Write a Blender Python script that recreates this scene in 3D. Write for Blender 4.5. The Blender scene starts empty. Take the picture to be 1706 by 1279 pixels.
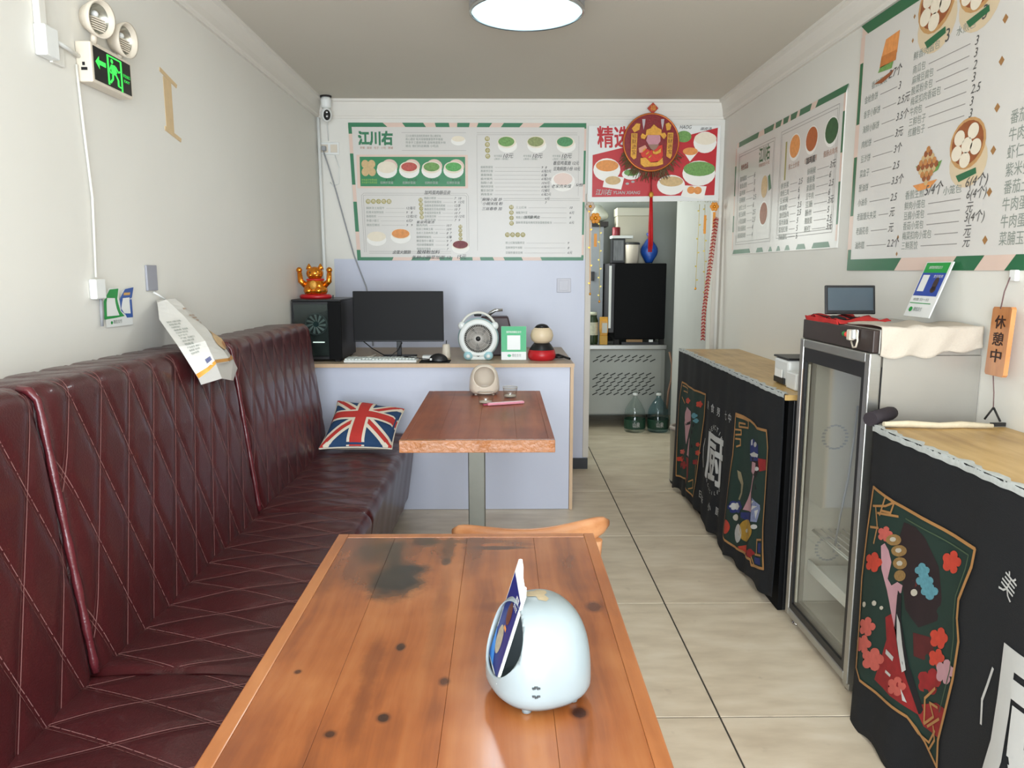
import bpy, bmesh, math, random
from mathutils import Vector, Matrix, Euler
from math import sin, cos, pi, radians, sqrt, atan2, exp
random.seed(7)
SC = bpy.context.scene
COL = SC.collection

# ---------------------------------------------------------------- camera, world, light, exposure
cam = bpy.data.cameras.new('camera'); cam_o = bpy.data.objects.new('camera', cam); COL.objects.link(cam_o)
cam.sensor_width = 36.0; cam.lens = 36.0 * 1250 / 1706; cam.clip_start = 0.02
cam_o.location = (0, 0, 1.36)
cam_o.rotation_euler = (radians(90 - 8.6), 0, radians(-0.7))
SC.camera = cam_o
W = bpy.data.worlds.new('world'); SC.world = W; W.use_nodes = True
W.node_tree.nodes['Background'].inputs[0].default_value = (0.62, 0.72, 0.85, 1)
W.node_tree.nodes['Background'].inputs[1].default_value = 0.6

def area(name, loc, rot, sx, sy, power, col):
    l = bpy.data.lights.new(name, 'AREA'); l.shape = 'RECTANGLE'; l.size = sx; l.size_y = sy
    l.energy = power; l.color = col
    o = bpy.data.objects.new(name, l); COL.objects.link(o); o.location = loc; o.rotation_euler = rot
    return o
# daylight through the open shop front behind the camera
area('shopfront_daylight', (0.05, -1.32, 1.25), (radians(90), 0, 0), 2.3, 2.1, 59, (0.87, 0.945, 1.0))
# added light inside the kitchen, facing right; the left wall has no window
area('kitchen_fill', (0.02, 6.55, 1.75), (0, radians(-90), 0), 0.7, 0.9, 9.5, (0.94, 1.0, 0.95))
SC.view_settings.view_transform = 'Standard'
SC.view_settings.look = 'None'
SC.view_settings.exposure = 1.65
SC.view_settings.gamma = 1.0
SC.view_settings.use_curve_mapping = False
SC.cycles.max_bounces = 10
SC.cycles.diffuse_bounces = 6
SC.cycles.use_denoising = True
SC.cycles.sample_clamp_indirect = 6.0

# ---------------------------------------------------------------- materials
def lin(c):
    def f(v):
        v /= 255.0
        return v / 12.92 if v <= 0.04045 else ((v + 0.055) / 1.055) ** 2.4
    return (f(c[0]), f(c[1]), f(c[2]), 1)
_M = {}
def mat(name, rgb, rough=0.5, metal=0.0, var=0.06, vscale=8.0, bump=0.0, bscale=60.0, stretch=(1, 1, 1), alpha=None,
        trans=0.0, ior=1.45, emit=0.0, ecol=None, spec=0.5, coat=0.0, rvar=0.0):
    """procedural principled material: noise-varied colour, optional relief"""
    if name in _M: return _M[name]
    m = bpy.data.materials.new(name); m.use_nodes = True
    nt = m.node_tree; N = nt.nodes; L = nt.links; p = N['Principled BSDF']
    tc = N.new('ShaderNodeTexCoord'); mp = N.new('ShaderNodeMapping'); mp.inputs['Scale'].default_value = stretch
    L.new(tc.outputs['Object'], mp.inputs['Vector'])
    nz = N.new('ShaderNodeTexNoise'); nz.inputs['Scale'].default_value = vscale; nz.inputs['Detail'].default_value = 4
    L.new(mp.outputs[0], nz.inputs['Vector'])
    mx = N.new('ShaderNodeMix'); mx.data_type = 'RGBA'
    c = lin(rgb)
    mx.inputs[6].default_value = tuple(min(1, v * (1 - var)) for v in c[:3]) + (1,)
    mx.inputs[7].default_value = tuple(min(1, v * (1 + var)) for v in c[:3]) + (1,)
    L.new(nz.outputs['Fac'], mx.inputs[0]); L.new(mx.outputs[2], p.inputs['Base Color'])
    p.inputs['Roughness'].default_value = rough; p.inputs['Metallic'].default_value = metal
    p.inputs['IOR'].default_value = ior; p.inputs['Specular IOR Level'].default_value = spec
    p.inputs['Transmission Weight'].default_value = trans; p.inputs['Coat Weight'].default_value = coat
    if alpha is not None: p.inputs['Alpha'].default_value = alpha
    if emit:
        p.inputs['Emission Color'].default_value = lin(ecol or rgb); p.inputs['Emission Strength'].default_value = emit
    if bump:
        b = N.new('ShaderNodeBump'); b.inputs['Strength'].default_value = bump; b.inputs['Distance'].default_value = 0.004
        nb = N.new('ShaderNodeTexNoise'); nb.inputs['Scale'].default_value = bscale; nb.inputs['Detail'].default_value = 3
        L.new(mp.outputs[0], nb.inputs['Vector']); L.new(nb.outputs['Fac'], b.inputs['Height'])
        L.new(b.outputs[0], p.inputs['Normal'])
    _M[name] = m
    return m

def ramp(N, stops):
    r = N.new('ShaderNodeValToRGB'); e = r.color_ramp.elements
    while len(e) > 1: e.remove(e[-1])
    e[0].position = stops[0][0]; e[0].color = lin(stops[0][1])
    for pos, c in stops[1:]:
        k = e.new(pos); k.color = lin(c)
    return r

def wood_mat(name, dark, mid, light, rough=0.3, grain=(22, 1.6, 22), spots=(), coat=0.25, bump=0.15):
    """long grain running along Y, knots and scorch marks where the board has them (object coordinates)"""
    m = bpy.data.materials.new(name); m.use_nodes = True
    nt = m.node_tree; N = nt.nodes; L = nt.links; p = N['Principled BSDF']
    tc = N.new('ShaderNodeTexCoord')
    mp = N.new('ShaderNodeMapping'); mp.inputs['Scale'].default_value = grain
    L.new(tc.outputs['Object'], mp.inputs[0])
    nd = N.new('ShaderNodeTexNoise'); nd.inputs['Scale'].default_value = 2.5; nd.inputs['Detail'].default_value = 2
    L.new(tc.outputs['Object'], nd.inputs[0])
    add = N.new('ShaderNodeMixRGB'); add.blend_type = 'ADD'; add.inputs[0].default_value = 2.6
    L.new(mp.outputs[0], add.inputs[1]); L.new(nd.outputs['Color'], add.inputs[2])
    n1 = N.new('ShaderNodeTexNoise'); n1.inputs['Scale'].default_value = 1.0; n1.inputs['Detail'].default_value = 6; n1.inputs['Roughness'].default_value = 0.6
    L.new(add.outputs[0], n1.inputs[0])
    n2 = N.new('ShaderNodeTexNoise'); n2.inputs['Scale'].default_value = 4.5; n2.inputs['Detail'].default_value = 3
    L.new(tc.outputs['Object'], n2.inputs[0])
    av = N.new('ShaderNodeMath'); av.operation = 'MULTIPLY_ADD'; av.inputs[1].default_value = 0.45
    sc = N.new('ShaderNodeMath'); sc.operation = 'MULTIPLY'; sc.inputs[1].default_value = 0.55
    L.new(n1.outputs['Fac'], sc.inputs[0]); L.new(n2.outputs['Fac'], av.inputs[0]); L.new(sc.outputs[0], av.inputs[2])
    r = ramp(N, [(0.36, dark), (0.5, mid), (0.63, light)])
    L.new(av.outputs[0], r.inputs[0])
    cur = r.outputs[0]
    if spots:
        nw = N.new('ShaderNodeTexNoise'); nw.inputs['Scale'].default_value = 14; nw.inputs['Detail'].default_value = 9; nw.inputs['Roughness'].default_value = .68
        L.new(tc.outputs['Object'], nw.inputs[0])
        sub = N.new('ShaderNodeVectorMath'); sub.operation = 'SUBTRACT'; sub.inputs[1].default_value = (0.5, 0.5, 0.5)
        L.new(nw.outputs['Color'], sub.inputs[0])
        for (cx, cy, rx, ry, wob, amt, col) in spots:
            s1 = N.new('ShaderNodeVectorMath'); s1.operation = 'MULTIPLY_ADD'
            s1.inputs[1].default_value = (wob, wob, 0)
            L.new(sub.outputs[0], s1.inputs[0]); L.new(tc.outputs['Object'], s1.inputs[2])
            s2 = N.new('ShaderNodeVectorMath'); s2.operation = 'SUBTRACT'; s2.inputs[1].default_value = (cx, cy, 0)
            L.new(s1.outputs[0], s2.inputs[0])
            s3 = N.new('ShaderNodeVectorMath'); s3.operation = 'MULTIPLY'; s3.inputs[1].default_value = (1 / rx, 1 / ry, 0)
            L.new(s2.outputs[0], s3.inputs[0])
            ln = N.new('ShaderNodeVectorMath'); ln.operation = 'LENGTH'; L.new(s3.outputs[0], ln.inputs[0])
            mr = N.new('ShaderNodeMapRange'); mr.interpolation_type = 'SMOOTHSTEP'
            mr.inputs['From Min'].default_value = 0.35; mr.inputs['From Max'].default_value = 1.0
            mr.inputs['To Min'].default_value = amt; mr.inputs['To Max'].default_value = 0.0
            L.new(ln.outputs['Value'], mr.inputs['Value'])
            mx = N.new('ShaderNodeMix'); mx.data_type = 'RGBA'; mx.inputs[7].default_value = lin(col)
            L.new(mr.outputs[0], mx.inputs[0]); L.new(cur, mx.inputs[6]); cur = mx.outputs[2]
    L.new(cur, p.inputs['Base Color'])
    p.inputs['Roughness'].default_value = rough; p.inputs['Coat Weight'].default_value = coat; p.inputs['Coat Roughness'].default_value = 0.12
    if bump:
        b = N.new('ShaderNodeBump'); b.inputs['Strength'].default_value = bump; b.inputs['Distance'].default_value = 0.002
        L.new(n1.outputs['Fac'], b.inputs['Height']); L.new(b.outputs[0], p.inputs['Normal'])
    _M[name] = m
    return m

# ---------------------------------------------------------------- geometry
_O = {}      # object name -> world origin of its thing
class B:
    """collects shapes (world coordinates) and links them as ONE mesh object"""
    def __init__(s): s.v = []; s.f = []; s.sm = []
    def add(s, vs, fs, smooth=False, M=None):
        o = len(s.v)
        s.v += [tuple(M @ Vector(p)) if M is not None else tuple(p) for p in vs]
        s.f += [tuple(i + o for i in f) for f in fs]; s.sm += [smooth] * len(fs)
        return s
    def box(s, c, d, M=None, bev=0.0):
        x, y, z = c; a, b, h = d[0] / 2, d[1] / 2, d[2] / 2
        if bev <= 0:
            vs = [(x + i * a, y + j * b, z + k * h) for k in (-1, 1) for j in (-1, 1) for i in (-1, 1)]
            return s.add(vs, [(0, 2, 3, 1), (4, 5, 7, 6), (0, 1, 5, 4), (2, 6, 7, 3), (0, 4, 6, 2), (1, 3, 7, 5)], False, M)
        bm = bmesh.new(); bmesh.ops.create_cube(bm, size=1.0)
        bmesh.ops.scale(bm, vec=d, verts=bm.verts)
        bmesh.ops.bevel(bm, geom=bm.edges[:], offset=min(bev, min(d) * .45), segments=2, affect='EDGES', profile=0.5)
        bmesh.ops.translate(bm, vec=c, verts=bm.verts)
        bm.verts.index_update()
        s.add([v.co[:] for v in bm.verts], [[v.index for v in f.verts] for f in bm.faces], False, M); bm.free()
        return s
    def b2(s, lo, hi, bev=0.0, M=None):
        return s.box([(lo[i] + hi[i]) / 2 for i in range(3)], [abs(hi[i] - lo[i]) for i in range(3)], M, bev)
    def ring_loft(s, rings, cap=True, smooth=True, closed=True, M=None):
        n = len(rings[0]); vs = [p for r in rings for p in r]; fs = []
        for i in range(len(rings) - 1):
            for j in range(n if closed else n - 1):
                k = (j + 1) % n
                fs.append((i * n + j, i * n + k, (i + 1) * n + k, (i + 1) * n + j))
        s.add(vs, fs, smooth, M)
        if cap and closed:
            o = len(s.v) - len(vs)
            s.f += [tuple(o + j for j in reversed(range(n))), tuple(o + (len(rings) - 1) * n + j for j in range(n))]; s.sm += [False, False]
        return s
    def tube(s, pts, r, n=8, cap=True, M=None):
        P = [Vector(p) for p in pts]; R = r if isinstance(r, (list, tuple)) else [r] * len(P); rings = []
        up = None
        for i, p in enumerate(P):
            t = (P[min(i + 1, len(P) - 1)] - P[max(i - 1, 0)]).normalized()
            if up is None: up = Vector((0, 0, 1)) if abs(t.z) < .9 else Vector((1, 0, 0))
            a = t.cross(up)
            if a.length < 1e-5: a = t.cross(Vector((0, 1, 0)))
            a.normalize(); b = a.cross(t).normalized(); up = b
            rings.append([tuple(p + (a * cos(2 * pi * j / n) + b * sin(2 * pi * j / n)) * R[i]) for j in range(n)])
        return s.ring_loft(rings, cap, True, True, M)
    def lathe(s, prof, c=(0, 0, 0), n=24, sx=1.0, sy=1.0, M=None, cap=True):
        rings = [[(c[0] + r * sx * cos(2 * pi * j / n), c[1] + r * sy * sin(2 * pi * j / n), c[2] + z) for j in range(n)] for r, z in prof]
        return s.ring_loft(rings, cap, True, True, M)
    def ball(s, c, r, n=16, m=10, M=None):
        r = r if isinstance(r, (tuple, list)) else (r, r, r)
        rings = [[(c[0] + r[0] * sin(pi * i / m) * cos(2 * pi * j / n), c[1] + r[1] * sin(pi * i / m) * sin(2 * pi * j / n), c[2] - r[2] * cos(pi * i / m)) for j in range(n)] for i in range(1, m)]
        a = len(s.v); s.ring_loft(rings, False, True, True, M); k = len(s.v)
        b0 = (c[0], c[1], c[2] - r[2]); b1 = (c[0], c[1], c[2] + r[2])
        s.v += [tuple(M @ Vector(b0)), tuple(M @ Vector(b1))] if M is not None else [b0, b1]
        for j in range(n):
            s.f.append((k, a + (j + 1) % n, a + j)); s.f.append((k + 1, a + (m - 2) * n + j, a + (m - 2) * n + (j + 1) % n)); s.sm += [True, True]
        return s
    def prism(s, poly, fn0, fn1, smooth_side=False):
        """2D outline -> solid between mapping fn0 and fn1"""
        n = len(poly); a = [fn0(*p) for p in poly]; b = [fn1(*p) for p in poly]; o = len(s.v)
        s.v += [tuple(p) for p in a + b]
        s.f += [tuple(o + i for i in range(n)), tuple(o + n + i for i in reversed(range(n)))]; s.sm += [False, False]
        for i in range(n):
            k = (i + 1) % n; s.f.append((o + k, o + i, o + n + i, o + n + k)); s.sm.append(smooth_side)
        return s
    def grid(s, fn, nu, nv, smooth=True):
        vs = [fn(i / nu, j / nv) for j in range(nv + 1) for i in range(nu + 1)]
        fs = [(j * (nu + 1) + i, j * (nu + 1) + i + 1, (j + 1) * (nu + 1) + i + 1, (j + 1) * (nu + 1) + i) for j in range(nv) for i in range(nu)]
        return s.add(vs, fs, smooth)
    def build(s, name, m, parent=None, origin=None, bevel=0.0, fix=True, sub=0, solid=0.0, local=False, stuff=False):
        if parent is not None: o0 = Vector(_O[parent.name])
        elif origin is not None: o0 = Vector(origin)
        else:
            xs = [min(v[i] for v in s.v) for i in range(3)]; xe = [max(v[i] for v in s.v) for i in range(3)]
            o0 = Vector(((xs[0] + xe[0]) / 2, (xs[1] + xe[1]) / 2, xs[2]))
        sh = Vector((0, 0, 0)) if local else o0
        me = bpy.data.meshes.new(name)
        me.from_pydata([tuple(Vector(v) - sh) for v in s.v], [], s.f)
        me.polygons.foreach_set('use_smooth', s.sm)
        if fix:
            bm = bmesh.new(); bm.from_mesh(me); bmesh.ops.recalc_face_normals(bm, faces=bm.faces); bm.to_mesh(me); bm.free()
        me.update(); me.materials.append(m)
        ob = bpy.data.objects.new(name, me); COL.objects.link(ob)
        if parent is not None: ob.parent = parent
        else: ob.location = o0
        _O[ob.name] = tuple(o0)
        if bevel:
            md = ob.modifiers.new('bevel', 'BEVEL'); md.width = bevel; md.segments = 2; md.limit_method = 'ANGLE'; md.angle_limit = radians(40)
        if solid:
            md = ob.modifiers.new('solid', 'SOLIDIFY'); md.thickness = solid; md.offset = -1
        if sub:
            md = ob.modifiers.new('sub', 'SUBSURF'); md.levels = sub; md.render_levels = sub
        if stuff: ob['kind'] = 'stuff'
        return ob

def tag(o, label, cat, group=None):
    o['label'] = label; o['category'] = cat
    if group: o['group'] = group
    return o
def thing(name, label, cat, loc=(0, 0, 0), rot=(0, 0, 0), group=None):
    o = bpy.data.objects.new(name, None); COL.objects.link(o); o.empty_display_size = 0.05
    o.location = loc; o.rotation_euler = rot; _O[o.name] = tuple(loc)
    return tag(o, label, cat, group)
def struct(o): o['kind'] = 'structure'; return o
def dup(root, loc, label, rot=None):
    r = root.copy(); COL.objects.link(r); r.location = loc; r['label'] = label; _O[r.name] = tuple(loc)
    if rot is not None: r.rotation_euler = rot
    for ch in list(root.children):
        c = ch.copy(); COL.objects.link(c); c.parent = r; _O[c.name] = tuple(loc)
        for g in ch.children:
            d = g.copy(); COL.objects.link(d); d.parent = c; _O[d.name] = tuple(loc)
    return r
def boolean(ob, cutter):
    """cut ob by cutter, keep the result as plain mesh, drop the cutter"""
    md = ob.modifiers.new('cut', 'BOOLEAN'); md.object = cutter; md.operation = 'DIFFERENCE'; md.solver = 'EXACT'
    dg = bpy.context.evaluated_depsgraph_get(); dg.update()
    me = bpy.data.meshes.new_from_object(ob.evaluated_get(dg))
    ob.modifiers.clear(); ob.data = me
    bpy.data.objects.remove(cutter, do_unlink=True)

# ---------------------------------------------------------------- lettering and flat print
_T = {}
def text2d(body, bold=0.0, shear=0.0):
    k = (body, bold, shear)
    if k in _T: return _T[k]
    c = bpy.data.curves.new('lettering', 'FONT'); c.body = body; c.resolution_u = 2; c.offset = bold; c.shear = shear
    o = bpy.data.objects.new('lettering', c); COL.objects.link(o)
    dg = bpy.context.evaluated_depsgraph_get()
    ev = o.evaluated_get(dg); me = ev.to_mesh()
    vs = [(v.co.x, v.co.y) for v in me.vertices]; fs = [tuple(p.vertices) for p in me.polygons]
    ev.to_mesh_clear(); bpy.data.objects.remove(o, do_unlink=True); bpy.data.curves.remove(c)
    x0 = min(v[0] for v in vs); x1 = max(v[0] for v in vs); y0 = min(v[1] for v in vs); y1 = max(v[1] for v in vs)
    _T[k] = ([(a - x0, b - y0) for a, b in vs], fs, x1 - x0, y1 - y0)
    return _T[k]

class Print:
    """flat print on a surface: fn(a, b, h) maps board coordinates to the world"""
    def __init__(s, fn, step=0.0004, split=0.0): s.fn = fn; s.L = {}; s.step = step; s.split = split
    def layer(s, name, m, h=1):
        k = '%s#%g' % (name, h)
        if k not in s.L: s.L[k] = [[], [], m, h]
        return s.L[k]
    def raw(s, name, m, vs, fs, h):
        l = s.layer(name, m, h); o = len(l[0]); l[0].extend(vs); l[1].extend([tuple(i + o for i in f) for f in fs])
    def poly(s, name, m, pts, h=1): s.raw(name, m, list(pts), [tuple(range(len(pts)))], h)
    def rect(s, name, m, a0, b0, a1, b1, h=1): s.poly(name, m, [(a0, b0), (a1, b0), (a1, b1), (a0, b1)], h)
    def ell(s, name, m, a, b, ra, rb, h=1, n=20): s.poly(name, m, [(a + ra * cos(2 * pi * i / n), b + rb * sin(2 * pi * i / n)) for i in range(n)], h)
    def line(s, name, m, pts, w, h=1):
        for (x0, y0), (x1, y1) in zip(pts[:-1], pts[1:]):
            d = sqrt((x1 - x0) ** 2 + (y1 - y0) ** 2) or 1; nx, ny = -(y1 - y0) / d * w / 2, (x1 - x0) / d * w / 2
            ex, ey = (x1 - x0) / d * w * .25, (y1 - y0) / d * w * .25
            s.poly(name, m, [(x0 - nx - ex, y0 - ny - ey), (x1 - nx + ex, y1 - ny + ey), (x1 + nx + ex, y1 + ny + ey), (x0 + nx - ex, y0 + ny - ey)], h)
    def text(s, name, m, body, a, b, size, h=1, bold=0.0, shear=0.0, width=None, align='l', rot=0.0):
        """size = height of the lettering, (a, b) = lower left corner (or lower centre)"""
        # bolder lettering = the same glyphs struck several times a little apart
        vs, fs, w, hh = text2d(body, 0.0, shear)
        o = bold * .55; strikes = [(0, 0)] if bold <= 0 else ([(-o, 0), (o, 0)] if bold <= .02 else [(-o, -o), (o, -o), (o, o), (-o, o), (0, 0)])
        k = size / 0.85; kx = k if width is None else width / w
        ox = 0 if align == 'l' else (-w * kx / 2 if align == 'c' else -w * kx)
        c, sn = cos(rot), sin(rot)
        for q, (dx, dy) in enumerate(strikes): s.raw(name, m, [(a + (ox + (x + dx) * kx) * c - (y + dy) * k * sn, b + (ox + (x + dx) * kx) * sn + (y + dy) * k * c, .16 * q) for x, y in vs], fs, h)
    def build(s, parent, stuff=()):
        for name, (vs, fs, m, h) in s.L.items():
            bb = B()
            if s.split:
                bm = bmesh.new(); V = [bm.verts.new((p[0], p[1], p[2] if len(p) > 2 else 0)) for p in vs]
                for f in fs:
                    try: bm.faces.new([V[i] for i in f])
                    except ValueError: pass
                for _ in range(4):
                    bmesh.ops.triangulate(bm, faces=bm.faces)
                    long = [e for e in bm.edges if e.calc_length() > s.split]
                    if not long: break
                    bmesh.ops.subdivide_edges(bm, edges=long, cuts=1)
                bmesh.ops.triangulate(bm, faces=bm.faces)
                bm.verts.index_update()
                vs = [tuple(v.co) for v in bm.verts]; fs = [[v.index for v in f.verts] for f in bm.faces]; bm.free()
            bb.add([s.fn(p[0], p[1], (h + (p[2] if len(p) > 2 else 0)) * s.step) for p in vs], fs, bool(s.split))
            bb.build(name.split('#')[0], m, parent, fix=False, stuff=(name in stuff or name.split('#')[0] in stuff))

# ================================================================ MATERIALS IN USE
white_paint = mat('white_wall_paint', (222, 220, 213), 0.55, var=0.03, vscale=3, bump=0.05, bscale=25)
ceil_paint = mat('ceiling_paint', (206, 201, 190), 0.8, var=0.02, vscale=2)
cornice_paint = mat('cornice_paint', (222, 218, 210), 0.5, var=0.02)
film = mat('lavender_film', (196, 200, 216), 0.32, var=0.05, vscale=2.5, bump=0.35, bscale=9)
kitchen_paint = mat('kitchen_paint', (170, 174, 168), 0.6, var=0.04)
grout = mat('grout', (66, 62, 56), 0.9)
def tile_mat():
    m = bpy.data.materials.new('floor_tile'); m.use_nodes = True
    N = m.node_tree.nodes; L = m.node_tree.links; p = N['Principled BSDF']
    tc = N.new('ShaderNodeTexCoord'); oi = N.new('ShaderNodeObjectInfo')
    mp = N.new('ShaderNodeMapping'); mp.inputs['Scale'].default_value = (2.2, 7, 1)
    L.new(tc.outputs['Object'], mp.inputs[0]); L.new(oi.outputs['Random'], mp.inputs['Location'])
    n = N.new('ShaderNodeTexNoise'); n.inputs['Scale'].default_value = 2.2; n.inputs['Detail'].default_value = 7
    L.new(mp.outputs[0], n.inputs[0])
    r = ramp(N, [(0.3, (200, 184, 160)), (0.55, (217, 202, 178)), (0.75, (226, 213, 192))])
    L.new(n.outputs['Fac'], r.inputs[0])
    n2 = N.new('ShaderNodeTexNoise'); n2.inputs['Scale'].default_value = 14; n2.inputs['Detail'].default_value = 2
    L.new(tc.outputs['Object'], n2.inputs[0])
    r2 = ramp(N, [(0.0, (255, 255, 255)), (0.68, (255, 255, 255)), (0.8, (150, 140, 125))])
    L.new(n2.outputs['Fac'], r2.inputs[0])
    mm = N.new('ShaderNodeMixRGB'); mm.blend_type = 'MULTIPLY'; mm.inputs[0].default_value = 0.35
    L.new(r.outputs[0], mm.inputs[1]); L.new(r2.outputs[0], mm.inputs[2])
    L.new(mm.outputs[0], p.inputs['Base Color']); p.inputs['Roughness'].default_value = 0.34
    return m
floor_tile = tile_mat()
steel = mat('brushed_steel', (176, 176, 172), 0.32, 0.9, var=0.05, vscale=20, stretch=(1, 1, 12))
steel_cab = mat('painted_steel', (150, 152, 146), 0.4, 0.15, var=0.03)
chrome = mat('chrome', (205, 207, 210), 0.15, 1.0)
black_pl = mat('black_plastic', (24, 24, 26), 0.4)
black_matte = mat('black_matte', (8, 8, 9), 0.7, spec=0.2)
black_metal = mat('black_metal', (30, 31, 33), 0.35, var=0.1)
white_pl = mat('white_plastic', (226, 228, 226), 0.35, var=0.02)
cream_pl = mat('cream_plastic', (214, 204, 188), 0.35, var=0.03)
grey_pl = mat('grey_plastic', (150, 152, 156), 0.5)
dark_rubber = mat('dark_rubber', (35, 33, 32), 0.8)
leather = mat('maroon_leather', (66, 21, 24), 0.34, var=0.22, vscale=5, bump=0.25, bscale=240, coat=0.22)
leather_piping = mat('maroon_piping', (88, 32, 38), 0.25, var=0.15, bump=0.3, bscale=150, coat=0.3)
thread = mat('stitch_thread', (122, 82, 80), 0.7)
light_edge = mat('pale_wood_edge', (206, 176, 144), 0.5, var=0.08, vscale=10, stretch=(8, 1, 1))
counter_wood = wood_mat('counter_wood', (158, 122, 64), (184, 148, 86), (198, 164, 104), rough=0.4, grain=(26, 2.2, 26), coat=0.1)
cloth_black = mat('black_cotton', (13, 15, 19), 0.9, var=0.25, vscale=6, bump=0.3, bscale=400)
print_white = mat('print_white', (178, 178, 176), 0.6)
paper = mat('menu_sheet', (214, 211, 206), 0.3, var=0.02, vscale=1.5)
ink_green = mat('ink_green', (52, 122, 86), 0.35)
ink_deep = mat('ink_deep_green', (38, 104, 66), 0.35)
ink_pink = mat('ink_pink', (222, 196, 182), 0.35)
ink_grey = mat('ink_grey', (138, 146, 138), 0.5)
ink_line = mat('ink_line', (150, 146, 142), 0.5)
ink_black = mat('ink_marker', (46, 44, 44), 0.5)
ink_red = mat('ink_red', (188, 40, 48), 0.35)
ink_olive = mat('ink_olive', (166, 158, 96), 0.5)
ink_brown = mat('ink_brown', (176, 134, 112), 0.5)
food_green = mat('food_green', (112, 156, 84), 0.5, var=0.5, vscale=90)
food_orange = mat('food_orange', (224, 148, 80), 0.5, var=0.25, vscale=60)
food_tan = mat('food_tan', (206, 176, 128), 0.5, var=0.25, vscale=60)
food_red = mat('food_red', (186, 84, 74), 0.5, var=0.5, vscale=90)
food_wine = mat('food_wine', (122, 50, 56), 0.5, var=0.4, vscale=70)
food_cream = mat('food_cream', (232, 222, 202), 0.5, var=0.06, vscale=50)
food_brown = mat('food_brown', (150, 84, 44), 0.5, var=0.3, vscale=60)
bowl_white = mat('bowl_white', (238, 236, 230), 0.4)
gold = mat('gold_foil', (222, 150, 48), 0.28, 0.75, var=0.2, vscale=30)
gold_print = mat('gold_print', (160, 116, 68), 0.6)

# ================================================================ ROOM SHELL
XL, XR, YB, ZC = -1.2, 1.45, 5.07, 2.45
fl = struct(B().b2((-1.3, -1.4, -0.08), (2.4, 7.2, -0.004)).build('floor', grout, origin=(0, 0, 0)))
xe = [-1.2, -0.927, -0.13, 0.667, 1.45]; ye = [-1.2, -0.266, 0.531, 1.328, 2.125, 2.922, 3.719, 4.516, 5.313, 6.11, 6.907, 7.0]
_tiles = {}
def tile(x0, x1, y0, y1):
    g = 0.003
    w, d = round(x1 - x0 - 2 * g, 4), round(y1 - y0 - 2 * g, 4)
    cx, cy = (x0 + x1) / 2, (y0 + y1) / 2
    if (w, d) not in _tiles:
        o = B().box((0, 0, -0.002), (w, d, 0.004), bev=0.0012).build('tile', floor_tile, fl, local=True)
        _tiles[(w, d)] = o.data
    else:
        o = bpy.data.objects.new('tile', _tiles[(w, d)]); COL.objects.link(o); o.parent = fl; _O[o.name] = (0, 0, 0)
    o.location = (cx, cy, 0)
for j in range(len(ye) - 1):
    for i in range(4): tile(xe[i], xe[i + 1], ye[j], ye[j + 1])
    if ye[j] > 5.0: tile(1.45, 2.2, ye[j], ye[j + 1])
struct(B().b2((XL - .12, -1.3, -.08), (XL, 5.19, 2.6)).build('wall_left', white_paint))
struct(B().b2((XR, -1.3, -.08), (XR + .12, 5.07, 2.6)).build('wall_right', white_paint))
wb = B().b2((XL, YB, 0), (.578, YB + .12, 2.6)).b2((.578, YB, 1.83), (XR + .12, YB + .12, 2.6)).b2((1.412, YB, 0), (XR + .12, YB + .12, 1.83))
wall_back = struct(wb.build('wall_back', white_paint, origin=(0, YB, 0)))
fr = B().b2((XL, -1.3, 0), (-1.1, -1.2, 2.6)).b2((1.25, -1.3, 0), (XR, -1.2, 2.6)).b2((-1.1, -1.3, 2.32), (1.25, -1.2, 2.6)).b2((-1.1, -1.3, 0), (1.25, -1.2, .15))
struct(fr.build('wall_front', white_paint))
struct(B().b2((XL, -1.3, ZC), (XR, YB, ZC + .1)).build('ceiling', ceil_paint))
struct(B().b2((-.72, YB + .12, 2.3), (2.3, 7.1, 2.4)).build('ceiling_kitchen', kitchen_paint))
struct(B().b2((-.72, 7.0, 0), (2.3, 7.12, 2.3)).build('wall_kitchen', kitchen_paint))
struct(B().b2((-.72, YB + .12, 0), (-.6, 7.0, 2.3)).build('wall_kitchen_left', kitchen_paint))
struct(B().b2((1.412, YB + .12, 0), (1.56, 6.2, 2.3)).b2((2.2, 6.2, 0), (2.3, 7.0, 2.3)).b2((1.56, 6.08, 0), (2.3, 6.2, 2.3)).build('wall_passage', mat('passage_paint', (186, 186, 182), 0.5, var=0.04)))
# cornices: moulded profile swept along each wall
def cornice(name, side):
    prof = [(0, 0), (0, -.118), (.012, -.118), (.014, -.106), (.02, -.1), (.022, -.07), (.03, -.04), (.036, -.02), (.05, -.014), (.052, 0)]
    b = B()
    if side == 'back':
        b.ring_loft([[(x, YB - d * .62, ZC + z) for d, z in prof] for x in (XL, XR)], smooth=False)
    else:
        X0, s = (XL, 1) if side == 'left' else (XR, -1)
        near = 0.0 if side == 'left' else 0.07
        b.ring_loft([[(X0 + s * d * (1 + near * (5.07 - y)), y, ZC + z) for d, z in prof] for y in (-1.2, YB)], smooth=False)
    struct(b.build(name, cornice_paint))
cornice('trim_1', 'left'); cornice('trim_2', 'right'); cornice('trim_3', 'back')
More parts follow.
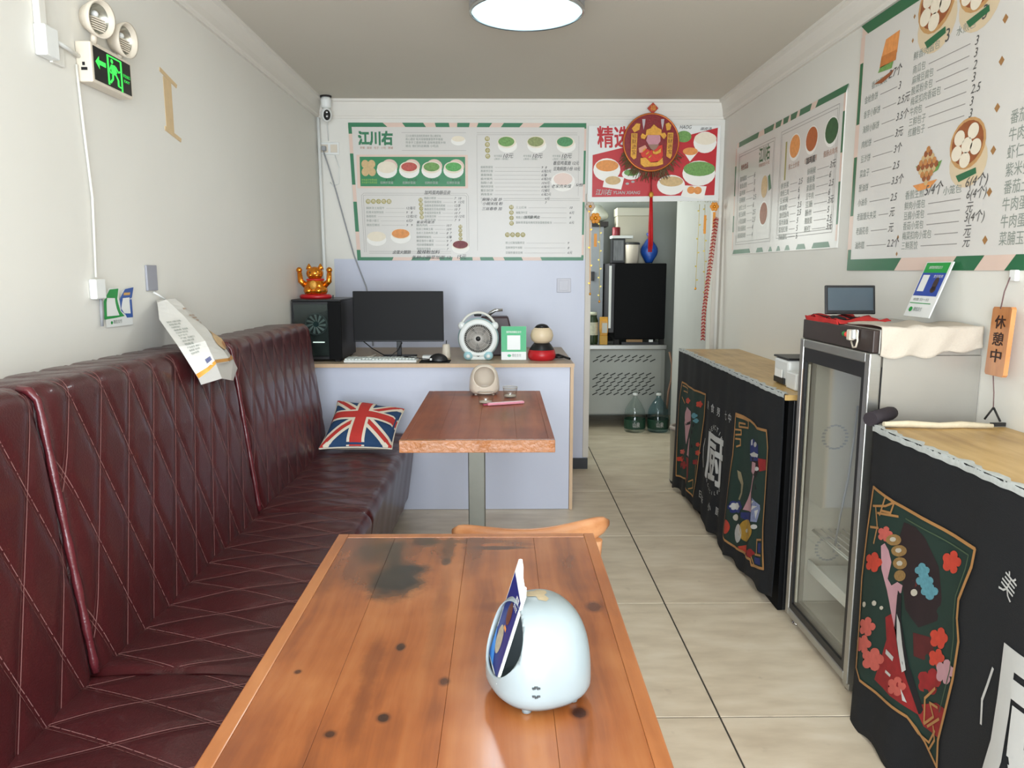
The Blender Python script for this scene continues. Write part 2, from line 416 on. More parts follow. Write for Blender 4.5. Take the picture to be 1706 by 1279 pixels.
# glossy film on the lower back wall, door casing, dark foot of the wall end
B().b2((XL + .08, YB - .004, .0), (.578, YB - .0005, 1.436)).build('wall_film', film, wall_back)
B().b2((.5785, YB - .004, .0), (.5815, YB + .12, 1.436)).build('wall_film', film, wall_back)
cas = B().b2((.55, YB - .014, 0.08), (.59, YB + .0, 1.86)).b2((.55, YB - .016, 1.815), (1.418, YB + .0, 1.86)).b2((1.404, YB - .012, 0), (1.43, YB + .0, 1.83))
struct(cas.build('trim_4', mat('casing_paint', (206, 200, 190), 0.45), origin=(.57, YB, 0), bevel=.003))
struct(B().b2((.395, YB - .02, 0), (.585, YB - .0045, .075)).build('baseboard_back', black_pl))
struct(B().tube([(-1.183, 5.03, 2.33), (-1.176, 5.03, 1.2), (-1.174, 5.03, .86)], .011, 8).build('trim_5', white_pl))

# ================================================================ BANQUETTE
def q_lines(y, s, y0, s0, step, slope):
    """distance to the nearest stitched line of the two diagonal families"""
    out = []
    for sg in (1, -1):
        u = (y - sg * slope * (s - s0) - y0) / step
        out.append(abs(u - round(u)) * step / sqrt(1 + slope * slope))
    return min(out)
def back_at(s):
    """backrest profile: arc length s -> (x, z, nx, nz); s runs from the seat up the front, over the top, to the wall"""
    A = Vector((-.915, .40)); C = Vector((-.993, 1.078)); d = (C - A); L0 = d.length; d /= L0
    n = Vector((d.y, -d.x)); r = .042
    if s < L0: p = A + d * s; return p.x, p.y, n.x, n.y
    a0 = atan2(n.y, n.x); cen = C - n * r; arc = (pi / 2 + .06 - a0) * r
    if s < L0 + arc:
        a = a0 + (s - L0) / r; return cen.x + r * cos(a), cen.y + r * sin(a), cos(a), sin(a)
    a = pi / 2 + .06; t = s - L0 - arc
    return cen.x + r * cos(a) - t * cos(.06), cen.y + r * sin(a) - t * sin(.06), cos(a), sin(a)
SB = .682 + .066 + .165
BY0, BS0 = 1.56, .69
def back_pt(y, s, y0, y1, h=0.0):
    x, z, nx, nz = back_at(s)
    d = q_lines(y, s, BY0, BS0, .14, .40)
    e = min(y - y0, y1 - y)
    o = h - .0055 * exp(-(d / .011) ** 2) - .022 * exp(-max(e, 0) / .012) + .006 * min(1, max(e, 0) / .05)
    z -= .011 * (y - 1.5) * (1 if s > .5 else s / .5)
    return (max(x + nx * o, XL + .002), y, z + nz * o)
sofa = thing('banquette', 'long maroon quilted leather wall bench with high back, along the left wall', 'sofa', (-.85, 2.2, 0))
panels = [(.45, 1.595), (1.603, 2.755), (2.763, 3.885)]
for y0, y1 in panels:
    b = B(); ny = int((y1 - y0) / .0125); ns = 72
    b.grid(lambda u, v: back_pt(y0 + (y1 - y0) * u, SB * v, y0, y1), ny, ns)
    for yy in (y0, y1):   # closed ends
        n = 24; ps = [back_pt(yy, SB * i / n, y0, y1) for i in range(n + 1)] + [(XL + .002, yy, .40)]
        b.add(ps, [tuple(range(len(ps)))])
    b.build('backrest_panel', leather, sofa)
# stitching: twin threads along each diagonal
def ribbon(b, fn, ts, w):
    vs = []; 
    for t in ts: vs += [fn(t, -w / 2), fn(t, w / 2)]
    b.add(vs, [(2 * i, 2 * i + 1, 2 * i + 3, 2 * i + 2) for i in range(len(ts) - 1)], True)
b = B()
for y0, y1 in panels:
    for k in range(-12, 26):
        for sg in (1, -1):
            for off in (-.0045, .0045):
                ts = [i * .012 for i in range(2, int(.80 / .012))]; run = []
                def flush(run):
                    if len(run) > 1: ribbon(b, lambda t, w: back_pt(BY0 + .14 * k + off + sg * .40 * (t - BS0) + w, t, y0, y1, .0012), run, .0019)
                for t in ts:
                    y = BY0 + .14 * k + off + sg * .40 * (t - BS0)
                    if y0 + .014 < y < y1 - .014: run.append(t)
                    else: flush(run); run = []
                flush(run)
b.build('back_stitching', thread, sofa, fix=False, stuff=True)
for y in (1.599, 2.759):
    pts = []; rad = []
    for i in range(26):
        s = .06 + i * .0275; x, z, nx, nz = back_at(s); z -= .011 * (y - 1.5) * (1 if s > .5 else s / .5)
        pts.append((x - nx * .004, y, z - nz * .004)); rad.append(.0095 + .0015 * sin(i * 1.9))
    B().tube(pts, rad, 8).build('seam_piping', leather_piping, sofa)
# seat
def seat_at(s):
    """seat profile: from under the back across the top, over the rounded front edge and down"""
    L0 = .40; r = .045; arc = r * (pi / 2 + .12)
    if s < L0: return -.945 + s, .455, 0, 1
    if s < L0 + arc: a = (s - L0) / r; return -.545 + r * sin(a), .41 + r * cos(a), sin(a), cos(a)
    a = pi / 2 + .12; t = s - L0 - arc
    return -.545 + r * sin(a) - t * sin(.12), .41 + r * cos(a) - t * cos(.12), sin(a), cos(a)
SS = .40 + .076 + .31
def seat_pt(y, s, y0, y1, h=0.0):
    x, z, nx, nz = seat_at(s)
    d = q_lines(y, s, 1.26, .025, .14, .42)
    e = max(min(y - y0, y1 - y), 0)
    o = h - .0045 * exp(-(d / .011) ** 2) * max(0, min(1, (.44 - s) / .06)) - .012 * exp(-e / .010) + .003 * sin(y * 9 + s * 5) + .008 * sin(pi * min(1, s / .4)) + .002 * sin(y * 31 + 9 * s)
    return (x + nx * o, y, z + nz * o)
seats = [(.45, 1.596), (1.602, 2.756), (2.762, 4.145)]
for y0, y1 in seats:
    b = B(); b.grid(lambda u, v: seat_pt(y0 + (y1 - y0) * u, SS * v, y0, y1), int((y1 - y0) / .0125), 60)
    for yy in (y0, y1):
        n = 24; ps = [seat_pt(yy, SS * i / n, y0, y1) for i in range(n + 1)] + [(-.945, yy, .1)]
        b.add(ps, [tuple(range(len(ps)))])
    b.build('seat_cushion', leather, sofa)
b = B()
for y0, y1 in seats:
    for k in range(-8, 24):
        for sg in (1, -1):
            for off in (-.0045, .0045):
                run = []
                def flush(run):
                    if len(run) > 1: ribbon(b, lambda t, w: seat_pt(1.26 + .14 * k + off + sg * .42 * (t - .025) + w, t, y0, y1, .0012), run, .0019)
                for t in [.02 + i * .012 for i in range(38)]:
                    y = 1.26 + .14 * k + off + sg * .42 * (t - .025)
                    if y0 + .012 < y < y1 - .012: run.append(t)
                    else: flush(run); run = []
                flush(run)
b.build('seat_stitching', thread, sofa, fix=False, stuff=True)
B().b2((-1.195, .46, 0), (-.60, 4.14, .12)).b2((-1.195, .46, .12), (-.93, 3.88, .41)).b2((-1.195, 3.88, .12), (-.93, 4.14, .44)).build('plinth', mat('bench_plinth', (44, 26, 28), 0.6), sofa)

# ================================================================ DINING TABLES
spots_near = [(-.20, .50, .06, .10, .06, .6, (52, 32, 20)), (-.15, .41, .03, .17, .05, .8, (34, 22, 15)), (-.105, .285, .045, .045, .05, .85, (28, 18, 12)), (-.155, .26, .03, .05, .04, .6, (50, 30, 20)), (-.035, .47, .022, .10, .03, .7, (54, 32, 22)), (-.035, .40, .016, .03, .02, .8, (40, 24, 18)), (.03, .52, .16, .022, .03, .55, (70, 40, 26)), (.12, .50, .05, .02, .03, .5, (66, 36, 24)), (-.27, .30, .03, .09, .04, .4, (88, 48, 26)), (-.130, .31, .075, .14, .10, .96, (26, 17, 12)), (-.10, .35, .05, .05, .05, .9, (22, 15, 12)), (-.17, .45, .085, .10, .10, .75, (44, 28, 18)),
              (-.09, .52, .05, .05, .05, .85, (46, 30, 22)), (-.20, .36, .07, .14, .08, .45, (70, 42, 24)), (.075, .478, .10, .016, .02, .9, (62, 34, 22)),
              (.02, .44, .03, .16, .05, .45, (92, 50, 26)), (-.03, .15, .02, .28, .03, .35, (104, 54, 26)), (-.082, .035, .011, .018, .006, .95, (38, 20, 14)), (-.079, -.163, .013, .016, .006, .95, (38, 20, 14)),
              (-.145, -.198, .011, .012, .006, .9, (48, 24, 14)), (-.23, -.04, .008, .010, .005, .9, (60, 30, 18)), (-.002, -.07, .012, .018, .008, .85, (60, 30, 18)), (.192, -.153, .017, .020, .006, .95, (46, 22, 16)),
              (.253, .18, .022, .03, .012, .85, (66, 32, 22)), (-.12, -.01, .02, .10, .03, .5, (92, 46, 22)), (-.115, -.14, .02, .12, .03, .45, (92, 46, 22)), (.12, -.08, .10, .06, .05, .5, (116, 56, 26)),
              (.075, .18, .05, .03, .03, .5, (96, 48, 28)), (-.25, -.25, .05, .16, .04, .4, (110, 54, 26))]
wood_near = wood_mat('scorched_pine', (104, 53, 24), (146, 82, 40), (166, 104, 58), rough=0.26, grain=(20, 1.4, 20), spots=spots_near, coat=0.4)
wood_edge = wood_mat('pine_edge', (140, 80, 40), (164, 100, 54), (178, 116, 68), rough=0.3, grain=(24, 3, 24), coat=0.3)
wood_far = wood_mat('red_brown_pine', (112, 52, 26), (140, 70, 38), (156, 86, 50), rough=0.42, grain=(18, 1.6, 18), coat=0.12,
                    spots=[(-.12, .45, .12, .06, .08, .6, (96, 46, 30)), (.08, -.1, .08, .16, .08, .35, (120, 74, 44)), (-.03, .1, .05, .3, .05, .3, (120, 60, 34))])
hammered = mat('hammered_varnish', (170, 108, 62), 0.22, var=0.25, vscale=22, bump=1.0, bscale=70, coat=0.6)
def dining_table(label, cx, y0, y1, w, top, edge, front, seams):
    t = thing('dining_table', label, 'table', (cx, (y0 + y1) / 2, 0), group='pine dining tables beside the bench')
    xa, xb = cx - w / 2, cx + w / 2; th = .046; e = .024
    xs = [xa + e] + seams + [xb - e]
    for p, q in zip(xs[:-1], xs[1:]):
        B().b2((p + .00015, y0 + e, .75 - th + .004), (q - .00015, y1 - e, .7492), bev=.0006).build('plank', top, t)
    B().b2((xa, y0 + e, .75 - th), (xa + e, y1, .75), bev=.002).build('edge_strip', edge, t)
    B().b2((xb - e, y0 + e, .75 - th), (xb, y1, .75), bev=.002).build('edge_strip', edge, t)
    B().b2((xa, y0, .75 - th), (xb, y0 + e, .75), bev=.002).build('edge_strip', front, t)
    B().b2((xa + e, y1 - e, .75 - th), (xb - e, y1, .75), bev=.002).build('edge_strip', edge, t)
    ym = (y0 + y1) / 2; px = cx - .022
    B().b2((px - .037, ym - .037, .014), (px + .037, ym + .037, .70), bev=.004).build('pedestal', mat('pedestal_steel', (118, 118, 110), .4, .7, var=.1, vscale=12), t)
    B().b2((px - .2, ym - .2, 0), (px + .2, ym + .2, .014), bev=.004).build('base_plate', steel, t)
    B().b2((px - .15, ym - .15, .697), (px + .15, ym + .15, .7035)).build('mounting_plate', steel, t)
    return t
dining_table('scorched orange pine table in front, carrying the large white tissue holder', -.0865, .55, 1.69, .597, wood_near, wood_edge, wood_edge, [-.25, -.083, .07])
dining_table('red-brown pine table by the reception desk, with two clear cups on it', -.094, 2.665, 3.80, .568, wood_far, wood_far, hammered, [-.24, -.094, .05])

# ================================================================ WOODEN CHAIR
chair_wood = wood_mat('chair_beech', (150, 96, 58), (176, 118, 76), (192, 138, 96), rough=0.35, grain=(3, 24, 24), coat=0.25)
ch = thing('wooden_chair', 'light beech chair with low curved back rail, tucked between the two tables', 'chair', (.07, 2.0, 0))
def rail(t):    # plan of the curved rail, t in -1..1
    return (.072 + .203 * t, 1.79 + .062 * t * t + (.02 * t if t > 0 else 0), 0)
rings = []
for i in range(25):
    t = -1 + i / 12; x, y, _ = rail(t); x2, y2, _ = rail(t + .01); d = Vector((x2 - x, y2 - y, 0)).normalized(); n = Vector((d.y, -d.x, 0))
    hw = .030 * sqrt(max(0.02, 1 - abs(t) ** 6)) + .004; tk = .012 * sqrt(max(.05, 1 - abs(t) ** 8)); zt = .692 + .012 * t * t + .008 * t
    rings.append([(x + n.x * tk * cos(a) , y + n.y * tk * cos(a), zt + hw * sin(a)) for a in [2 * pi * j / 12 for j in range(12)]])
B().ring_loft(rings).build('back_rail', chair_wood, ch)
B().b2((-.1, 1.83, .43), (.24, 2.20, .455), bev=.012).build('seat', chair_wood, ch)
for sx in (-1, 1):
    B().tube([(.07 + sx * .17, 1.835, .68), (.07 + sx * .155, 1.86, .44), (.07 + sx * .15, 1.83, 0)], [.014, .016, .012], 10).build('leg', chair_wood, ch)
    B().tube([(.07 + sx * .145, 2.17, .435), (.07 + sx * .15, 2.18, 0)], [.016, .012], 10).build('leg', chair_wood, ch)
    B().tube([(.07 + sx * .15, 1.85, .22), (.07 + sx * .148, 2.17, .22)], .009, 8).build('stretcher', chair_wood, ch)

# ================================================================ RECEPTION DESK
desk = thing('reception_desk', 'white fronted reception desk with pale wood edging against the back wall', 'desk', (-.4, 4.6, 0))
DY = 4.165
B().b2((XL + .002, DY - .012, .828), (.398, YB - .006, .846), bev=.002).build('desktop', mat('desk_top', (178, 160, 138), 0.45, var=.06), desk)
B().b2((XL + .002, DY - .0155, .826), (.400, DY - .0125, .8465)).build('edge_band', light_edge, desk)
B().b2((XL + .004, DY, 0.002), (.376, DY + .016, .827)).build('front_panel', film, desk)
B().b2((.378, DY - .012, 0.002), (.396, YB - .006, .827)).build('side_panel', light_edge, desk)

# ================================================================ CEILING LAMP
lamp = thing('ceiling_lamp', 'round flush ceiling lamp with glowing pale blue diffuser', 'lamp', (.097, 3.15, ZC))
B().lathe([(.20, ZC - .02), (.20, ZC - .0005)], (.097, 3.15, 0), 40).build('mount', white_pl, lamp)
band = mat('lamp_band', (150, 150, 152), 0.3, 0.4, var=.6, vscale=60, bump=.4, bscale=80)
B().lathe([(.222, 2.372), (.228, 2.372), (.228, 2.44), (.222, 2.44)], (.097, 3.15, 0), 48, cap=False).build('side_band', band, lamp)
dif = mat('lamp_diffuser', (150, 165, 168), 0.4, emit=.42, ecol=(205, 243, 250))
B().lathe([(.0005, 2.3545), (.10, 2.356), (.18, 2.359), (.214, 2.364), (.221, 2.372), (.219, 2.385)], (.097, 3.15, 0), 48, cap=True).build('diffuser', dif, lamp)
area('lamp_light', (.097, 3.15, 2.348), (0, 0, 0), .36, .36, 2.0, (0.90, 0.98, 1.0))
B().lathe([(.219, 2.361), (.2275, 2.365), (.2285, 2.374), (.2225, 2.374)], (.097, 3.15, 0), 48, cap=False).build('rim', chrome, lamp)

# ================================================================ COUNTERS ON THE RIGHT
def wave_far(y, z):
    k = (1 - z / .9)
    return 1.083 - .006 * sin(y * 17) * (.4 + k) - .005 * sin(y * 41 + 2 * z) * (.2 + k) - .018 * k * k
def wave_near(y, z):
    k = (1 - z / .95)
    return 1.066 - .006 * sin(y * 13 + 1.2) * (.3 + k) - .004 * sin(y * 31 + 3 * z) * (.2 + k) - .004 * k
def counter(label, y0, y1, x0, h, top_m, wave, cy0, cy1, cz0, hem, end_cloth=False):
    t = thing('service_counter', label, 'counter', ((x0 + XR) / 2, (y0 + y1) / 2, 0), group='cloth covered counters along the right wall')
    B().b2((x0, y0, h - .022), (XR - .003, y1, h), bev=.003).build('countertop', top_m, t)
    B().b2((x0 + .02, y0 + .012, 0.002), (x0 + .04, y1 - .012, h - .0225)).build('front_board', black_matte, t)
    for y in (y0 + .012, y1 - .028):
        B().b2((x0 + .041, y, 0.002), (XR - .006, y + .016, h - .0225), bev=.002).build('end_board', black_metal, t)
    # cloth hanging over the front edge
    b = B(); n = 90; m = 36
    def cl(u, v):
        y = cy0 + (cy1 - cy0) * u; z0 = cz0 + .02 * sin(y * 5.0) + (.012 * sin(y * 23)); z = z0 + (h + .004 - z0) * v
        return (wave(y, z), y, z)
    b.grid(cl, n, m)
    cloth = b.build('cloth', cloth_black, t, solid=.0025)
    b = B()
    def he(u, v):
        y = cy0 + (cy1 - cy0) * u; w = .018 + .006 * sin(y * 57) + .004 * sin(y * 131)
        s = v * (w + .016)
        return (wave(y, h) - .0015 if s < .014 else wave(y, h) - .0015 + (s - .014), y, h - .012 + min(s, .014) + (.0035 if s >= .014 else 0) + .001 * sin(y * 97))
    b.grid(he, 160, 6); b.build('hem', hem, t)
    return t, cloth
hem_white = mat('white_hem', (176, 180, 178), 0.8, var=.25, vscale=90)
ctr_far, cloth_far = counter('far service counter with wooden top and black cloth with two panels', 2.84, 4.56, 1.088, .885, counter_wood, wave_far, 2.845, 4.57, .035, hem_white)
ctr_near, cloth_near = counter('near service counter with wooden top and black cloth, in the right foreground', .75, 2.10, 1.071, .915, counter_wood, wave_near, .75, 2.108, .012, hem_white)
gold_pr = gold_print
pr_green = mat('print_green', (20, 44, 36), 0.85, var=.15, vscale=12)
pr_hair = mat('print_hair', (30, 15, 18), 0.85, var=.3, vscale=20)
pr_dred = mat('print_dark_red', (72, 18, 18), 0.85, var=.35, vscale=22)
pr_pink = mat('print_pink', (176, 134, 142), 0.8, var=.12, vscale=30)
pr_black = mat('print_black', (16, 14, 18), 0.85)
pr_red = mat('print_red', (132, 26, 28), 0.8, var=.35, vscale=40)
pr_gold = mat('print_gold', (136, 106, 62), 0.7, var=.45, vscale=110)
pr_pearl = mat('print_pearl', (176, 170, 156), 0.7)
pr_turq = mat('print_turquoise', (78, 128, 140), 0.7, var=.4, vscale=90)
pr_orange = mat('print_orange', (178, 58, 40), 0.8, var=.3, vscale=60)
pr_coral = mat('print_coral', (178, 84, 74), 0.8, var=.25, vscale=60)
pr_blue = mat('print_blue', (26, 38, 98), 0.8, var=.4, vscale=60)
pr_yellow = mat('print_yellow', (158, 122, 38), 0.8, var=.25, vscale=60)
pr_beige = mat('print_beige', (136, 126, 98), 0.8)
pr_stripe = mat('print_stripe', (116, 124, 154), 0.8, var=.6, vscale=70)
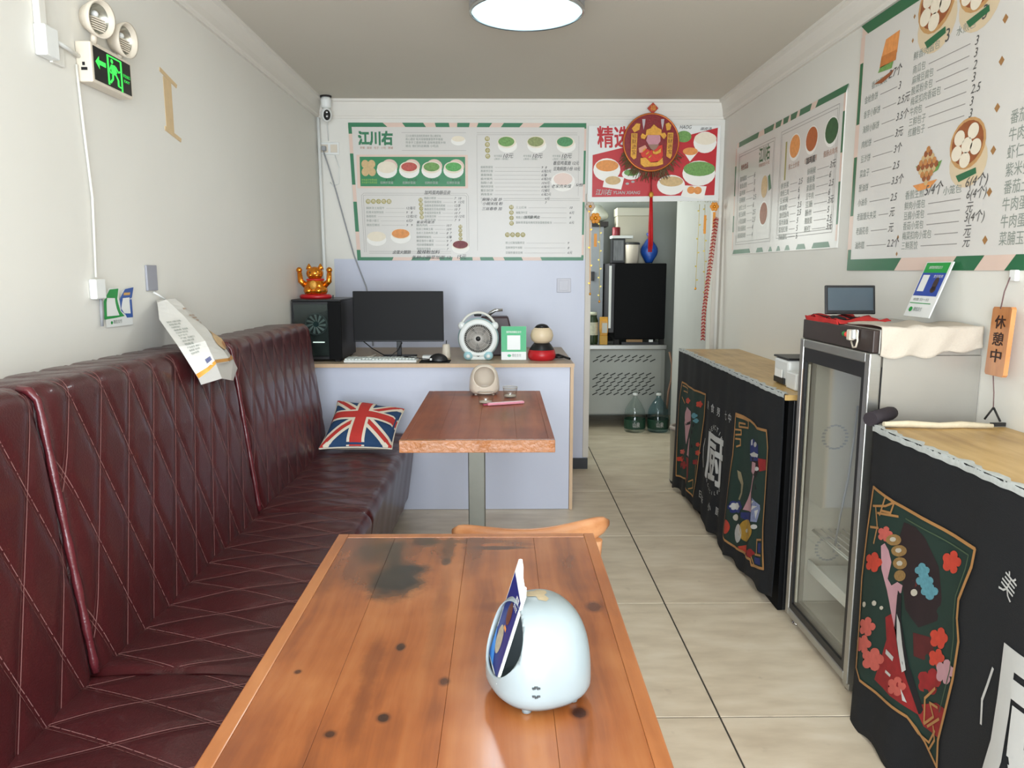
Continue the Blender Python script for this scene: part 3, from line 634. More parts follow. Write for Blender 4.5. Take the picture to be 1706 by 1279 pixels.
CLOTH_NEAR={'panel':[[(2.067,0.747),(1.99,0.743),(1.946,0.74),(1.597,0.742),(1.603,0.698),(1.641,0.602),(1.639,0.556),(1.623,0.507),(1.631,0.408),(1.65,0.313),(1.668,0.227),(1.661,0.159),(1.807,0.2),(2.047,0.164),(2.079,0.186),(2.087,0.338),(2.098,0.459),(2.085,0.615)]],'line':[[(1.888,0.714),(1.619,0.719),(1.626,0.682),(1.655,0.604),(1.655,0.549),(1.645,0.506),(1.647,0.423),(1.676,0.296)]],'fret':[[(2.059,0.694),(1.986,0.717),(1.946,0.74)],[(1.99,0.743),(2.013,0.682)],[(1.946,0.74),(1.959,0.706),(2.008,0.697)],[(2.066,0.629),(2.014,0.644)],[(2.042,0.699),(2.02,0.645),(2.033,0.592)],[(2.026,0.684),(1.923,0.708)],[(1.708,0.339),(1.748,0.289),(1.743,0.222),(1.702,0.267),(1.726,0.29),(1.687,0.301)],[(1.807,0.2),(1.764,0.182),(1.712,0.191),(1.688,0.238)],[(1.727,0.225),(1.674,0.279)],[(1.709,0.173),(1.685,0.215),(1.699,0.244)]],'hair':[[(1.898,0.701),(1.842,0.707),(1.797,0.693),(1.738,0.642),(1.717,0.567),(1.728,0.507),(1.794,0.456),(1.853,0.478),(1.881,0.545),(1.923,0.626)]],'darkred':[[(1.88,0.694),(1.794,0.675),(1.767,0.631),(1.817,0.61),(1.827,0.491),(1.857,0.542)],[(1.813,0.433),(1.751,0.452),(1.725,0.422),(1.761,0.383),(1.804,0.373)]],'face':[[(1.994,0.599),(1.977,0.613),(1.956,0.6),(1.939,0.573),(1.95,0.521),(1.93,0.51),(1.903,0.532),(1.876,0.534),(1.879,0.512),(1.898,0.498),(1.896,0.405),(1.919,0.434),(1.949,0.488),(1.982,0.535)]],'black':[[(1.896,0.512),(1.875,0.505),(1.868,0.445),(1.816,0.34),(1.753,0.254),(1.765,0.227),(1.821,0.298),(1.872,0.403),(1.896,0.405)]],'white':[[(1.89,0.448),(1.87,0.431),(1.825,0.322),(1.84,0.307),(1.877,0.381)],[(1.928,0.326),(1.884,0.326),(1.888,0.312),(1.929,0.312)],[(1.92,0.269),(1.889,0.272),(1.893,0.263),(1.922,0.26)],[(1.839,0.261),(1.812,0.237),(1.829,0.233)]],'robe':[[(1.947,0.41),(1.919,0.434),(1.896,0.405),(1.862,0.341),(1.824,0.316),(1.771,0.229),(1.886,0.212),(1.976,0.208),(1.949,0.294),(1.932,0.352)]],'gold':[[(1.902,0.65),(1.903,0.645),(1.907,0.639),(1.914,0.633),(1.924,0.627),(1.934,0.623),(1.945,0.619),(1.955,0.618),(1.964,0.618),(1.97,0.62),(1.972,0.625),(1.971,0.63),(1.966,0.636),(1.959,0.642),(1.949,0.648),(1.939,0.653),(1.928,0.656),(1.918,0.657),(1.91,0.657),(1.905,0.654)],[(1.871,0.632),(1.872,0.626),(1.877,0.62),(1.884,0.614),(1.894,0.608),(1.905,0.602),(1.916,0.599),(1.927,0.597),(1.935,0.597),(1.941,0.599),(1.944,0.604),(1.943,0.609),(1.938,0.616),(1.93,0.622),(1.92,0.628),(1.909,0.633),(1.898,0.637),(1.888,0.638),(1.879,0.638),(1.874,0.636)],[(1.864,0.6),(1.865,0.595),(1.869,0.588),(1.876,0.582),(1.885,0.576),(1.895,0.571),(1.906,0.567),(1.916,0.566),(1.924,0.566),(1.929,0.569),(1.932,0.573),(1.931,0.579),(1.927,0.585),(1.92,0.592),(1.91,0.598),(1.9,0.603),(1.889,0.606),(1.88,0.608),(1.872,0.607),(1.867,0.604)],[(1.865,0.566),(1.866,0.561),(1.869,0.555),(1.875,0.549),(1.882,0.544),(1.891,0.539),(1.899,0.536),(1.908,0.535),(1.914,0.535),(1.919,0.538),(1.921,0.542),(1.92,0.547),(1.917,0.553),(1.911,0.559),(1.904,0.564),(1.895,0.569),(1.886,0.572),(1.878,0.573),(1.872,0.572),(1.867,0.57)]],'pearl':[[(1.925,0.643),(1.926,0.641),(1.927,0.639),(1.93,0.636),(1.934,0.634),(1.938,0.632),(1.942,0.631),(1.947,0.63),(1.95,0.63),(1.952,0.631),(1.953,0.633),(1.953,0.635),(1.951,0.638),(1.948,0.64),(1.944,0.643),(1.94,0.644),(1.936,0.646),(1.932,0.646),(1.928,0.646),(1.926,0.645)],[(1.895,0.624),(1.895,0.622),(1.897,0.619),(1.9,0.617),(1.904,0.614),(1.908,0.612),(1.913,0.611),(1.917,0.61),(1.921,0.61),(1.923,0.611),(1.924,0.613),(1.924,0.615),(1.922,0.617),(1.919,0.62),(1.915,0.622),(1.91,0.624),(1.906,0.626),(1.901,0.627),(1.898,0.626),(1.896,0.626)],[(1.884,0.592),(1.885,0.59),(1.886,0.587),(1.889,0.584),(1.893,0.582),(1.898,0.58),(1.902,0.578),(1.907,0.577),(1.91,0.578),(1.912,0.579),(1.913,0.58),(1.913,0.583),(1.911,0.586),(1.908,0.588),(1.904,0.591),(1.9,0.593),(1.895,0.595),(1.891,0.595),(1.888,0.595),(1.885,0.594)],[(1.806,0.545),(1.806,0.542),(1.808,0.539),(1.81,0.536),(1.814,0.533),(1.818,0.53),(1.822,0.529),(1.826,0.528),(1.83,0.529),(1.832,0.531),(1.833,0.533),(1.833,0.536),(1.831,0.54),(1.828,0.543),(1.825,0.546),(1.821,0.548),(1.816,0.55),(1.813,0.55),(1.809,0.549),(1.807,0.548)],[(2.05,0.4),(2.05,0.397),(2.052,0.394),(2.054,0.391),(2.057,0.388),(2.061,0.386),(2.065,0.385),(2.068,0.384),(2.071,0.385),(2.073,0.386),(2.074,0.389),(2.074,0.392),(2.073,0.395),(2.07,0.398),(2.067,0.4),(2.063,0.402),(2.059,0.404),(2.056,0.404),(2.053,0.404),(2.051,0.402)],[(1.992,0.431),(1.992,0.428),(1.993,0.425),(1.995,0.423),(1.998,0.42),(2.002,0.418),(2.005,0.417),(2.009,0.416),(2.011,0.417),(2.013,0.418),(2.014,0.42),(2.014,0.423),(2.013,0.425),(2.01,0.428),(2.007,0.431),(2.004,0.433),(2.0,0.434),(1.997,0.434),(1.994,0.434),(1.992,0.433)],[(1.958,0.433),(1.958,0.431),(1.959,0.429),(1.961,0.427),(1.963,0.425),(1.965,0.423),(1.968,0.422),(1.971,0.422),(1.973,0.422),(1.974,0.423),(1.975,0.424),(1.975,0.426),(1.974,0.428),(1.972,0.43),(1.97,0.432),(1.967,0.434),(1.964,0.435),(1.962,0.435),(1.96,0.435),(1.958,0.434)]],'turq':[[(1.769,0.621),(1.769,0.618),(1.77,0.615),(1.771,0.613),(1.774,0.61),(1.777,0.608),(1.781,0.606),(1.782,0.604),(1.782,0.601),(1.784,0.598),(1.786,0.596),(1.789,0.593),(1.792,0.591),(1.796,0.59),(1.8,0.589),(1.803,0.588),(1.806,0.589),(1.808,0.59),(1.809,0.592),(1.81,0.594),(1.815,0.592),(1.818,0.592),(1.821,0.592),(1.824,0.593),(1.825,0.595),(1.826,0.597),(1.826,0.599),(1.825,0.602),(1.823,0.605),(1.821,0.607),(1.817,0.61),(1.813,0.612),(1.813,0.614),(1.812,0.617),(1.81,0.62),(1.808,0.622),(1.805,0.625),(1.801,0.627),(1.798,0.628),(1.794,0.629),(1.791,0.629),(1.788,0.629),(1.786,0.627),(1.785,0.625),(1.784,0.624),(1.78,0.625),(1.776,0.626),(1.773,0.625),(1.771,0.624),(1.769,0.623)],[(1.752,0.6),(1.752,0.597),(1.754,0.594),(1.755,0.591),(1.758,0.588),(1.762,0.585),(1.766,0.583),(1.767,0.581),(1.767,0.578),(1.769,0.575),(1.772,0.571),(1.775,0.569),(1.779,0.566),(1.783,0.565),(1.787,0.563),(1.791,0.563),(1.794,0.564),(1.797,0.565),(1.798,0.567),(1.799,0.569),(1.804,0.567),(1.808,0.566),(1.811,0.567),(1.814,0.568),(1.816,0.57),(1.817,0.572),(1.817,0.575),(1.816,0.578),(1.814,0.581),(1.811,0.584),(1.807,0.587),(1.802,0.589),(1.802,0.592),(1.801,0.595),(1.799,0.598),(1.796,0.601),(1.793,0.604),(1.789,0.606),(1.785,0.608),(1.781,0.609),(1.777,0.609),(1.774,0.609),(1.772,0.607),(1.77,0.605),(1.769,0.603),(1.765,0.605),(1.761,0.606),(1.758,0.605),(1.755,0.604),(1.753,0.602)],[(1.731,0.582),(1.732,0.579),(1.733,0.576),(1.734,0.573),(1.737,0.57),(1.741,0.567),(1.745,0.565),(1.746,0.563),(1.746,0.559),(1.748,0.556),(1.75,0.553),(1.754,0.55),(1.757,0.548),(1.761,0.546),(1.765,0.545),(1.769,0.545),(1.772,0.545),(1.775,0.546),(1.776,0.549),(1.777,0.551),(1.782,0.549),(1.786,0.548),(1.789,0.548),(1.792,0.549),(1.794,0.551),(1.794,0.554),(1.794,0.556),(1.793,0.559),(1.791,0.563),(1.788,0.566),(1.785,0.568),(1.78,0.571),(1.78,0.573),(1.779,0.576),(1.777,0.58),(1.775,0.583),(1.771,0.585),(1.767,0.588),(1.763,0.589),(1.76,0.59),(1.756,0.591),(1.753,0.59),(1.75,0.589),(1.749,0.587),(1.748,0.585),(1.743,0.587),(1.74,0.587),(1.736,0.587),(1.734,0.586),(1.732,0.584)]],'orange':[[(1.648,0.691),(1.648,0.687),(1.65,0.683),(1.653,0.679),(1.657,0.676),(1.666,0.673),(1.661,0.669),(1.662,0.665),(1.663,0.661),(1.667,0.657),(1.671,0.654),(1.676,0.651),(1.681,0.649),(1.686,0.649),(1.69,0.65),(1.693,0.655),(1.698,0.649),(1.704,0.646),(1.709,0.644),(1.714,0.644),(1.718,0.645),(1.721,0.647),(1.722,0.65),(1.722,0.654),(1.72,0.659),(1.713,0.665),(1.721,0.664),(1.724,0.667),(1.725,0.67),(1.725,0.674),(1.723,0.678),(1.72,0.682),(1.715,0.686),(1.71,0.688),(1.704,0.69),(1.697,0.688),(1.697,0.695),(1.693,0.699),(1.689,0.702),(1.684,0.705),(1.679,0.706),(1.674,0.706),(1.67,0.705),(1.667,0.703),(1.666,0.7),(1.669,0.693),(1.661,0.697),(1.655,0.697),(1.651,0.696),(1.649,0.694)],[(1.673,0.489),(1.673,0.486),(1.675,0.481),(1.678,0.477),(1.683,0.473),(1.691,0.47),(1.687,0.466),(1.687,0.462),(1.689,0.458),(1.692,0.454),(1.696,0.45),(1.701,0.447),(1.706,0.445),(1.711,0.444),(1.715,0.445),(1.717,0.449),(1.723,0.442),(1.728,0.439),(1.734,0.436),(1.738,0.436),(1.742,0.436),(1.745,0.438),(1.747,0.441),(1.746,0.445),(1.744,0.45),(1.737,0.456),(1.745,0.455),(1.748,0.457),(1.75,0.46),(1.749,0.464),(1.747,0.468),(1.744,0.473),(1.74,0.476),(1.734,0.48),(1.729,0.482),(1.722,0.481),(1.721,0.487),(1.718,0.492),(1.713,0.496),(1.709,0.499),(1.704,0.501),(1.699,0.501),(1.695,0.501),(1.692,0.499),(1.691,0.496),(1.694,0.489),(1.686,0.494),(1.681,0.495),(1.677,0.494),(1.674,0.492)],[(1.679,0.435),(1.68,0.431),(1.681,0.428),(1.684,0.424),(1.688,0.42),(1.695,0.417),(1.692,0.414),(1.692,0.41),(1.693,0.406),(1.696,0.402),(1.7,0.399),(1.704,0.396),(1.709,0.394),(1.713,0.393),(1.717,0.394),(1.719,0.398),(1.724,0.391),(1.729,0.388),(1.734,0.386),(1.738,0.385),(1.741,0.385),(1.744,0.387),(1.745,0.389),(1.745,0.393),(1.743,0.397),(1.737,0.403),(1.744,0.402),(1.746,0.404),(1.748,0.407),(1.747,0.41),(1.746,0.414),(1.743,0.418),(1.739,0.422),(1.734,0.425),(1.729,0.427),(1.723,0.426),(1.722,0.432),(1.719,0.436),(1.715,0.44),(1.711,0.442),(1.707,0.444),(1.703,0.445),(1.699,0.445),(1.697,0.443),(1.695,0.44),(1.698,0.434),(1.691,0.438),(1.686,0.439),(1.683,0.439),(1.68,0.437)],[(1.981,0.556),(1.982,0.552),(1.984,0.548),(1.988,0.544),(1.994,0.539),(2.004,0.536),(1.999,0.532),(2.0,0.528),(2.002,0.523),(2.006,0.519),(2.012,0.515),(2.018,0.512),(2.024,0.51),(2.03,0.509),(2.036,0.51),(2.039,0.515),(2.046,0.507),(2.053,0.504),(2.06,0.502),(2.066,0.501),(2.071,0.502),(2.075,0.504),(2.076,0.507),(2.076,0.511),(2.073,0.516),(2.064,0.523),(2.074,0.522),(2.078,0.524),(2.079,0.528),(2.079,0.532),(2.076,0.537),(2.072,0.541),(2.066,0.545),(2.06,0.549),(2.052,0.551),(2.044,0.55),(2.043,0.556),(2.038,0.561),(2.032,0.565),(2.026,0.568),(2.02,0.57),(2.014,0.571),(2.009,0.57),(2.005,0.568),(2.004,0.564),(2.008,0.557),(1.997,0.562),(1.991,0.562),(1.986,0.562),(1.983,0.559)]],'coral':[[(1.988,0.362),(1.989,0.358),(1.991,0.354),(1.995,0.349),(2.0,0.344),(2.011,0.34),(2.006,0.337),(2.006,0.332),(2.008,0.328),(2.012,0.323),(2.018,0.319),(2.024,0.315),(2.03,0.312),(2.036,0.311),(2.041,0.311),(2.044,0.316),(2.051,0.308),(2.058,0.304),(2.064,0.301),(2.07,0.3),(2.075,0.3),(2.079,0.302),(2.08,0.305),(2.08,0.309),(2.077,0.314),(2.068,0.322),(2.078,0.32),(2.082,0.322),(2.083,0.325),(2.083,0.33),(2.08,0.334),(2.076,0.339),(2.071,0.344),(2.064,0.347),(2.057,0.35),(2.049,0.35),(2.048,0.356),(2.043,0.362),(2.038,0.366),(2.032,0.37),(2.025,0.372),(2.02,0.373),(2.015,0.373),(2.012,0.371),(2.01,0.368),(2.014,0.36),(2.004,0.366),(1.997,0.367),(1.993,0.367),(1.99,0.365)],[(2.002,0.301),(2.002,0.298),(2.005,0.293),(2.008,0.289),(2.014,0.284),(2.024,0.279),(2.019,0.277),(2.019,0.272),(2.022,0.268),(2.025,0.263),(2.031,0.259),(2.036,0.255),(2.042,0.252),(2.048,0.251),(2.053,0.251),(2.056,0.256),(2.063,0.248),(2.069,0.244),(2.076,0.241),(2.081,0.24),(2.086,0.24),(2.09,0.241),(2.091,0.244),(2.091,0.248),(2.088,0.253),(2.079,0.261),(2.089,0.259),(2.092,0.261),(2.094,0.264),(2.093,0.268),(2.091,0.272),(2.087,0.277),(2.082,0.281),(2.075,0.285),(2.069,0.288),(2.061,0.288),(2.06,0.295),(2.055,0.3),(2.05,0.304),(2.044,0.308),(2.038,0.31),(2.033,0.311),(2.028,0.311),(2.025,0.309),(2.023,0.306),(2.027,0.299),(2.017,0.305),(2.011,0.306),(2.006,0.306),(2.003,0.304)],[(1.935,0.292),(1.935,0.287),(1.938,0.282),(1.942,0.276),(1.949,0.27),(1.961,0.264),(1.955,0.261),(1.955,0.256),(1.958,0.25),(1.963,0.244),(1.969,0.239),(1.975,0.234),(1.983,0.231),(1.99,0.229),(1.996,0.229),(1.999,0.235),(2.007,0.225),(2.015,0.22),(2.023,0.216),(2.03,0.215),(2.035,0.215),(2.039,0.217),(2.041,0.22),(2.041,0.225),(2.037,0.232),(2.027,0.241),(2.038,0.238),(2.043,0.24),(2.045,0.244),(2.044,0.249),(2.041,0.255),(2.036,0.261),(2.03,0.266),(2.023,0.271),(2.014,0.275),(2.005,0.275),(2.003,0.283),(1.998,0.289),(1.992,0.295),(1.985,0.299),(1.978,0.302),(1.971,0.304),(1.966,0.303),(1.962,0.301),(1.96,0.297),(1.964,0.288),(1.953,0.296),(1.946,0.297),(1.94,0.297),(1.937,0.295)],[(1.944,0.652),(1.944,0.649),(1.946,0.646),(1.949,0.642),(1.953,0.639),(1.961,0.637),(1.957,0.634),(1.957,0.631),(1.959,0.628),(1.962,0.625),(1.966,0.622),(1.971,0.62),(1.975,0.619),(1.98,0.618),(1.984,0.619),(1.986,0.623),(1.991,0.618),(1.996,0.615),(2.001,0.614),(2.005,0.614),(2.009,0.615),(2.011,0.616),(2.013,0.619),(2.012,0.622),(2.01,0.625),(2.004,0.63),(2.011,0.63),(2.014,0.631),(2.015,0.634),(2.015,0.637),(2.013,0.64),(2.01,0.643),(2.006,0.646),(2.001,0.648),(1.996,0.65),(1.989,0.649),(1.989,0.654),(1.985,0.657),(1.981,0.66),(1.977,0.662),(1.972,0.663),(1.968,0.663),(1.964,0.662),(1.962,0.661),(1.961,0.658),(1.963,0.653),(1.956,0.656),(1.951,0.656),(1.948,0.656),(1.945,0.654)],[(1.82,0.278),(1.821,0.275),(1.823,0.271),(1.826,0.266),(1.831,0.261),(1.839,0.257),(1.835,0.254),(1.835,0.25),(1.837,0.246),(1.841,0.241),(1.845,0.237),(1.85,0.233),(1.855,0.231),(1.861,0.229),(1.865,0.229),(1.867,0.234),(1.873,0.226),(1.879,0.222),(1.885,0.219),(1.89,0.218),(1.894,0.218),(1.897,0.219),(1.898,0.222),(1.898,0.226),(1.896,0.231),(1.888,0.238),(1.896,0.237),(1.9,0.238),(1.901,0.241),(1.901,0.245),(1.899,0.249),(1.895,0.254),(1.89,0.258),(1.885,0.262),(1.879,0.265),(1.872,0.265),(1.871,0.271),(1.867,0.276),(1.863,0.281),(1.858,0.284),(1.852,0.287),(1.847,0.288),(1.843,0.288),(1.84,0.286),(1.839,0.283),(1.842,0.276),(1.834,0.281),(1.828,0.283),(1.824,0.283),(1.822,0.281)]],'pink':[[(1.628,0.429),(1.628,0.424),(1.63,0.42),(1.634,0.415),(1.639,0.41),(1.648,0.406),(1.643,0.402),(1.643,0.398),(1.645,0.393),(1.649,0.388),(1.653,0.383),(1.658,0.379),(1.664,0.377),(1.669,0.375),(1.674,0.376),(1.677,0.381),(1.683,0.373),(1.689,0.369),(1.695,0.366),(1.7,0.365),(1.705,0.365),(1.708,0.367),(1.709,0.371),(1.709,0.375),(1.707,0.381),(1.699,0.388),(1.708,0.387),(1.711,0.389),(1.713,0.392),(1.712,0.397),(1.71,0.402),(1.706,0.407),(1.702,0.412),(1.696,0.415),(1.69,0.418),(1.682,0.418),(1.681,0.425),(1.678,0.43),(1.673,0.435),(1.667,0.438),(1.662,0.441),(1.657,0.442),(1.652,0.441),(1.649,0.439),(1.648,0.435),(1.651,0.428),(1.642,0.433),(1.636,0.435),(1.632,0.434),(1.629,0.432)]],'red':[[(1.685,0.37),(1.686,0.366),(1.688,0.361),(1.692,0.355),(1.697,0.349),(1.708,0.344),(1.702,0.341),(1.703,0.336),(1.705,0.33),(1.709,0.324),(1.714,0.319),(1.72,0.315),(1.726,0.312),(1.733,0.31),(1.738,0.311),(1.741,0.316),(1.748,0.307),(1.755,0.302),(1.762,0.299),(1.768,0.297),(1.773,0.297),(1.776,0.299),(1.778,0.303),(1.778,0.308),(1.775,0.314),(1.766,0.323),(1.776,0.321),(1.78,0.323),(1.782,0.327),(1.781,0.332),(1.779,0.338),(1.775,0.344),(1.769,0.349),(1.762,0.353),(1.755,0.357),(1.747,0.356),(1.746,0.364),(1.741,0.37),(1.736,0.376),(1.73,0.38),(1.723,0.383),(1.718,0.384),(1.713,0.383),(1.709,0.381),(1.708,0.377),(1.711,0.368),(1.701,0.375),(1.695,0.377),(1.69,0.376),(1.687,0.374)],[(1.79,0.244),(1.698,0.307),(1.651,0.318),(1.672,0.23),(1.747,0.212)]]}
CLOTH_FAR_R={'panel':[[(3.385,0.708),(3.328,0.71),(3.2,0.712),(3.096,0.701),(2.994,0.712),(2.969,0.646),(2.952,0.318),(2.92,0.149),(3.044,0.115),(3.056,0.135),(3.336,0.094),(3.471,0.095),(3.455,0.207),(3.387,0.515)]],'fret':[[(3.374,0.698),(3.226,0.706),(3.221,0.675),(3.339,0.656),(3.341,0.674),(3.268,0.683)],[(3.375,0.636),(3.318,0.645),(3.315,0.625),(3.371,0.612)],[(3.369,0.594),(3.321,0.602),(3.318,0.575),(3.354,0.56)],[(3.013,0.239),(2.959,0.259)],[(3.019,0.172),(2.95,0.194)],[(3.013,0.239),(3.004,0.179)],[(3.049,0.149),(3.021,0.125)]],'blue':[[(3.196,0.622),(3.164,0.641),(3.07,0.634),(3.053,0.57),(3.183,0.536)],[(3.256,0.279),(3.101,0.33),(3.102,0.277),(3.252,0.256)],[(3.003,0.231),(2.965,0.242),(2.956,0.203),(2.997,0.19)],[(3.026,0.158),(2.956,0.18),(2.948,0.152),(3.022,0.131)],[(3.24,0.309),(3.241,0.305),(3.247,0.3),(3.256,0.294),(3.271,0.289),(3.266,0.286),(3.265,0.281),(3.268,0.277),(3.275,0.271),(3.284,0.267),(3.294,0.263),(3.305,0.26),(3.316,0.26),(3.324,0.258),(3.334,0.251),(3.345,0.246),(3.356,0.243),(3.366,0.241),(3.374,0.242),(3.378,0.244),(3.378,0.249),(3.374,0.255),(3.391,0.25),(3.401,0.249),(3.408,0.251),(3.411,0.254),(3.409,0.258),(3.403,0.264),(3.393,0.269),(3.377,0.275),(3.382,0.278),(3.384,0.283),(3.38,0.288),(3.373,0.293),(3.364,0.298),(3.353,0.302),(3.341,0.304),(3.331,0.304),(3.323,0.306),(3.313,0.313),(3.302,0.317),(3.291,0.32),(3.282,0.322),(3.274,0.321),(3.27,0.319),(3.27,0.314),(3.274,0.308),(3.259,0.313),(3.249,0.313),(3.242,0.312)]],'white':[[(3.188,0.567),(3.131,0.59),(3.057,0.597),(3.063,0.582),(3.169,0.56)],[(3.086,0.633),(3.087,0.629),(3.091,0.625),(3.097,0.621),(3.105,0.617),(3.114,0.615),(3.123,0.613),(3.131,0.613),(3.138,0.614),(3.143,0.616),(3.145,0.619),(3.144,0.623),(3.14,0.627),(3.134,0.631),(3.126,0.634),(3.117,0.637),(3.108,0.638),(3.1,0.639),(3.093,0.638),(3.088,0.636)],[(3.284,0.298),(3.285,0.295),(3.288,0.292),(3.293,0.289),(3.302,0.286),(3.299,0.284),(3.299,0.282),(3.3,0.279),(3.304,0.276),(3.31,0.273),(3.316,0.271),(3.323,0.269),(3.329,0.269),(3.334,0.268),(3.339,0.264),(3.346,0.261),(3.352,0.259),(3.358,0.258),(3.363,0.259),(3.365,0.26),(3.365,0.263),(3.363,0.266),(3.372,0.264),(3.379,0.263),(3.382,0.264),(3.384,0.266),(3.383,0.268),(3.38,0.271),(3.374,0.275),(3.365,0.278),(3.367,0.28),(3.368,0.282),(3.366,0.285),(3.362,0.288),(3.357,0.291),(3.35,0.293),(3.344,0.295),(3.337,0.295),(3.333,0.296),(3.327,0.3),(3.321,0.303),(3.314,0.305),(3.309,0.305),(3.304,0.305),(3.302,0.304),(3.302,0.301),(3.304,0.298),(3.295,0.3),(3.289,0.3),(3.285,0.3)],[(3.226,0.191),(3.226,0.177),(3.231,0.163),(3.24,0.149),(3.252,0.139),(3.266,0.131),(3.281,0.128),(3.296,0.129),(3.308,0.134),(3.316,0.144),(3.321,0.156),(3.32,0.171),(3.315,0.185),(3.306,0.199),(3.293,0.209),(3.279,0.217),(3.264,0.22),(3.25,0.218),(3.238,0.212),(3.23,0.203)],[(3.021,0.294),(3.021,0.29),(3.025,0.286),(3.031,0.282),(3.039,0.277),(3.047,0.274),(3.056,0.271),(3.065,0.27),(3.071,0.27),(3.076,0.271),(3.078,0.274),(3.077,0.277),(3.073,0.282),(3.067,0.286),(3.059,0.29),(3.05,0.294),(3.041,0.296),(3.033,0.298),(3.027,0.298),(3.022,0.296)],[(3.042,0.539),(3.042,0.536),(3.045,0.532),(3.05,0.529),(3.056,0.526),(3.062,0.524),(3.069,0.523),(3.076,0.522),(3.081,0.523),(3.084,0.524),(3.086,0.527),(3.085,0.53),(3.082,0.533),(3.078,0.536),(3.072,0.539),(3.065,0.542),(3.058,0.543),(3.052,0.543),(3.047,0.543),(3.043,0.541)],[(3.097,0.384),(3.068,0.391),(3.095,0.368)],[(3.081,0.366),(3.033,0.379),(3.091,0.342)],[(3.054,0.352),(3.023,0.368),(3.041,0.321)],[(3.18,0.631),(3.163,0.638),(3.163,0.612),(3.181,0.607)]],'hair':[[(3.177,0.553),(3.062,0.576),(3.041,0.545),(3.067,0.498),(3.101,0.505),(3.074,0.547),(3.141,0.541),(3.164,0.524)]],'face':[[(3.158,0.54),(3.083,0.553),(3.079,0.523),(3.113,0.493),(3.16,0.495)]],'pinkrobe':[[(3.12,0.492),(3.091,0.494),(3.109,0.463),(3.138,0.407),(3.09,0.334),(3.23,0.3),(3.185,0.363),(3.149,0.421)]],'robe2':[[(3.099,0.396),(3.015,0.39),(3.008,0.373),(3.031,0.31),(3.091,0.293)]],'beige':[[(3.338,0.453),(3.3,0.454),(3.247,0.417),(3.255,0.366),(3.291,0.324),(3.31,0.324),(3.281,0.364),(3.283,0.4),(3.324,0.419)]],'gold':[[(3.064,0.261),(3.066,0.245),(3.078,0.227),(3.097,0.208),(3.123,0.192),(3.153,0.178),(3.184,0.169),(3.213,0.165),(3.237,0.168),(3.254,0.177),(3.262,0.19),(3.259,0.208),(3.246,0.227),(3.225,0.246),(3.197,0.263),(3.167,0.276),(3.136,0.283),(3.108,0.286),(3.086,0.283),(3.071,0.274)]],'orange':[[(3.367,0.172),(3.368,0.161),(3.374,0.149),(3.383,0.137),(3.396,0.128),(3.411,0.121),(3.427,0.117),(3.442,0.116),(3.454,0.12),(3.462,0.127),(3.467,0.137),(3.466,0.149),(3.46,0.161),(3.45,0.172),(3.436,0.182),(3.421,0.189),(3.406,0.192),(3.391,0.192),(3.379,0.188),(3.371,0.181)],[(3.26,0.116),(3.156,0.162),(3.125,0.137),(3.202,0.107)]],'pearl':[[(3.144,0.232),(3.145,0.229),(3.148,0.225),(3.152,0.222),(3.157,0.218),(3.163,0.216),(3.17,0.214),(3.176,0.213),(3.181,0.213),(3.184,0.215),(3.185,0.218),(3.185,0.221),(3.182,0.224),(3.178,0.228),(3.172,0.231),(3.166,0.234),(3.16,0.236),(3.154,0.237),(3.149,0.236),(3.146,0.235)],[(3.287,0.244),(3.287,0.239),(3.291,0.233),(3.297,0.228),(3.305,0.223),(3.314,0.219),(3.324,0.217),(3.332,0.216),(3.339,0.217),(3.344,0.22),(3.347,0.224),(3.346,0.229),(3.342,0.235),(3.336,0.24),(3.328,0.245),(3.319,0.249),(3.309,0.251),(3.301,0.252),(3.294,0.251),(3.289,0.248)]],'red':[[(3.062,0.579),(2.985,0.593),(2.978,0.55),(3.039,0.528)],[(3.027,0.175),(3.028,0.172),(3.03,0.169),(3.034,0.166),(3.04,0.162),(3.05,0.159),(3.046,0.157),(3.046,0.154),(3.049,0.151),(3.053,0.147),(3.058,0.144),(3.064,0.141),(3.07,0.139),(3.076,0.138),(3.081,0.138),(3.084,0.141),(3.091,0.136),(3.098,0.133),(3.104,0.13),(3.11,0.129),(3.115,0.129),(3.118,0.13),(3.119,0.132),(3.119,0.135),(3.116,0.139),(3.107,0.144),(3.116,0.143),(3.12,0.144),(3.121,0.146),(3.12,0.148),(3.118,0.152),(3.114,0.155),(3.108,0.158),(3.102,0.161),(3.095,0.163),(3.087,0.164),(3.086,0.168),(3.081,0.172),(3.076,0.175),(3.069,0.178),(3.063,0.18),(3.058,0.181),(3.053,0.181),(3.05,0.18),(3.049,0.178),(3.052,0.173),(3.042,0.177),(3.036,0.178),(3.032,0.178),(3.029,0.177)]]}
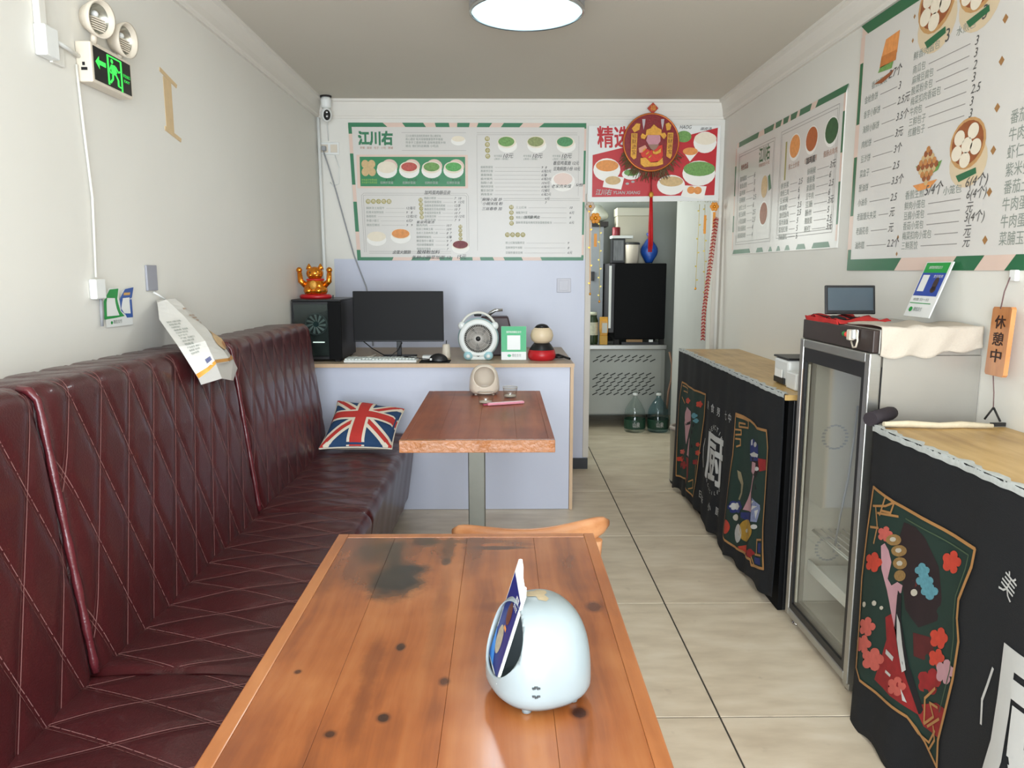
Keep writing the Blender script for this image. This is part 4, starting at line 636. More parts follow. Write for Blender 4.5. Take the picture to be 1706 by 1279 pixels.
CLOTH_FAR_L={'panel':[[(4.441,0.698),(4.301,0.694),(4.137,0.697),(3.939,0.706),(3.947,0.589),(3.992,0.385),(4.021,0.208),(4.063,0.104),(4.194,0.116),(4.261,0.152),(4.451,0.118),(4.47,0.346),(4.487,0.561)]],'fret':[[(4.425,0.679),(4.311,0.678),(4.308,0.654),(4.408,0.65)],[(4.428,0.609),(4.385,0.579)],[(4.055,0.287),(4.033,0.211)],[(4.142,0.168),(4.087,0.195),(4.081,0.149),(4.136,0.127)]],'face':[[(4.321,0.569),(4.222,0.56),(4.189,0.5),(4.242,0.447),(4.289,0.35),(4.334,0.402),(4.382,0.467),(4.377,0.524)]],'pinkrobe':[[(4.236,0.412),(4.192,0.403),(4.172,0.299),(4.268,0.293)]],'black':[[(4.355,0.46),(4.203,0.51),(4.2,0.492),(4.329,0.456)]],'red':[[(4.279,0.278),(4.171,0.293),(4.156,0.188),(4.187,0.155),(4.237,0.159)],[(4.245,0.237),(4.247,0.234),(4.251,0.23),(4.259,0.226),(4.269,0.221),(4.287,0.217),(4.279,0.215),(4.28,0.211),(4.285,0.207),(4.292,0.203),(4.302,0.199),(4.313,0.195),(4.324,0.193),(4.335,0.191),(4.344,0.191),(4.348,0.195),(4.361,0.188),(4.373,0.184),(4.385,0.182),(4.396,0.18),(4.404,0.18),(4.41,0.182),(4.412,0.184),(4.411,0.188),(4.405,0.193),(4.389,0.199),(4.406,0.198),(4.412,0.199),(4.415,0.202),(4.413,0.205),(4.408,0.209),(4.4,0.214),(4.39,0.218),(4.379,0.221),(4.366,0.224),(4.352,0.224),(4.349,0.23),(4.341,0.235),(4.331,0.239),(4.32,0.242),(4.309,0.244),(4.299,0.246),(4.29,0.246),(4.285,0.244),(4.283,0.241),(4.29,0.235),(4.272,0.24),(4.261,0.241),(4.253,0.241),(4.247,0.24)],[(4.001,0.319),(4.002,0.317),(4.004,0.314),(4.009,0.311),(4.016,0.309),(4.028,0.306),(4.023,0.304),(4.023,0.302),(4.026,0.299),(4.031,0.296),(4.038,0.293),(4.045,0.291),(4.052,0.289),(4.059,0.289),(4.064,0.289),(4.067,0.292),(4.076,0.287),(4.084,0.285),(4.091,0.283),(4.098,0.282),(4.103,0.282),(4.107,0.283),(4.109,0.285),(4.108,0.288),(4.104,0.291),(4.094,0.295),(4.105,0.294),(4.109,0.295),(4.11,0.297),(4.109,0.299),(4.106,0.302),(4.101,0.305),(4.095,0.308),(4.087,0.31),(4.079,0.312),(4.07,0.312),(4.068,0.316),(4.063,0.319),(4.056,0.321),(4.049,0.323),(4.042,0.325),(4.036,0.326),(4.03,0.325),(4.027,0.324),(4.025,0.322),(4.03,0.318),(4.018,0.321),(4.011,0.322),(4.006,0.322),(4.002,0.321)]],'orange':[[(4.246,0.619),(4.246,0.617),(4.25,0.614),(4.255,0.611),(4.263,0.609),(4.276,0.607),(4.27,0.605),(4.271,0.602),(4.274,0.6),(4.28,0.597),(4.287,0.595),(4.294,0.593),(4.302,0.592),(4.31,0.592),(4.316,0.592),(4.32,0.595),(4.329,0.591),(4.338,0.589),(4.346,0.588),(4.354,0.588),(4.36,0.588),(4.364,0.59),(4.366,0.592),(4.365,0.594),(4.361,0.597),(4.349,0.601),(4.361,0.601),(4.366,0.602),(4.367,0.604),(4.366,0.607),(4.363,0.609),(4.357,0.612),(4.35,0.614),(4.342,0.616),(4.333,0.617),(4.323,0.616),(4.32,0.62),(4.315,0.623),(4.307,0.625),(4.299,0.627),(4.291,0.628),(4.284,0.628),(4.278,0.628),(4.274,0.626),(4.273,0.624),(4.278,0.62),(4.265,0.623),(4.257,0.623),(4.251,0.622),(4.247,0.621)],[(3.982,0.645),(3.982,0.643),(3.986,0.64),(3.991,0.637),(3.999,0.635),(4.012,0.633),(4.006,0.63),(4.007,0.627),(4.01,0.624),(4.016,0.622),(4.023,0.619),(4.031,0.618),(4.039,0.616),(4.046,0.616),(4.053,0.617),(4.056,0.62),(4.066,0.616),(4.074,0.614),(4.083,0.613),(4.091,0.612),(4.097,0.613),(4.101,0.614),(4.103,0.617),(4.102,0.619),(4.097,0.622),(4.086,0.626),(4.098,0.626),(4.103,0.628),(4.104,0.63),(4.103,0.633),(4.1,0.635),(4.094,0.638),(4.087,0.641),(4.079,0.642),(4.07,0.644),(4.059,0.643),(4.057,0.647),(4.051,0.65),(4.044,0.652),(4.036,0.654),(4.028,0.655),(4.021,0.655),(4.015,0.655),(4.01,0.653),(4.009,0.651),(4.014,0.646),(4.001,0.649),(3.993,0.649),(3.987,0.649),(3.983,0.647)],[(3.995,0.419),(3.996,0.417),(3.998,0.415),(4.002,0.413),(4.007,0.411),(4.016,0.409),(4.012,0.408),(4.013,0.406),(4.015,0.404),(4.019,0.402),(4.024,0.4),(4.029,0.398),(4.035,0.397),(4.04,0.397),(4.045,0.397),(4.047,0.399),(4.053,0.396),(4.059,0.394),(4.065,0.393),(4.07,0.392),(4.075,0.393),(4.077,0.393),(4.079,0.395),(4.078,0.397),(4.075,0.399),(4.067,0.402),(4.076,0.402),(4.079,0.403),(4.08,0.404),(4.079,0.406),(4.077,0.408),(4.073,0.41),(4.068,0.412),(4.062,0.414),(4.056,0.415),(4.049,0.415),(4.047,0.418),(4.043,0.42),(4.038,0.422),(4.033,0.423),(4.027,0.424),(4.022,0.425),(4.018,0.425),(4.015,0.424),(4.014,0.422),(4.018,0.419),(4.009,0.421),(4.003,0.422),(3.999,0.422),(3.996,0.421)],[(3.981,0.377),(3.981,0.374),(3.984,0.372),(3.988,0.369),(3.995,0.367),(4.006,0.365),(4.001,0.363),(4.001,0.361),(4.004,0.358),(4.009,0.355),(4.014,0.353),(4.021,0.351),(4.027,0.35),(4.034,0.349),(4.039,0.349),(4.042,0.352),(4.049,0.348),(4.057,0.346),(4.063,0.344),(4.07,0.344),(4.075,0.344),(4.078,0.345),(4.079,0.347),(4.079,0.349),(4.075,0.352),(4.066,0.356),(4.076,0.355),(4.08,0.356),(4.081,0.358),(4.08,0.36),(4.077,0.362),(4.073,0.365),(4.067,0.367),(4.06,0.369),(4.053,0.371),(4.044,0.37),(4.042,0.374),(4.038,0.377),(4.032,0.379),(4.025,0.381),(4.019,0.382),(4.013,0.383),(4.008,0.383),(4.004,0.382),(4.003,0.38),(4.007,0.376),(3.997,0.379),(3.99,0.379),(3.985,0.379),(3.982,0.378)],[(4.339,0.251),(4.34,0.248),(4.343,0.245),(4.348,0.242),(4.356,0.239),(4.369,0.237),(4.363,0.235),(4.363,0.232),(4.367,0.229),(4.372,0.226),(4.379,0.224),(4.387,0.221),(4.395,0.22),(4.402,0.219),(4.408,0.219),(4.411,0.222),(4.421,0.217),(4.429,0.214),(4.438,0.212),(4.445,0.212),(4.451,0.212),(4.455,0.213),(4.456,0.214),(4.455,0.217),(4.451,0.22),(4.44,0.225),(4.452,0.223),(4.457,0.224),(4.458,0.226),(4.457,0.229),(4.454,0.232),(4.448,0.235),(4.441,0.237),(4.433,0.24),(4.424,0.242),(4.414,0.242),(4.412,0.246),(4.406,0.249),(4.399,0.252),(4.391,0.254),(4.384,0.256),(4.377,0.256),(4.371,0.256),(4.367,0.255),(4.365,0.253),(4.37,0.249),(4.358,0.252),(4.35,0.253),(4.344,0.253),(4.34,0.252)]],'turq':[[(4.073,0.565),(4.074,0.563),(4.076,0.56),(4.08,0.558),(4.085,0.556),(4.091,0.554),(4.099,0.552),(4.1,0.55),(4.101,0.548),(4.105,0.546),(4.109,0.543),(4.115,0.541),(4.122,0.539),(4.129,0.538),(4.136,0.537),(4.142,0.537),(4.147,0.537),(4.151,0.538),(4.153,0.54),(4.154,0.541),(4.163,0.54),(4.169,0.539),(4.175,0.539),(4.179,0.54),(4.182,0.542),(4.183,0.543),(4.183,0.546),(4.18,0.548),(4.177,0.55),(4.171,0.553),(4.165,0.555),(4.157,0.556),(4.156,0.558),(4.154,0.561),(4.151,0.563),(4.146,0.565),(4.14,0.567),(4.133,0.569),(4.126,0.57),(4.12,0.571),(4.113,0.572),(4.108,0.571),(4.104,0.57),(4.103,0.568),(4.101,0.567),(4.093,0.569),(4.087,0.569),(4.081,0.569),(4.077,0.568),(4.075,0.567)],[(4.045,0.541),(4.046,0.54),(4.047,0.538),(4.051,0.536),(4.055,0.534),(4.06,0.532),(4.067,0.531),(4.067,0.529),(4.068,0.527),(4.071,0.525),(4.075,0.523),(4.08,0.521),(4.086,0.52),(4.091,0.519),(4.097,0.518),(4.102,0.518),(4.107,0.518),(4.11,0.519),(4.112,0.52),(4.113,0.521),(4.12,0.52),(4.125,0.519),(4.13,0.52),(4.133,0.52),(4.136,0.521),(4.137,0.523),(4.136,0.525),(4.134,0.527),(4.131,0.529),(4.127,0.531),(4.121,0.532),(4.114,0.534),(4.114,0.535),(4.113,0.537),(4.11,0.54),(4.106,0.541),(4.101,0.543),(4.095,0.545),(4.089,0.546),(4.084,0.547),(4.079,0.547),(4.074,0.547),(4.071,0.546),(4.07,0.544),(4.068,0.543),(4.062,0.544),(4.056,0.545),(4.052,0.545),(4.048,0.544),(4.046,0.543)]],'coral':[[(4.308,0.302),(4.309,0.3),(4.312,0.297),(4.317,0.294),(4.325,0.291),(4.337,0.289),(4.332,0.287),(4.332,0.284),(4.336,0.282),(4.341,0.279),(4.348,0.276),(4.355,0.274),(4.363,0.272),(4.37,0.271),(4.377,0.272),(4.38,0.274),(4.389,0.27),(4.397,0.267),(4.405,0.266),(4.412,0.265),(4.418,0.265),(4.422,0.266),(4.424,0.268),(4.423,0.27),(4.419,0.273),(4.408,0.278),(4.419,0.277),(4.424,0.278),(4.426,0.28),(4.424,0.282),(4.421,0.285),(4.416,0.288),(4.409,0.29),(4.401,0.293),(4.392,0.294),(4.382,0.294),(4.38,0.298),(4.375,0.301),(4.368,0.304),(4.36,0.306),(4.352,0.308),(4.345,0.308),(4.34,0.308),(4.336,0.307),(4.334,0.305),(4.339,0.301),(4.327,0.304),(4.319,0.305),(4.313,0.305),(4.309,0.304)]]}
LAYER = {'panel': (pr_green, 1), 'darkred': (pr_dred, 2), 'hair': (pr_hair, 3), 'robe': (pr_red, 4), 'robe2': (pr_stripe, 4), 'red': (pr_red, 4), 'black': (pr_black, 6), 'face': (pr_pink, 5),
         'pinkrobe': (pr_pink, 5), 'white': (print_white, 7), 'gold': (pr_gold, 6), 'pearl': (pr_pearl, 8), 'turq': (pr_turq, 6), 'orange': (pr_orange, 5), 'coral': (pr_coral, 5),
         'pink': (pr_pink, 6), 'blue': (pr_blue, 4), 'beige': (pr_beige, 4)}
LNAME = {'panel': 'printed_panel', 'darkred': 'printed_shawl', 'hair': 'printed_hair', 'robe': 'printed_robe', 'robe2': 'printed_sleeve', 'red': 'printed_red', 'black': 'printed_collar', 'face': 'printed_face',
         'pinkrobe': 'printed_gown', 'white': 'printed_highlight', 'gold': 'printed_ornament', 'pearl': 'printed_pearl', 'turq': 'printed_headdress', 'orange': 'printed_flower', 'coral': 'printed_blossom',
         'pink': 'printed_petal', 'blue': 'printed_blue', 'beige': 'printed_ribbon'}
def paint(cloth, wave, D, border, over={}):
    P = Print(lambda y, z, h: (wave(y, z) - .0012 - h, y, z), step=.0004, split=.06)
    for k, polys in D.items():
        if k in ('line', 'fret'): continue
        m, h = LAYER[k]; m = over.get(k, m)
        for i, pl in enumerate(polys): P.poly(LNAME[k] + '#%d' % i, m, pl, h)
    P.line('printed_border', gold_pr, D['panel'][0] + D['panel'][0][:1], border, 9)
    for pl in D.get('line', []): P.line('printed_line', mat('print_sage', (66, 82, 60), .8), pl, border * .4, 9)
    for pl in D['fret']: P.line('printed_fret', gold_pr, pl, border * .75, 9)
    P.build(cloth, ('printed_border', 'printed_fret', 'printed_line'))
paint(cloth_near, wave_near, CLOTH_NEAR, .0085)
paint(cloth_far, wave_far, CLOTH_FAR_R, .011, {'gold': pr_yellow})
paint(cloth_far, wave_far, CLOTH_FAR_L, .010)
# white lettering on the cloths (reading direction runs towards -y)
def letters(cloth, wave, items, strokes):
    P = Print(lambda a, z, h: (wave(-a, z) - .0012 - h, -a, z), step=.0004, split=.05)
    for body, y, z, size, bold, rot, w in items: P.text('cloth_lettering', print_white, body, -y, z, size, 2, bold, 0, w, 'c', rot)
    for pts, w in strokes: P.line('cloth_lettering', print_white, [(-y, z) for y, z in pts], w, 2)
    P.build(cloth, ('cloth_lettering',))
far_items = [(c, y, z - .02, .042, .012, 0, None) for c, y, z in zip('美食男七中', (3.873, 3.782, 3.684, 3.573, 3.494), (.659, .657, .657, .662, .663))]
far_items += [('厨', 3.715, .285, .235, .035, 0, .23)]
far_items += [(c, y, z - .018, .04, .012, 0, None) for c, y, z in zip('日味小厨', (3.957, 3.859, 3.72, 3.633), (.147, .15, .152, .155))]
far_items += [(c, 3.715 + .10 * cos(radians(a)) , .46 + .10 * sin(radians(a)), .03, .01, radians(a - 90) * -1, None) for c, a in zip('KITCHEN', (140, 123, 107, 90, 73, 57, 40))]
far_items += [(c, 3.715 + .12 * cos(radians(a)), .335 - .11 * sin(radians(a)), .022, .006, 0, None) for c, a in zip('DELICACY', (140, 126, 112, 98, 84, 70, 56, 42))]
letters(cloth_far, wave_far, far_items, [([(3.92, .47), (3.945, .42), (3.945, .36), (3.93, .31)], .008)])
letters(cloth_near, wave_near, [('美', 1.492, .680, .052, .01, -.35, .046), ('厨', 1.33, .225, .34, .04, 0, .33)],
        [([(1.502, .508), (1.515, .46), (1.527, .42), (1.522, .365)], .007)])

# ================================================================ DISPLAY FRIDGE
fg = thing('display_fridge', 'stainless display fridge with empty glass door cabinet between the two counters', 'fridge', (1.28, 2.505, 0))
FY0, FY1 = 2.24, 2.775
side_m = mat('fridge_side', (168, 164, 156), 0.35, 0.35, var=.03)
liner = mat('fridge_liner', (186, 182, 172), 0.45, var=.04)
b = B().b2((1.150, FY0, .05), (XR - .002, FY0 + .022, 1.105)).b2((1.150, FY1 - .022, .05), (XR - .002, FY1, 1.105))
b.b2((1.150, FY0 + .022, 1.08), (XR - .002, FY1 - .022, 1.105)).b2((1.150, FY0 + .022, .05), (XR - .002, FY1 - .022, .085))
b.b2((XR - .012, FY0 + .022, .085), (XR - .002, FY1 - .022, 1.08)); b.build('cabinet_body', side_m, fg)
b = B().b2((1.165, FY0 + .0225, .086), (XR - .0125, FY0 + .027, 1.079)).b2((1.165, FY1 - .027, .086), (XR - .0125, FY1 - .0225, 1.079)).b2((XR - .017, FY0 + .0275, .086), (XR - .0126, FY1 - .0275, 1.079))
b.b2((1.165, FY0 + .0275, .0855), (XR - .018, FY1 - .0275, .09)); b.build('liner', liner, fg)
for z in (.38, .62, .84):
    b = B()
    for i in range(9): b.tube([(1.19 + i * .028, FY0 + .03, z), (1.19 + i * .028, FY1 - .03, z)], .0022, 6)
    for x in (1.185, 1.42): b.tube([(x, FY0 + .03, z - .004), (x, FY1 - .03, z - .004)], .003, 6)
    if z == .38: b.build('wire_shelf', white_pl, fg)
    else: B().b2((1.36, FY0 + .03, z - .01), (1.415, FY1 - .03, z)).build('shelf_bracket', liner, fg)
B().b2((1.18, FY0 + .032, .22), (1.40, FY1 - .032, .236), bev=.003).build('deck_tray', white_pl, fg)
B().b2((1.172, FY0 + .032, .215), (1.18, FY1 - .032, .262), bev=.002).build('tray_lip', white_pl, fg)
b = B()
for z in (.96, .74, .50, .30):
    for i in range(20):
        a = 2 * pi * i / 20; b.box((XR - .0175, 2.60 + .045 * cos(a), z + .045 * sin(a)), (.002, .006, .012))
    if z in (.74, .3):
        for i in range(20):
            a = 2 * pi * i / 20; b.box((1.25 + .045 * cos(a), FY1 - .0275, z + .045 * sin(a)), (.012, .002, .006))
b.build('vent_pattern', grey_pl, fg, stuff=True)
# door
dz0, dz1 = .035, 1.112; DX = 1.108
fr = B(); fw = .030
fr.b2((DX, FY0, dz0), (1.146, FY0 + fw, dz1), bev=.004).b2((DX, FY1 - fw, dz0), (1.146, FY1, dz1), bev=.004)
fr.b2((DX, FY0 + fw, dz1 - .032), (1.146, FY1 - fw, dz1), bev=.004).b2((DX, FY0 + fw, dz0), (1.146, FY1 - fw, dz0 + .03), bev=.004)
door = fr.build('door', steel, fg)
ib = .022
b = B().b2((DX + .004, FY0 + fw, dz0 + .03), (DX + .014, FY0 + fw + ib, dz1 - .032)).b2((DX + .004, FY1 - fw - ib, dz0 + .03), (DX + .014, FY1 - fw, dz1 - .032))
b.b2((DX + .004, FY0 + fw + ib, dz1 - .032 - .048), (DX + .014, FY1 - fw - ib, dz1 - .032)).b2((DX + .004, FY0 + fw + ib, dz0 + .03), (DX + .014, FY1 - fw - ib, dz0 + .055))
b.build('black_border', black_pl, door)
glass = mat('clear_glass', (235, 240, 238), 0.03, trans=1.0, ior=1.45, var=0.0)
def thin_glass(name, tint, refl=.045, gain=.9):
    """thin clear sheet: tinted see-through with a facing-dependent mirror share"""
    m = bpy.data.materials.new(name); m.use_nodes = True; nt = m.node_tree; N = nt.nodes; L = nt.links
    N.remove(N['Principled BSDF']); out = N['Material Output']
    t = N.new('ShaderNodeBsdfTransparent'); t.inputs[0].default_value = lin(tint)
    g = N.new('ShaderNodeBsdfGlossy'); g.inputs['Roughness'].default_value = .03
    ge = N.new('ShaderNodeNewGeometry'); d = N.new('ShaderNodeVectorMath'); d.operation = 'DOT_PRODUCT'
    L.new(ge.outputs['Incoming'], d.inputs[0]); L.new(ge.outputs['Normal'], d.inputs[1])
    def mth(op, a, b=None):
        k = N.new('ShaderNodeMath'); k.operation = op
        for i, v in enumerate((a, b)):
            if v is None: continue
            if isinstance(v, (int, float)): k.inputs[i].default_value = v
            else: L.new(v, k.inputs[i])
        return k.outputs[0]
    f = mth('ADD', mth('MULTIPLY', mth('POWER', mth('SUBTRACT', 1.0, mth('ABSOLUTE', d.outputs['Value'])), 5.0), gain), refl)
    nz = N.new('ShaderNodeTexNoise'); nz.inputs['Scale'].default_value = 3
    f = mth('MULTIPLY', f, mth('ADD', mth('MULTIPLY', nz.outputs['Fac'], .3), .85))
    mx = N.new('ShaderNodeMixShader'); L.new(f, mx.inputs[0]); L.new(t.outputs[0], mx.inputs[1]); L.new(g.outputs[0], mx.inputs[2])
    L.new(mx.outputs[0], out.inputs[0]); return m
pane_glass = thin_glass('door_glass', (251, 252, 250))
B().b2((DX + .008, FY0 + fw + ib, dz0 + .055), (DX + .012, FY1 - fw - ib, dz1 - .08)).build('glass_pane', pane_glass, door)
B().b2((DX + .002, FY1 - fw - .004, .25), (DX + .0038, FY1 - fw + .012, 1.0), bev=.001).build('door_gasket', mat('gasket', (188, 168, 150), .6), door)
B().b2((DX + .0145, FY1 - fw - ib - .012, .1), (DX + .019, FY1 - fw - ib - .002, 1.02)).build('light_strip', mat('strip_white', (226, 222, 210), .4), door)
# canopy, base, hinge, feet
fas = mat('fascia_brown', (56, 44, 40), 0.4, var=.15)
B().b2((1.116, FY0 + .002, 1.113), (1.135, FY1, 1.182), bev=.003).build('fascia', fas, fg)
B().b2((1.136, FY0 + .002, 1.106), (XR - .003, FY1, 1.184), bev=.002).build('top_box', side_m, fg)
B().b2((1.150, FY0 + .01, .012), (XR - .01, FY1 - .01, .05)).build('base', grey_pl, fg)
for y in (FY0 + .04, FY1 - .04):
    B().lathe([(.016, .0), (.016, .008), (.008, .01), (.008, .03)], (1.14, y, 0), 12).build('foot', chrome, fg)
B().b2((1.118, FY0 + .004, .012), (1.149, FY0 + .05, .034), bev=.002).build('hinge_plate', steel, fg)
B().b2((1.147, FY0 + .001, .09), (1.1495, FY0 + .003, 1.07)).build('gap_shade_strip', black_pl, fg)  # black strip stands in for the shade in the door gap
B().tube([(1.30, 2.69, .87), (1.28, 2.66, .76), (1.25, 2.62, .62), (1.22, 2.60, .48), (1.21, 2.61, .34)], .004, 8).build('drain_hose', grey_pl, fg)

# things lying on the fridge
b = B()
def topcloth(u, v):
    # cream cloth: lies on the top, hangs over the near side
    w = .30 * u; L = .15
    x = 1.135 + .305 * u
    if v < .55: y = 2.46 - (2.46 - 2.236) * v / .55; z = 1.190 + .007 * sin(u * 7 + v * 4) ** 2 + .002 * sin(u * 21)
    else:
        k = (v - .55) / .45; y = 2.234 - .004 * sin(u * 8) ** 2 - .003 - .007 * k * sin(u * 11 + 2.5 * k) ** 2; z = 1.191 + .007 * sin(u * 7 + 4) ** 2 * (1 - k) - k * (.078 + .012 * sin(u * 4 + .6) + .006 * sin(u * 17))
    return (x, y, z)
b.grid(topcloth, 40, 30)
tag(b.build('cream_cloth', mat('cream_cloth', (190, 180, 166), .85, var=.06, vscale=12, bump=.4, bscale=200), solid=.003), 'cream cloth draped over the near top edge of the fridge', 'cloth')
b = B()
b.grid(lambda u, v: (1.122 + .17 * v, 2.775 - .29 * u, 1.1905 + .010 * sin(v * 5 + u * 6) ** 2 + .004 * sin(u * 30)), 36, 20)
rc = thing('patterned_cloth', 'crumpled red and black cloth along the front of the fridge top', 'cloth', (1.2, 2.6, 1.186))
b.build('fabric', mat('red_fabric', (186, 40, 38), .85, var=.2, vscale=30), rc, solid=.003)
b = B()
for u0, u1, v0 in ((.16, .26, 0), (.55, .85, 0), (.30, .5, .45)):
    b.grid(lambda u, v: (1.121 + .17 * (v0 + .35 * v) , 2.775 - .29 * (u0 + (u1 - u0) * u + .06 * v), 1.1925 + .010 * sin((v0 + .35 * v) * 5 + (u0 + (u1 - u0) * u + .06 * v) * 6) ** 2 + .004 * sin((u0 + (u1 - u0) * u + .06 * v) * 30)), 14, 8)
b.build('black_patch', mat('black_fabric', (26, 24, 24), .9), rc, solid=.001)
B().grid(lambda u, v: (1.121 - .0035, 2.77 - .27 * u - .02 * v, 1.1965 - v * (.022 + .008 * sin(u * 7)) ), 20, 4).build('hanging_fold', mat('red_fabric', (186, 40, 38)), rc, solid=.002)

tb = thing('tablet_screen', 'dark flat screen in a black frame on the fridge by the wall', 'screen', (1.225, 2.66, 1.2085))
Mt = Matrix.Translation((1.228, 2.655, 1.2575)) @ Euler((radians(-10), 0, radians(-2))).to_matrix().to_4x4()
B().box((0, 0, 0), (.176, .009, .102), Mt, bev=.003).build('casing', black_pl, tb)
B().box((0, -.0052, .002), (.158, .001, .080), Mt).build('display', mat('dark_display', (70, 82, 90), .15), tb)
B().box((0, .022, -.040), (.13, .05, .012), Mt, bev=.003).build('stand', black_pl, tb)
B().b2((1.17, 2.62, 1.2085), (1.29, 2.72, 1.2115)).build('base', black_pl, tb)

# payment placard leaning by the wall
pc = thing('payment_placard', 'green and blue payment placard leaning on the wall above the fridge', 'placard', (1.36, 2.45, 1.19))
TL, TR, BL, BR = Vector((1.430, 2.543, 1.388)), Vector((1.430, 2.392, 1.388)), Vector((1.362, 2.541, 1.209)), Vector((1.362, 2.39, 1.209))
def plq(a, b, h): # a,b in 0..1
    p = BL.lerp(BR, a).lerp(TL.lerp(TR, a), b); n = (BR - BL).cross(TL - BL).normalized()
    if n.y > 0: n = -n
    return p + n * h
bb = B(); q = [plq(a, b, h) for h in (-.004, 0) for a, b in ((0, 0), (1, 0), (1, 1), (0, 1))]
bb.add(q, [(0, 1, 2, 3), (4, 7, 6, 5), (0, 4, 5, 1), (1, 5, 6, 2), (2, 6, 7, 3), (3, 7, 4, 0)]); bb.build('board', white_pl, pc)
P = Print(plq, .0006)
P.rect('green_header', mat('pay_green', (16, 150, 62), .3), .03, .80, .93, .985)
P.rect('blue_field', mat('pay_blue', (26, 66, 160), .3), .03, .38, .93, .80)
P.rect('white_field', white_pl, .10, .46, .36, .76, 2)
P.ell('brown_motif', mat('pay_dark', (52, 36, 34), .4), .70, .60, .09, .13, 2)
P.ell('brown_motif', mat('pay_dark', (52, 36, 34), .4), .70, .50, .10, .06, 2)
P.text('lettering', white_pl, '推荐使用微信支付', .2, .87, .05, 2, .01, 0, .5)
P.text('lettering', white_pl, '支付就用', .52, .71, .05, 2, .01, 0, .34)
P.text('grey_lettering', mat('pay_grey', (120, 128, 126), .4), '收款 扫一扫', .12, .285, .05, 2, .01, 0, .6)
P.line('green_rule', mat('pay_green', (16, 150, 62)), [(.05, .245), (.85, .245)], .014, 2)
P.ell('green_mark', mat('pay_green', (16, 150, 62)), .18, .13, .07, .045, 2)
P.text('grey_lettering', mat('pay_grey', (120, 128, 126)), '微信支付', .3, .10, .07, 2, .012, 0, .32)
P.build(pc)
# the plug bundle hanging at the fascia
pg = thing('plug_bundle', 'white plug with looped cable and tiny red and green beads at the fridge fascia', 'plug', (1.10, 2.37, 1.13))
B().box((1.104, 2.365, 1.158), (.018, .026, .034), Matrix.Translation((0, 0, 0)), bev=.004).build('plug_body', cream_pl, pg)
B().box((1.104, 2.337, 1.162), (.018, .020, .030), bev=.004).build('adapter', white_pl, pg)
B().tube([(1.104, 2.33, 1.175), (1.10, 2.312, 1.165), (1.10, 2.308, 1.145), (1.102, 2.32, 1.125), (1.105, 2.345, 1.12), (1.105, 2.36, 1.138)], .003, 8).build('cable', cream_pl, pg)
B().ball((1.103, 2.389, 1.158), .009).build('red_bead', mat('bead_red', (214, 70, 60), .4), pg)
B().ball((1.105, 2.412, 1.158), .008).build('green_bead', mat('bead_green', (40, 120, 60), .4), pg)

# thermal printer on the far counter
pt = thing('receipt_printer', 'white and black receipt printer at the near end of the far counter', 'printer', (1.22, 3.0, .885))
B().b2((1.170, 3.04, .8855), (1.31, 3.20, .995), bev=.012).build('housing', white_pl, pt)
B().b2((1.168, 3.035, .9955), (1.312, 3.205, 1.004), bev=.003).build('lid', black_pl, pt)
B().b2((1.163, 3.06, .892), (1.1695, 3.18, .918), bev=.002).build('paper_slot', black_pl, pt)
B().b2((1.160, 3.08, .918), (1.163, 3.16, .952)).build('paper', mat('receipt_paper', (236, 236, 232), .7), pt)
B().b2((1.160, 2.93, .8855), (1.22, 3.03, .955), bev=.006).build('power_brick', white_pl, pt)
# black support roll at the corner of the near counter
tag(B().tube([(1.062, 2.118, .935), (1.15, 2.185, .938), (1.168, 2.2, .938)], [.021, .021, .018], 14).build('fabric_roll', mat('dark_roll', (40, 33, 38), .8, var=.2, vscale=40)), 'small dark fabric roll wedged at the near counter corner against the fridge', 'roll')
tag(B().tube([(1.085, 2.085, .927), (1.16, 2.092, .926), (1.24, 2.075, .925), (1.31, 2.085, .925), (1.39, 2.07, .924)], [.007, .010, .008, .010, .006], 10).build('twisted_cloth', mat('twist_cloth', (206, 194, 168), .85, var=.15, vscale=60)), 'twisted cream cloth strip along the back edge of near counter', 'cloth')

# hanging wooden sign
sg = thing('hanging_sign', 'small wooden sign with three dark characters hanging on a cord by the fridge', 'sign', (1.42, 2.12, 1.06))
sgw = wood_mat('sign_wood', (176, 108, 56), (200, 130, 72), (212, 146, 88), rough=.4, grain=(3, 30, 3))
SA = Vector((1.425, 2.184, 1.058)); SBv = Vector((1.405, 2.072, 1.062)); ST = Vector((1.425, 2.172, 1.256))
def sgn(a, b, h):
    p = SA + (SBv - SA) * a + (ST - SA) * b; n = (SBv - SA).cross(ST - SA).normalized()
    if n.x > 0: n = -n
    return p + n * h
out = [(.06, 0), (.94, 0), (1, .03), (1, .97), (.94, 1), (.06, 1), (0, .97), (0, .03)]
B().prism(out, lambda a, b: sgn(a, b, 0), lambda a, b: sgn(a, b, -.012)).build('board', sgw, sg)
P = Print(sgn, .0006)
for i, c in enumerate('休憩中'): P.text('lettering', mat('burnt_ink', (52, 22, 16), .6), c, .5, .69 - i * .245, .175, 1, .03, 0, .56, 'c')
P.build(sg)
cord = mat('sign_cord', (110, 84, 84), .8)
B().tube([(1.43, 2.119, 1.341), (1.42, 2.122, 1.30), (1.416, 2.125, 1.252)], .0018, 6).build('cord', cord, sg)
B().tube([(1.415, 2.128, 1.06), (1.42, 2.125, 1.01), (1.42, 2.121, .968)], .0015, 6).build('cord', cord, sg)
B().b2((1.435, 2.105, 1.33), (1.449, 2.133, 1.362), bev=.003).build('adhesive_hook', white_pl, sg)
B().b2((1.40, 2.095, .917), (1.444, 2.1, .928)).tube([(1.42, 2.12, .968), (1.41, 2.14, .93)], .003).tube([(1.42, 2.12, .968), (1.43, 2.1, .93)], .003).build('tassel', dark_rubber, sg)

